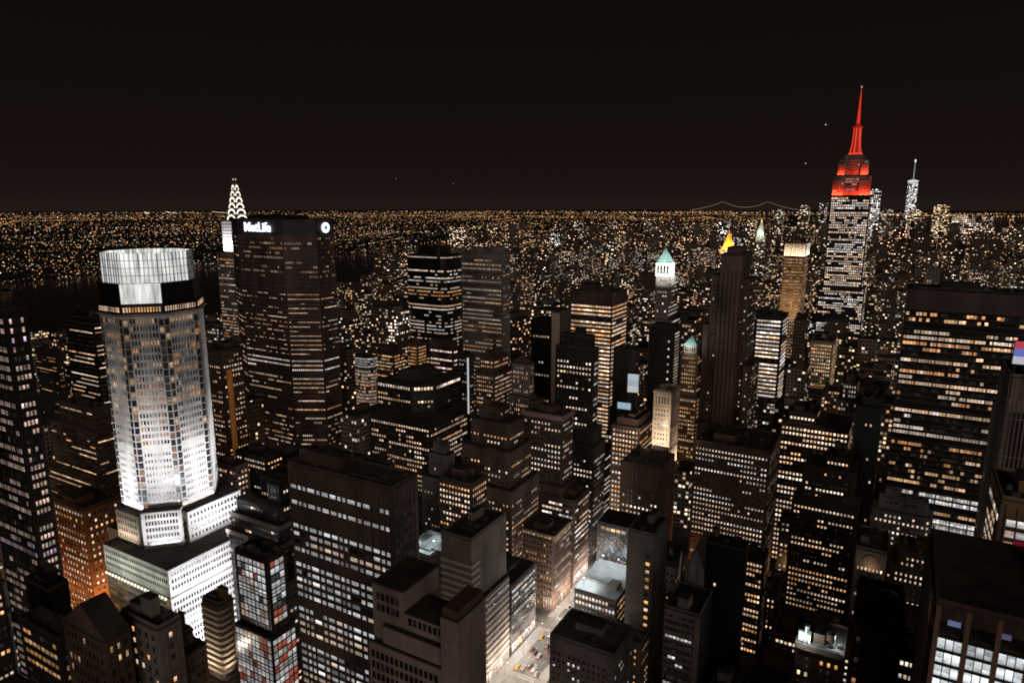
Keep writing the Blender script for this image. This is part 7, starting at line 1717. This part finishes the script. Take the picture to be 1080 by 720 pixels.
def far_landmarks():
    # gold pyramid
    r = far_tower('stone_tower', 'far tower topped by a glowing gold pyramid', 'tower', [(-432, -378, 1816, 1860, 0, 110), (-425, -386, 1823, 1853, 110, 143)], M_FAC, (4, 4, .3, 11), (1, .75, .5, 1.6))
    mb = MB(); mb.prism(octagon(-405.5, 1838, 17), 143, 147); P = octagon(-405.5, 1838, 14.5)
    mb.prism(P, 147, 184, top=octagon(-405.5, 1838, 2.2)); mb.tube((-405.5, 1838, 184), (-405.5, 1838, 194), 1.8, .3, 8); mb.build('pyramid_roof', M_GOLD, r)
    flood(r, (-405.5, 1800, 146), (-405.5, 1830, 162), (1, .58, .20), 52000, 20, 4); flood(r, (-368, 1838, 146), (-392, 1838, 162), (1, .58, .20), 52000, 20, 4)
    flood(r, (-438, 1812, 146), (-418, 1830, 162), (1, .58, .20), 40000, 16, 4)
    # pale greenish clock tower
    r = far_tower('clock_tower', 'far slim pale green lit clock tower right of the gold pyramid', 'tower', [(-366, -344, 1985, 2007, 0, 172)], M_FAC, (4, 4, .3, 12), (1, .85, .7, 1.6))
    mb = MB(); mb.box(-364, -346, 1987, 2005, 172, 182); mb.prism(rect(-364, -346, 1987, 2005), 182.02, 207, top=rect(-358, -352, 1993, 1999)); mb.build('crown', W_WHITE, r)
    tb = MB(); tb.tube((-355, 1996, 207), (-355, 1996, 216), 2.4, .8, 8); tb.build('lantern', mat('lantern_light', (.5, .4, .2), .5, var=0, emit=(1, .62, .25), strength=1.2), r)
    flood(r, (-356, 1962, 168), (-356, 1988, 192), (.72, 1.0, .82), 20000, 14, 4)
    # far glass spire
    cx, cy = -16.0, 5870.0; h = 33
    root = thing('glass_tower', (cx, cy, 0), 'far pale glass skyscraper with a needle mast, tallest of the downtown towers', 'skyscraper')
    mb = MB(); B4 = rect(cx - h, cx + h, cy - h, cy + h); T4 = [(cx, cy - h * .98), (cx + h * .98, cy), (cx, cy + h * .98), (cx - h * .98, cy)]
    mb.prism(B4, 0, 60, a=(.92, .96, 1, 2.4), b=(9, 9, .75, 5))
    n = len(mb.v)
    for i in range(4):
        p, q, t, t0 = B4[i], B4[(i + 1) % 4], T4[i], T4[(i - 1) % 4]
        mb.quad([(p[0], p[1], 60), (q[0], q[1], 60), (t[0], t[1], 417)], 0, [(i * 60, 60), (i * 60 + 60, 60), (i * 60 + 30, 417)], (.9, .95, 1, 2.4), (9, 9, .8, 5 + i))
        mb.quad([(p[0], p[1], 60), (t[0], t[1], 417), (t0[0], t0[1], 417)], 0, [(i * 60 + 300, 60), (i * 60 + 330, 417), (i * 60 + 270, 417)], (.9, .95, 1, 2.4), (9, 9, .8, 9 + i))
    mb.quad([(p[0], p[1], 417) for p in T4], 1)
    mb.build('wall', [M_FAC, M_ROOF], root, facade=True)
    lb = MB(); lb.prism([(cx + (x - cx) * 1.02, cy + (y - cy) * 1.02) for x, y in T4], 409, 419); lb.build('top_band', mat('pale_top_light', (.5, .5, .5), .5, var=0, emit=(.9, .95, 1.0), strength=.85), root)
    sb = MB(); sb.tube((cx, cy, 419), (cx, cy, 426), 18, 18, 12); sb.tube((cx, cy, 426), (cx, cy, 548), 3.2, 2.2, 6); sb.tube((cx, cy, 548), (cx, cy, 566), 4.0, 3.4, 8, 1)
    sb.build('mast', [mat('mast_light', (.4, .4, .4), .5, var=0, emit=(.8, .82, .88), strength=.34), mat('mast_tip_light', (.5, .5, .5), .5, var=0, emit=(1, 1, 1), strength=1.4)], root)
    # other downtown towers round it
    DT = [(-262, -182, 5000, 5045, 338, (.85, .92, 1, 1.5), (10, 12, .95, 21), 'far pale bluish slab just right of the red lit spire tower'),
          (-30, 60, 5400, 5450, 206, (1, .70, .40, 1.5), (10, 11, .8, 22), 'far broad peach lit tower left of the needle mast skyscraper'),
          (120, 205, 5300, 5370, 238, (1, .66, .30, 1.8), (9, 11, .92, 23), 'far golden lit tower right of the needle mast skyscraper'),
          (215, 330, 5000, 5060, 172, (1, .78, .62, 1.6), (11, 11, .8, 24), 'far wide pinkish lit building right of the golden downtown tower'),
          (-180, -110, 5200, 5260, 214, (1, .8, .6, 1.4), (9, 10, .5, 25), 'far dim brown tower between the pale slab and the needle mast'),
          (340, 395, 5100, 5160, 150, (1, .82, .62, 1.3), (8, 10, .5, 26), 'far small dim tower before the black harbour'),
          (-620, -560, 4700, 4750, 236, (1, .75, .5, 1.5), (8, 10, .45, 27), 'far dim tower left of the red lit spire tower on the horizon'),
          (-545, -500, 5100, 5160, 262, (1, .85, .7, 1.4), (8, 10, .35, 28), 'far dark tower near the red lit spire tower with few lights'),
          (-430, -360, 4900, 4960, 245, (1, .82, .62, 1.4), (8, 10, .5, 29), 'far flat topped tower just left of the red lit spire tower'),
          (-700, -650, 4300, 4350, 214, (1, .8, .6, 1.3), (8, 10, .4, 30), 'far mid height tower further left of the red lit spire tower')]
    for (a, b, c, d, z, glow, plan, lab) in DT:
        far_tower('downtown_tower', lab, 'tower', [(a, b, c, d, 0, z), (a + (b - a) * .2, b - (b - a) * .25, c + 8, d - 8, z, z + 9)], M_FAC, plan, glow)
    # long suspension bridge on the horizon
    ax, ay, bx, by = -2662.0, 11500.0, -2045.0, 11900.0
    root = thing('suspension_bridge', ((ax + bx) / 2, (ay + by) / 2, 0), 'far suspension bridge whose lit cables swoop between two towers on the horizon', 'bridge')
    dx, dy = bx - ax, by - ay; L = math.hypot(dx, dy); ux, uy = dx / L, dy / L
    tb = MB()
    for (x, y) in ((ax, ay), (bx, by)):
        for s in (-18, 18): tb.box(x - uy * s - 7, x - uy * s + 7, y + ux * s - 7, y + ux * s + 7, 0, 283)
        tb.box(x - 16, x + 16, y - 6, y + 6, 262, 272, bottom=True)
    tb.build('tower', W_GREY, root)
    cb = MB()
    def cab(p, q, sag, n=22):
        pr = None
        for i in range(n + 1):
            t = i / n; zz = p[2] + (q[2] - p[2]) * t - sag * 4 * t * (1 - t); cur = (p[0] + (q[0] - p[0]) * t, p[1] + (q[1] - p[1]) * t, zz)
            if pr: cb.tube(pr, cur, 4.0, 4.0, 4, 0, cap=False)
            pr = cur
    cab((ax, ay, 280), (bx, by, 280), 90)
    cab((ax - ux * 520, ay - uy * 520, 150), (ax, ay, 280), 18, 10); cab((bx, by, 280), (bx + ux * 520, by + uy * 520, 150), 18, 10)
    cb.build('cable', mat('cable_lights', (.4, .4, .4), .5, var=0, emit=(1, .84, .70), strength=.13), root)
    db = MB(); db.prism([(ax - ux * 520 + uy * 15, ay - uy * 520 - ux * 15), (bx + ux * 520 + uy * 15, by + uy * 520 - ux * 15), (bx + ux * 520 - uy * 15, by + uy * 520 + ux * 15), (ax - ux * 520 - uy * 15, ay - uy * 520 + ux * 15)], 145, 151, bottom=True); db.build('deck', W_GREY, root)
far_landmarks()

# ------------------------------------------------------------------ the other city buildings
def filler():
    for i, (x0, x1, y0, y1, z, near, kind, share, pal, lab, grp) in enumerate(FILL):
        rg = random.Random(1000 + i * 7)
        w = [W_BROWN, W_DARK, W_GREY, W_BRONZE, W_STONE, W_BLACK][kind % 6]
        name = ['brick_building', 'office_block', 'apartment_block', 'office_building', 'stone_building', 'office_tower'][kind % 6]
        cat = name.replace('_', ' ')
        if near:
            B = new_building(name, lab, cat, x0, x1, y0, y1, w, grp, kids=near); B['key'] = 'f%d' % i; share = min(.8, max(.3, share * 1.6))
            s = st(bay=rg.uniform(2.5, 3.4), flr=rg.uniform(3.4, 4.1), w=rg.uniform(1.2, 2.1), h=rg.uniform(1.5, 2.1), p=share, pal=pal, gain=rg.uniform(.9, 1.4), stick=rg.choice([.3, .6, .8]))
            mb, rb = MB(), MB()
            if z > 45 and rg.random() < .45 and x1 - x0 > 14:
                zs = z * rg.uniform(.62, .85); k = rg.uniform(2, 4)
                block(B, mb, rb, x0, x1, y0, y1, 0, zs, s, rg); block(B, mb, rb, x0 + k, x1 - k, y0 + k, y1 - k, zs, z, s, rg)
                top = (x0 + k, x1 - k, y0 + k, y1 - k)
            else:
                block(B, mb, rb, x0, x1, y0, y1, 0, z, s, rg); top = (x0, x1, y0, y1)
            mb.build('wall', w, B['root']); rb.build('roof', rg.choice([M_ROOF, M_ROOF, M_ROOF2]), B['root'])
            roof_bits(B, *top, z, rg, n=rg.choice([1, 2, 3]), tank=rg.random() < .35)
        else:
            d = math.hypot((x0 + x1) / 2, y0)
            c = pick(PAL[pal], rg); far = min(1.0, d / 1500)
            glow = (c[0], c[1], c[2], rg.uniform(.65, 1.35)); plan = (rg.uniform(2.6, 3.6), rg.uniform(3.5, 4.1), min(.42, share * .85), i % 997 + .5)
            root = thing(name, ((x0 + x1) / 2, (y0 + y1) / 2, 0), lab, cat, grp)
            mb = MB()
            if rg.random() < .4 and z > 40:
                zs = z * rg.uniform(.6, .85); k = (x1 - x0) * rg.uniform(.08, .2)
                mb.box(x0, x1, y0, y1, 0, zs, 0, 1, a=glow, b=plan); mb.box(x0 + k, x1 - k, y0 + k, y1 - k, zs, z, 0, 1, a=glow, b=plan); t = (x0 + k, x1 - k, y0 + k, y1 - k)
            else:
                mb.box(x0, x1, y0, y1, 0, z, 0, 1, a=glow, b=plan); t = (x0, x1, y0, y1)
            mb.build('wall', [M_FAC, M_ROOF], root, facade=True)
            bw, bd = (t[1] - t[0]) * rg.uniform(.25, .5), (t[3] - t[2]) * rg.uniform(.25, .5); bx, by = rg.uniform(t[0] + 1, t[1] - bw - 1), rg.uniform(t[2] + 1, t[3] - bd - 1)
            mb = MB(); mb.box(bx, bx + bw, by, by + bd, z, z + rg.uniform(3, 6)); mb.build('bulkhead', w, root)
            if rg.random() < .35 and d < 1000: water_tank(root, t[0] + 3.4, t[2] + 3.4, z)
filler()

def far_city():
    """everything too far off to count: low blocks with lit windows, and the lamps of the streets between them"""
    rg = random.Random(5)
    mb = MB(); k = 0
    used = [(g[0], g[1], g[2], g[3]) for g in G.values()] + [(f[0], f[1], f[2], f[3]) for f in FILL] + [(-135, -50, 1270, 1345), (-440, -370, 1810, 1865), (-370, -340, 1980, 2010)]
    cell = {}
    for u in used:
        for i in range(int(u[0] // 60), int(u[1] // 60) + 1):
            for j in range(int(u[2] // 60), int(u[3] // 60) + 1): cell.setdefault((i, j), []).append(u)
    def free(a, b, c, d):
        for i in range(int(a // 60), int(b // 60) + 1):
            for j in range(int(c // 60), int(d // 60) + 1):
                for u in cell.get((i, j), ()):
                    if a < u[1] + 2 and b > u[0] - 2 and c < u[3] + 2 and d > u[2] - 2: return False
        return True
    def east_bank(y):
        for (ya, xa), (yb, xb) in zip(((0, -1340), (1500, -1370), (2400, -1985), (3200, -2235), (4300, -2085), (5600, -1235), (6500, -680), (7300, -480)), ((1500, -1370), (2400, -1985), (3200, -2235), (4300, -2085), (5600, -1235), (6500, -680), (7300, -480), (9000, -480))):
            if ya <= y <= yb: return xa + (xb - xa) * (y - ya) / (yb - ya)
        return -480
    y = 130
    while y < 6900:
        x = -2400.0
        step = 80 if y < 2500 else 110
        while x < 900:
            w = rg.uniform(18, 46) * (1 if y < 2500 else 1.5)
            a, b = x, x + w - 1.5; x += w
            if a < east_bank(y + 30) + 12: continue
            if any(a < c + h and b > c - h for c, h in AV): continue
            if y > 5000 and b > 700: continue
            # inside the view?
            cxx = a * math.cos(YAW) + y * math.sin(YAW); cyy = -a * math.sin(YAW) + y * math.cos(YAW)
            if cyy < 60 or abs(cxx / cyy) > .82: continue
            for (c, d) in ((y + 2, y + 30), (y + 31, y + step - 16)):
                if not free(a, b, c, d): continue
                far = y > 1150
                if y < 1150: z = rg.uniform(10, 26)
                else: z = max(10, rg.lognormvariate(math.log(30 if y < 2600 else 24), .5)); z = min(z, 120 if y < 3000 else 90)
                if y > 2800 and rg.random() < .09: z = rg.uniform(60, 165)
                if y < 1150 and abs(a) < 330: z = rg.uniform(8, 20)
                dd = math.hypot(a, y); s = max(1, dd / 1500)
                col = pick(PAL[rg.choice(['peach', 'warm', 'orange', 'orange', 'mixed'])], rg)
                gl = (*col, rg.uniform(.7, 1.6) * min(2.0, s)); pl = (rg.uniform(2.8, 4.2) * s ** .5, rg.uniform(3.6, 4.4) * s ** .45, rg.choice([.04, .08, .12, .2, .3]), k % 991 + .25)
                mb.box(a, b, c, d, 0, z, 0, 1, a=gl, b=pl); k += 1
        y += step
    tag(mb.build('far_city_blocks', [M_FAC, M_ROOF], facade=True), 'countless small far blocks with lit windows filling the city to the horizon', 'city blocks', kind='stuff')
    # lamps of streets and houses, on both sides of the river, out to the horizon
    lb = MB()
    pal = [((1.0, .46, .15), 9), ((1.0, .60, .28), 6), ((1.0, .80, .60), 4), ((.88, .92, .96), 1.2), ((1.0, .18, .08), .5), ((.4, 1.0, .6), .3)]
    def lamp(x, y, z, r, c, g):
        top, bot = (x, y, z + r), (x, y, z - r); q = [(x + r, y, z), (x, y + r, z), (x - r, y, z), (x, y - r, z)]
        gl = (c[0] * g, c[1] * g, c[2] * g, 1)
        for i in range(4):
            lb.quad([q[i], q[(i + 1) % 4], top], 0, [(0, 0)] * 3, gl); lb.quad([q[(i + 1) % 4], q[i], bot], 0, [(0, 0)] * 3, gl)
    def water(x, y):
        e = east_bank(y)
        if y < 7300 and x < e and x > -2480 - (120 if 2000 < y < 4000 else 0) and (y < 4600 or x > -2480 + (y - 4600) * .62): return True
        if 6900 < y < 15200 and -700 - (y - 7000) * .2 < x < 3500: return True
        if x > 1000: return y < 15500
        return False
    n = 0
    while n < 21000:
        a = rg.uniform(-37.5, 37.5); dep = rg.triangular(.62, 7.5, 1.5)
        if rg.random() < .28: dep = rg.uniform(.62, 1.25)
        d = 250 / math.tan(R(dep)); th = R(a) - YAW * 1.0
        x, y = d * math.sin(R(a) - YAW), d * math.cos(R(a) - YAW)
        if d > 22500 or water(x, y): continue
        if d < 1300: continue
        if noise.noise(Vector((x / 900, y / 900, 3.0))) + .6 * noise.noise(Vector((x / 260, y / 260, 9.0))) < rg.uniform(-.75, .3): continue
        # streets: many lamps stand in lines
        if rg.random() < .5:
            q = 90 if d < 4000 else 260
            x = round(x / q) * q + rg.uniform(-4, 4)
        r0 = d / 724 * rg.uniform(.10, .22)
        z = rg.uniform(6, 14) if d > 3000 or x < -2400 else rg.uniform(5, 40)
        c = pick(pal, rg); g = min(8, rg.lognormvariate(-.15, 1.15))
        if d > 9000: c = (c[0], c[1] * .92, c[2] * .85); g *= .5
        r = r0 * min(2.2, max(.75, g ** .4)); lamp(x, y, z + r, r, c, .8 * min(g, 3)); n += 1
    # streets: strings of lamps running across the far districts
    n = 0
    while n < 300:
        a = rg.uniform(-37, 37); dep = rg.choice([rg.uniform(.66, 1.4), rg.uniform(.8, 3.2), rg.uniform(2, 6)])
        d = 250 / math.tan(R(dep)); x, y = d * math.sin(R(a) - YAW), d * math.cos(R(a) - YAW)
        if d > 21000 or d < 1500 or water(x, y): continue
        q = R(rg.choice([0, 90, 0, 90, 38, 128, 64, 154])) + (0 if x > -2400 else R(22)); ln = rg.uniform(.12, .45) * d; m = rg.randint(10, 34); c = pick(pal[:3], rg); g = rg.uniform(.6, 2.2)
        for i in range(m):
            xx, yy = x + math.cos(q) * ln * (i / m - .5) + rg.uniform(-6, 6), y + math.sin(q) * ln * (i / m - .5) + rg.uniform(-6, 6); dd = math.hypot(xx, yy)
            if water(xx, yy) or dd < 1400 or dd > 22500: continue
            lamp(xx, yy, 10, dd / 724 * rg.uniform(.16, .3), c, g * rg.uniform(.5, 1.3))
        n += 1
    # bank lights and the bright strips along the horizon
    for (p, q, m, c) in (((-2520, 500), (-2520, 3300), 60, (1, .72, .45)), ((-2640, 3500), (-2500, 4600), 40, (1, .55, .2)), ((-2480, 4600), (-900, 7000), 60, (1, .6, .25)),
                         ((-12000, 9500), (-4500, 12500), 70, (1, .55, .25)), ((-9000, 15500), (-1000, 20500), 110, (1, .62, .3)), ((-300, 16000), (4800, 15800), 90, (1, .6, .3)), ((1500, 9000), (2800, 6500), 14, (1, .6, .3))):
        for i in range(m):
            t = (i + rg.random()) / m; x, y = p[0] + (q[0] - p[0]) * t + rg.uniform(-60, 60), p[1] + (q[1] - p[1]) * t + rg.uniform(-60, 60); d = math.hypot(x, y)
            lamp(x, y, 12, d / 724 * rg.uniform(.3, .6), c, rg.uniform(.5, 2.0))
    tag(lb.build('far_lamps', M_LAMP, glow=True), 'countless tiny orange and white lamps of the streets out to the horizon', 'lamps', kind='stuff')
far_city()

# ------------------------------------------------------------------ street lamps, cars and aeroplanes
M_CARP = [mat('car_paint_%s' % n, c, .35, .2, var=.1) for n, c in (('black', (.02, .02, .02)), ('white', (.6, .6, .6)), ('yellow', (.42, .27, .04)), ('silver', (.35, .35, .36)))]
M_GLASS = mat('dark_glass', (.015, .015, .018), .15, var=0)
M_TYRE = mat('tyre_rubber', (.02, .02, .02), .9, var=0)
M_TAIL = mat('tail_lamp', (.3, .02, .02), .4, var=0, emit=(1, .06, .03), strength=4.0)
M_HEAD = mat('head_lamp', (.6, .6, .6), .4, var=0, emit=(1, .95, .85), strength=5.0)
M_BULB = mat('street_lamp_bulb', (.6, .6, .6), .4, var=0, emit=(1, .93, .82), strength=7.0)
M_AMBER = mat('amber_lamp_bulb', (.6, .4, .2), .4, var=0, emit=(1, .6, .24), strength=7.0)

def copy_tree(o, parent=None):
    c = o.copy(); COL.objects.link(c); c.parent = parent
    for ch in list(o.children): copy_tree(ch, c)
    return c

ORD = ['first', 'second', 'third', 'fourth', 'fifth', 'sixth', 'seventh', 'eighth', 'ninth', 'tenth', 'eleventh', 'twelfth']
def street_things():
    def lamp_proto(bulb, col, watts):
        root = thing('street_lamp', (0, 0, 0), 'x', 'street lamp')
        mb = MB(); mb.tube((0, 0, .14), (0, 0, 1.0), .16, .11, 8); mb.tube((0, 0, 1.0), (0, 0, 8.4), .09, .06, 8); mb.tube((0, 0, 8.4), (1.5, 0, 9.0), .05, .05, 6); mb.build('pole', M_DARK, root)
        mb = MB(); mb.box(1.2, 2.2, -.22, .22, 9.0, 9.2, bottom=True); mb.build('lamp_head', M_DARK, root)
        mb = MB(); mb.box(1.25, 2.15, -.2, .2, 8.86, 8.995, bottom=True); mb.build('bulb', bulb, root)
        L = bpy.data.lights.new('street_lamp_light', 'POINT'); L.energy = watts; L.color = col; L.shadow_soft_size = .35
        o = bpy.data.objects.new('street_lamp_light', L); COL.objects.link(o); o.parent = root; o.location = (1.7, 0, 8.6)
        return root
    w = lamp_proto(M_BULB, (1, .86, .70), 17000); a = lamp_proto(M_AMBER, (1, .55, .22), 16000)
    grp = 'street lamps along the lit avenue'
    lab = 'tall white street lamp standing on the pavement of the lit avenue'
    first = True
    for k in range(12):
        for s in (-1, 1):
            if k > 6 or (s > 0 and k > 0): continue
            o = w if first else copy_tree(w); first = False
            o.location = (-164 + s * 8.9, 294 + k * 21 + (6 if s > 0 else 0), 0); o.rotation_euler = (0, 0, 0 if s < 0 else math.pi)
            o['label'] = 'white street lamp, %s along the %s pavement of the lit avenue' % (ORD[k], 'left' if s < 0 else 'right') if s < 0 else 'white street lamp standing alone on the right pavement of the lit avenue'; o['group'] = grp
    first = True
    # amber lamps down in other streets, whose glow climbs the walls
    for (x, y, l) in ((-103.5, 430, 'amber street lamp beside the orange lit wall of the plain brown block'), (-52.5, 470, 'amber street lamp at the foot of the wide dark roofed block'),
                      (-48.5, 540, 'amber street lamp beside the broad peach windowed block'), (-248, 345, 'amber street lamp behind the low brown lit brick block'), (-205.5, 352, 'amber street lamp in the lane by the tall dark stepped tower'),
                      (-396, 186, 'amber street lamp at the corner of the orange brick building'), (-400, 260, 'amber street lamp behind the octagonal tower'), (-446, 196, 'amber street lamp on the far side of the orange brick building'),
                      (-425, 345, 'amber street lamp under the amber striped tower'), (-468, 395, 'amber street lamp at the foot of the broad sign carrying slab'), (-280, 470, 'amber street lamp by the narrow warm dotted tower'), (-120, 560, 'amber street lamp before the dark striped tower')):
        o = a if first else copy_tree(a); first = False
        o.location = (x, y, 0); o['label'] = l; o['group'] = 'amber lamps in the side streets'
    # cars, seen from behind on the one way avenue
    def car_proto(i, cat, h):
        root = thing(cat, (0, 0, 0), 'x', cat)
        mb = MB(); mb.box(-.9, .9, -2.25, 2.25, .35, .85, bottom=True); mb.prism(rect(-.82, .82, -1.9, 1.0), .86, h, top=rect(-.68, .68, -1.4, .45)); mb.build('body', M_CARP[i], root)
        gb = MB(); gb.quad([(-.66, -1.80, .95), (.66, -1.80, .95), (.58, -1.5, h - .08), (-.58, -1.5, h - .08)]); gb.build('rear_window', M_GLASS, root)
        for sx in (-.78, .78):
            for sy in (-1.4, 1.4):
                wb = MB(); wb.tube((sx - .11, sy, .33), (sx + .11, sy, .33), .33, .33, 10); wb.build('wheel', M_TYRE, root)
            tb = MB(); tb.box(sx - .16, sx + .1, -2.32, -2.255, .58, .78, bottom=True); tb.build('tail_light', M_TAIL, root)
            hb = MB(); hb.box(sx - .16, sx + .1, 2.255, 2.32, .55, .75, bottom=True); hb.build('headlight', M_HEAD, root)
        return root
    protos = [car_proto(0, 'car', 1.45), car_proto(1, 'car', 1.5), car_proto(2, 'taxi', 1.5), car_proto(3, 'van', 2.1)]
    words = {0: ('black car', 'dark cars on the avenue'), 1: ('white car', 'white cars on the avenue'), 2: ('yellow taxi', 'yellow taxis on the avenue'), 3: ('silver van', 'silver vans on the avenue')}
    rg = random.Random(14); fresh = [True] * 4; made = [[], [], [], []]
    for lane, x in enumerate((-170.2, -167.2, -164.0, -160.8, -157.8)):
        y = 302 + rg.uniform(0, 9)
        while y < (374 if x < -170 else 346):
            i = rg.choice([0, 0, 0, 1, 1, 2, 3])
            if abs(y - 350) > 6 and abs(y - 430) > 6:
                o = protos[i] if fresh[i] else copy_tree(protos[i]); fresh[i] = False
                o.location = (x + rg.uniform(-.3, .3), y, .004); made[i].append(o); o['group'] = words[i][1]
            y += rg.uniform(9, 26)
    for i in range(4):
        for n, o in enumerate(sorted(made[i], key=lambda o: o.location.y)):
            o['label'] = '%s with red tail lights, %s of its colour up the lit avenue' % (words[i][0], ORD[n])
        if fresh[i]:
            for ch in list(protos[i].children): bpy.data.objects.remove(ch)
            bpy.data.objects.remove(protos[i])
    # aeroplanes, far off over the horizon
    M_PL = mat('plane_light', (.5, .5, .5), .4, var=0, emit=(1, .92, .85), strength=1.2)
    for (x, y, z, l) in ((-428.6, 3980, 655.2, 'tiny aeroplane light just left of the red spire'), (-600.3, 4700, 501.3, 'tiny aeroplane light lower and further left of the red spire'), (-6509.8, 8000, 609, 'faint aeroplane light over the horizon, right of the lit sign'), (-5517.1, 8000, 528.6, 'faint aeroplane light near the middle of the horizon')):
        root = thing('aeroplane', (x, y, z), l, 'aeroplane')
        mb = MB(); mb.tube((x - 15, y, z), (x + 13, y, z), 1.9, 1.6, 8); mb.tube((x + 13, y, z), (x + 18, y, z + .4), 1.6, .3, 8)
        mb.build('fuselage', M_STEEL, root)
        wb = MB(); wb.quad([(x - 4, y - 16, z - .5), (x - 1, y - 16, z - .5), (x + 4, y, z - .5), (x - 4, y, z - .5)]); wb.quad([(x + 4, y, z - .5), (x - 1, y + 16, z - .5), (x - 4, y + 16, z - .5), (x - 4, y, z - .5)]); wb.quad([(x + 13, y, z + 1), (x + 17, y, z + 1), (x + 18, y, z + 6), (x + 16, y, z + 6)]); wb.build('wing', M_STEEL, root)
        lb = MB(); s = 3.4 if y < 6000 else 4.0
        lb.tube((x - 2, y - 2.2, z - 2.6), (x + 2, y - 2.2, z - 2.6), s * .5, s * .5, 8); lb.build('landing_light', M_PL, root)
street_things()

# ------------------------------------------------------------------ windows of the near buildings, placed now that every wall stands
def place_windows():
    for B, mb in PIERS.values():
        if mb.f: mb.build('pier', B['wall'], B['root'])
    vl = bpy.context.view_layer; vl.update()
    dg = bpy.context.evaluated_depsgraph_get()
    F = Vector((-math.sin(YAW) * math.cos(PITCH), math.cos(YAW) * math.cos(PITCH), -math.sin(PITCH)))
    Rt = Vector((math.cos(YAW), math.sin(YAW), 0)); U = Rt.cross(F)
    groups = {}
    for q in QUEUE: groups.setdefault(id(q[0]), (q[0], []))[1].append(q)
    def shape(mb, w, h, glow, ox=0, oy=0, oz=0, ux=1.0, uy=0.0, full=True):
        nx, ny = uy, -ux; hw, hh = w / 2, h / 2; d = .10
        def P(u, n, z): return (ox + ux * u + nx * n, oy + uy * u + ny * n, oz + z)
        mb.quad([P(-hw, d - .03, -hh), P(hw, d - .03, -hh), P(hw, d - .03, hh), P(-hw, d - .03, hh)], 0, [(0, 0), (.999, 0), (.999, .999), (0, .999)], glow)
        if full:
            f = min(.11, w * .08)
            for (a, b, c, e_) in ((-hw - f, -hw, -hh, hh), (hw, hw + f, -hh, hh), (-hw - f, hw + f, hh, hh + f), (-hw - f, hw + f, -hh - f, -hh)):
                mb.quad([P(a, d, c), P(b, d, c), P(b, d, e_), P(a, d, e_)], 1)
                mb.quad([P(a, d, e_), P(b, d, e_), P(b, 0, e_), P(a, 0, e_)], 1)
    for B, qs in groups.values():
        root = B['root']; o3 = parent_origin(root); scored = []; rest = []
        for q in qs:
            _, x, y, z, ux, uy, w, h, glow = q
            c = Vector((x + uy * .3, y - ux * .3, z)); v = c - CAM; dep = v.dot(F)
            if dep < 5: rest.append(q); continue
            sx, sy = v.dot(Rt) / dep, v.dot(U) / dep
            if abs(sx) > .76 or abs(sy) > .51: continue
            cosn = abs((uy * v.x - ux * v.y)) / v.length
            pw, ph = 690 / dep * w * cosn, 690 / dep * h
            if pw * ph > 2.6 and ph > 1.4:
                hit, loc, *_r = SC.ray_cast(dg, CAM, v.normalized(), distance=v.length + 5)
                if not hit or (loc - CAM).length > v.length - 1.2:
                    lum = sum(glow[:3]); scored.append((pw * ph * (1.0 if lum > .1 else .6), q)); continue
            rest.append(q)
        scored.sort(key=lambda t: -t[0])
        lim = B['kids']
        rest += [q for _, q in scored[lim:]]
        cache = {}; hr = random.Random(3)
        for _, q in scored[:lim]:
            _, x, y, z, ux, uy, w, h, glow = q
            lum = max(glow[:3]); key = (round(w, 2), round(h, 2), tuple(round(c / max(lum, 1e-4), 1) for c in glow[:3]), round(math.log(max(lum, .003)) * 2.5), hr.choice((0, 0, .45, 1)))
            glow = (*glow[:3], key[-1])
            me = cache.get(key)
            if me is None:
                mb = MB(); shape(mb, w, h, glow)
                o = mb.build('window', [M_WIN, M_DARK], root, origin=(0, 0, 0), glow=True); cache[key] = o.data
            else:
                o = bpy.data.objects.new('window', me); COL.objects.link(o); o.parent = root
            o.location = Vector((x, y, z)) - o3; o.rotation_euler = (0, 0, math.atan2(uy, ux))
        if rest:
            mb = MB()
            for q in rest:
                _, x, y, z, ux, uy, w, h, glow = q; dd = math.hypot(x, y)
                shape(mb, w, h, glow, x, y, z, ux, uy, full=dd < 420)
            o = mb.build('windows', [M_WIN, M_DARK], root, glow=True); o['kind'] = 'stuff'
place_windows()

def roofs_carry():
    """what stands on a flat roof belongs to that roof"""
    for root in [o for o in SC.objects if o.parent is None and o.type == 'EMPTY']:
        roofs = [c for c in root.children if c.name.split('.')[0] == 'roof']
        if not roofs: continue
        top = max(roofs, key=lambda c: max(v.co.z for v in c.data.vertices))
        for c in list(root.children):
            if c.name.split('.')[0] in ('parapet', 'bulkhead', 'air_conditioner', 'roof_duct', 'aerial', 'water_tank', 'roof_lamp', 'roof_screen', 'roof_scaffold', 'roof_machinery'): c.parent = top
roofs_carry()
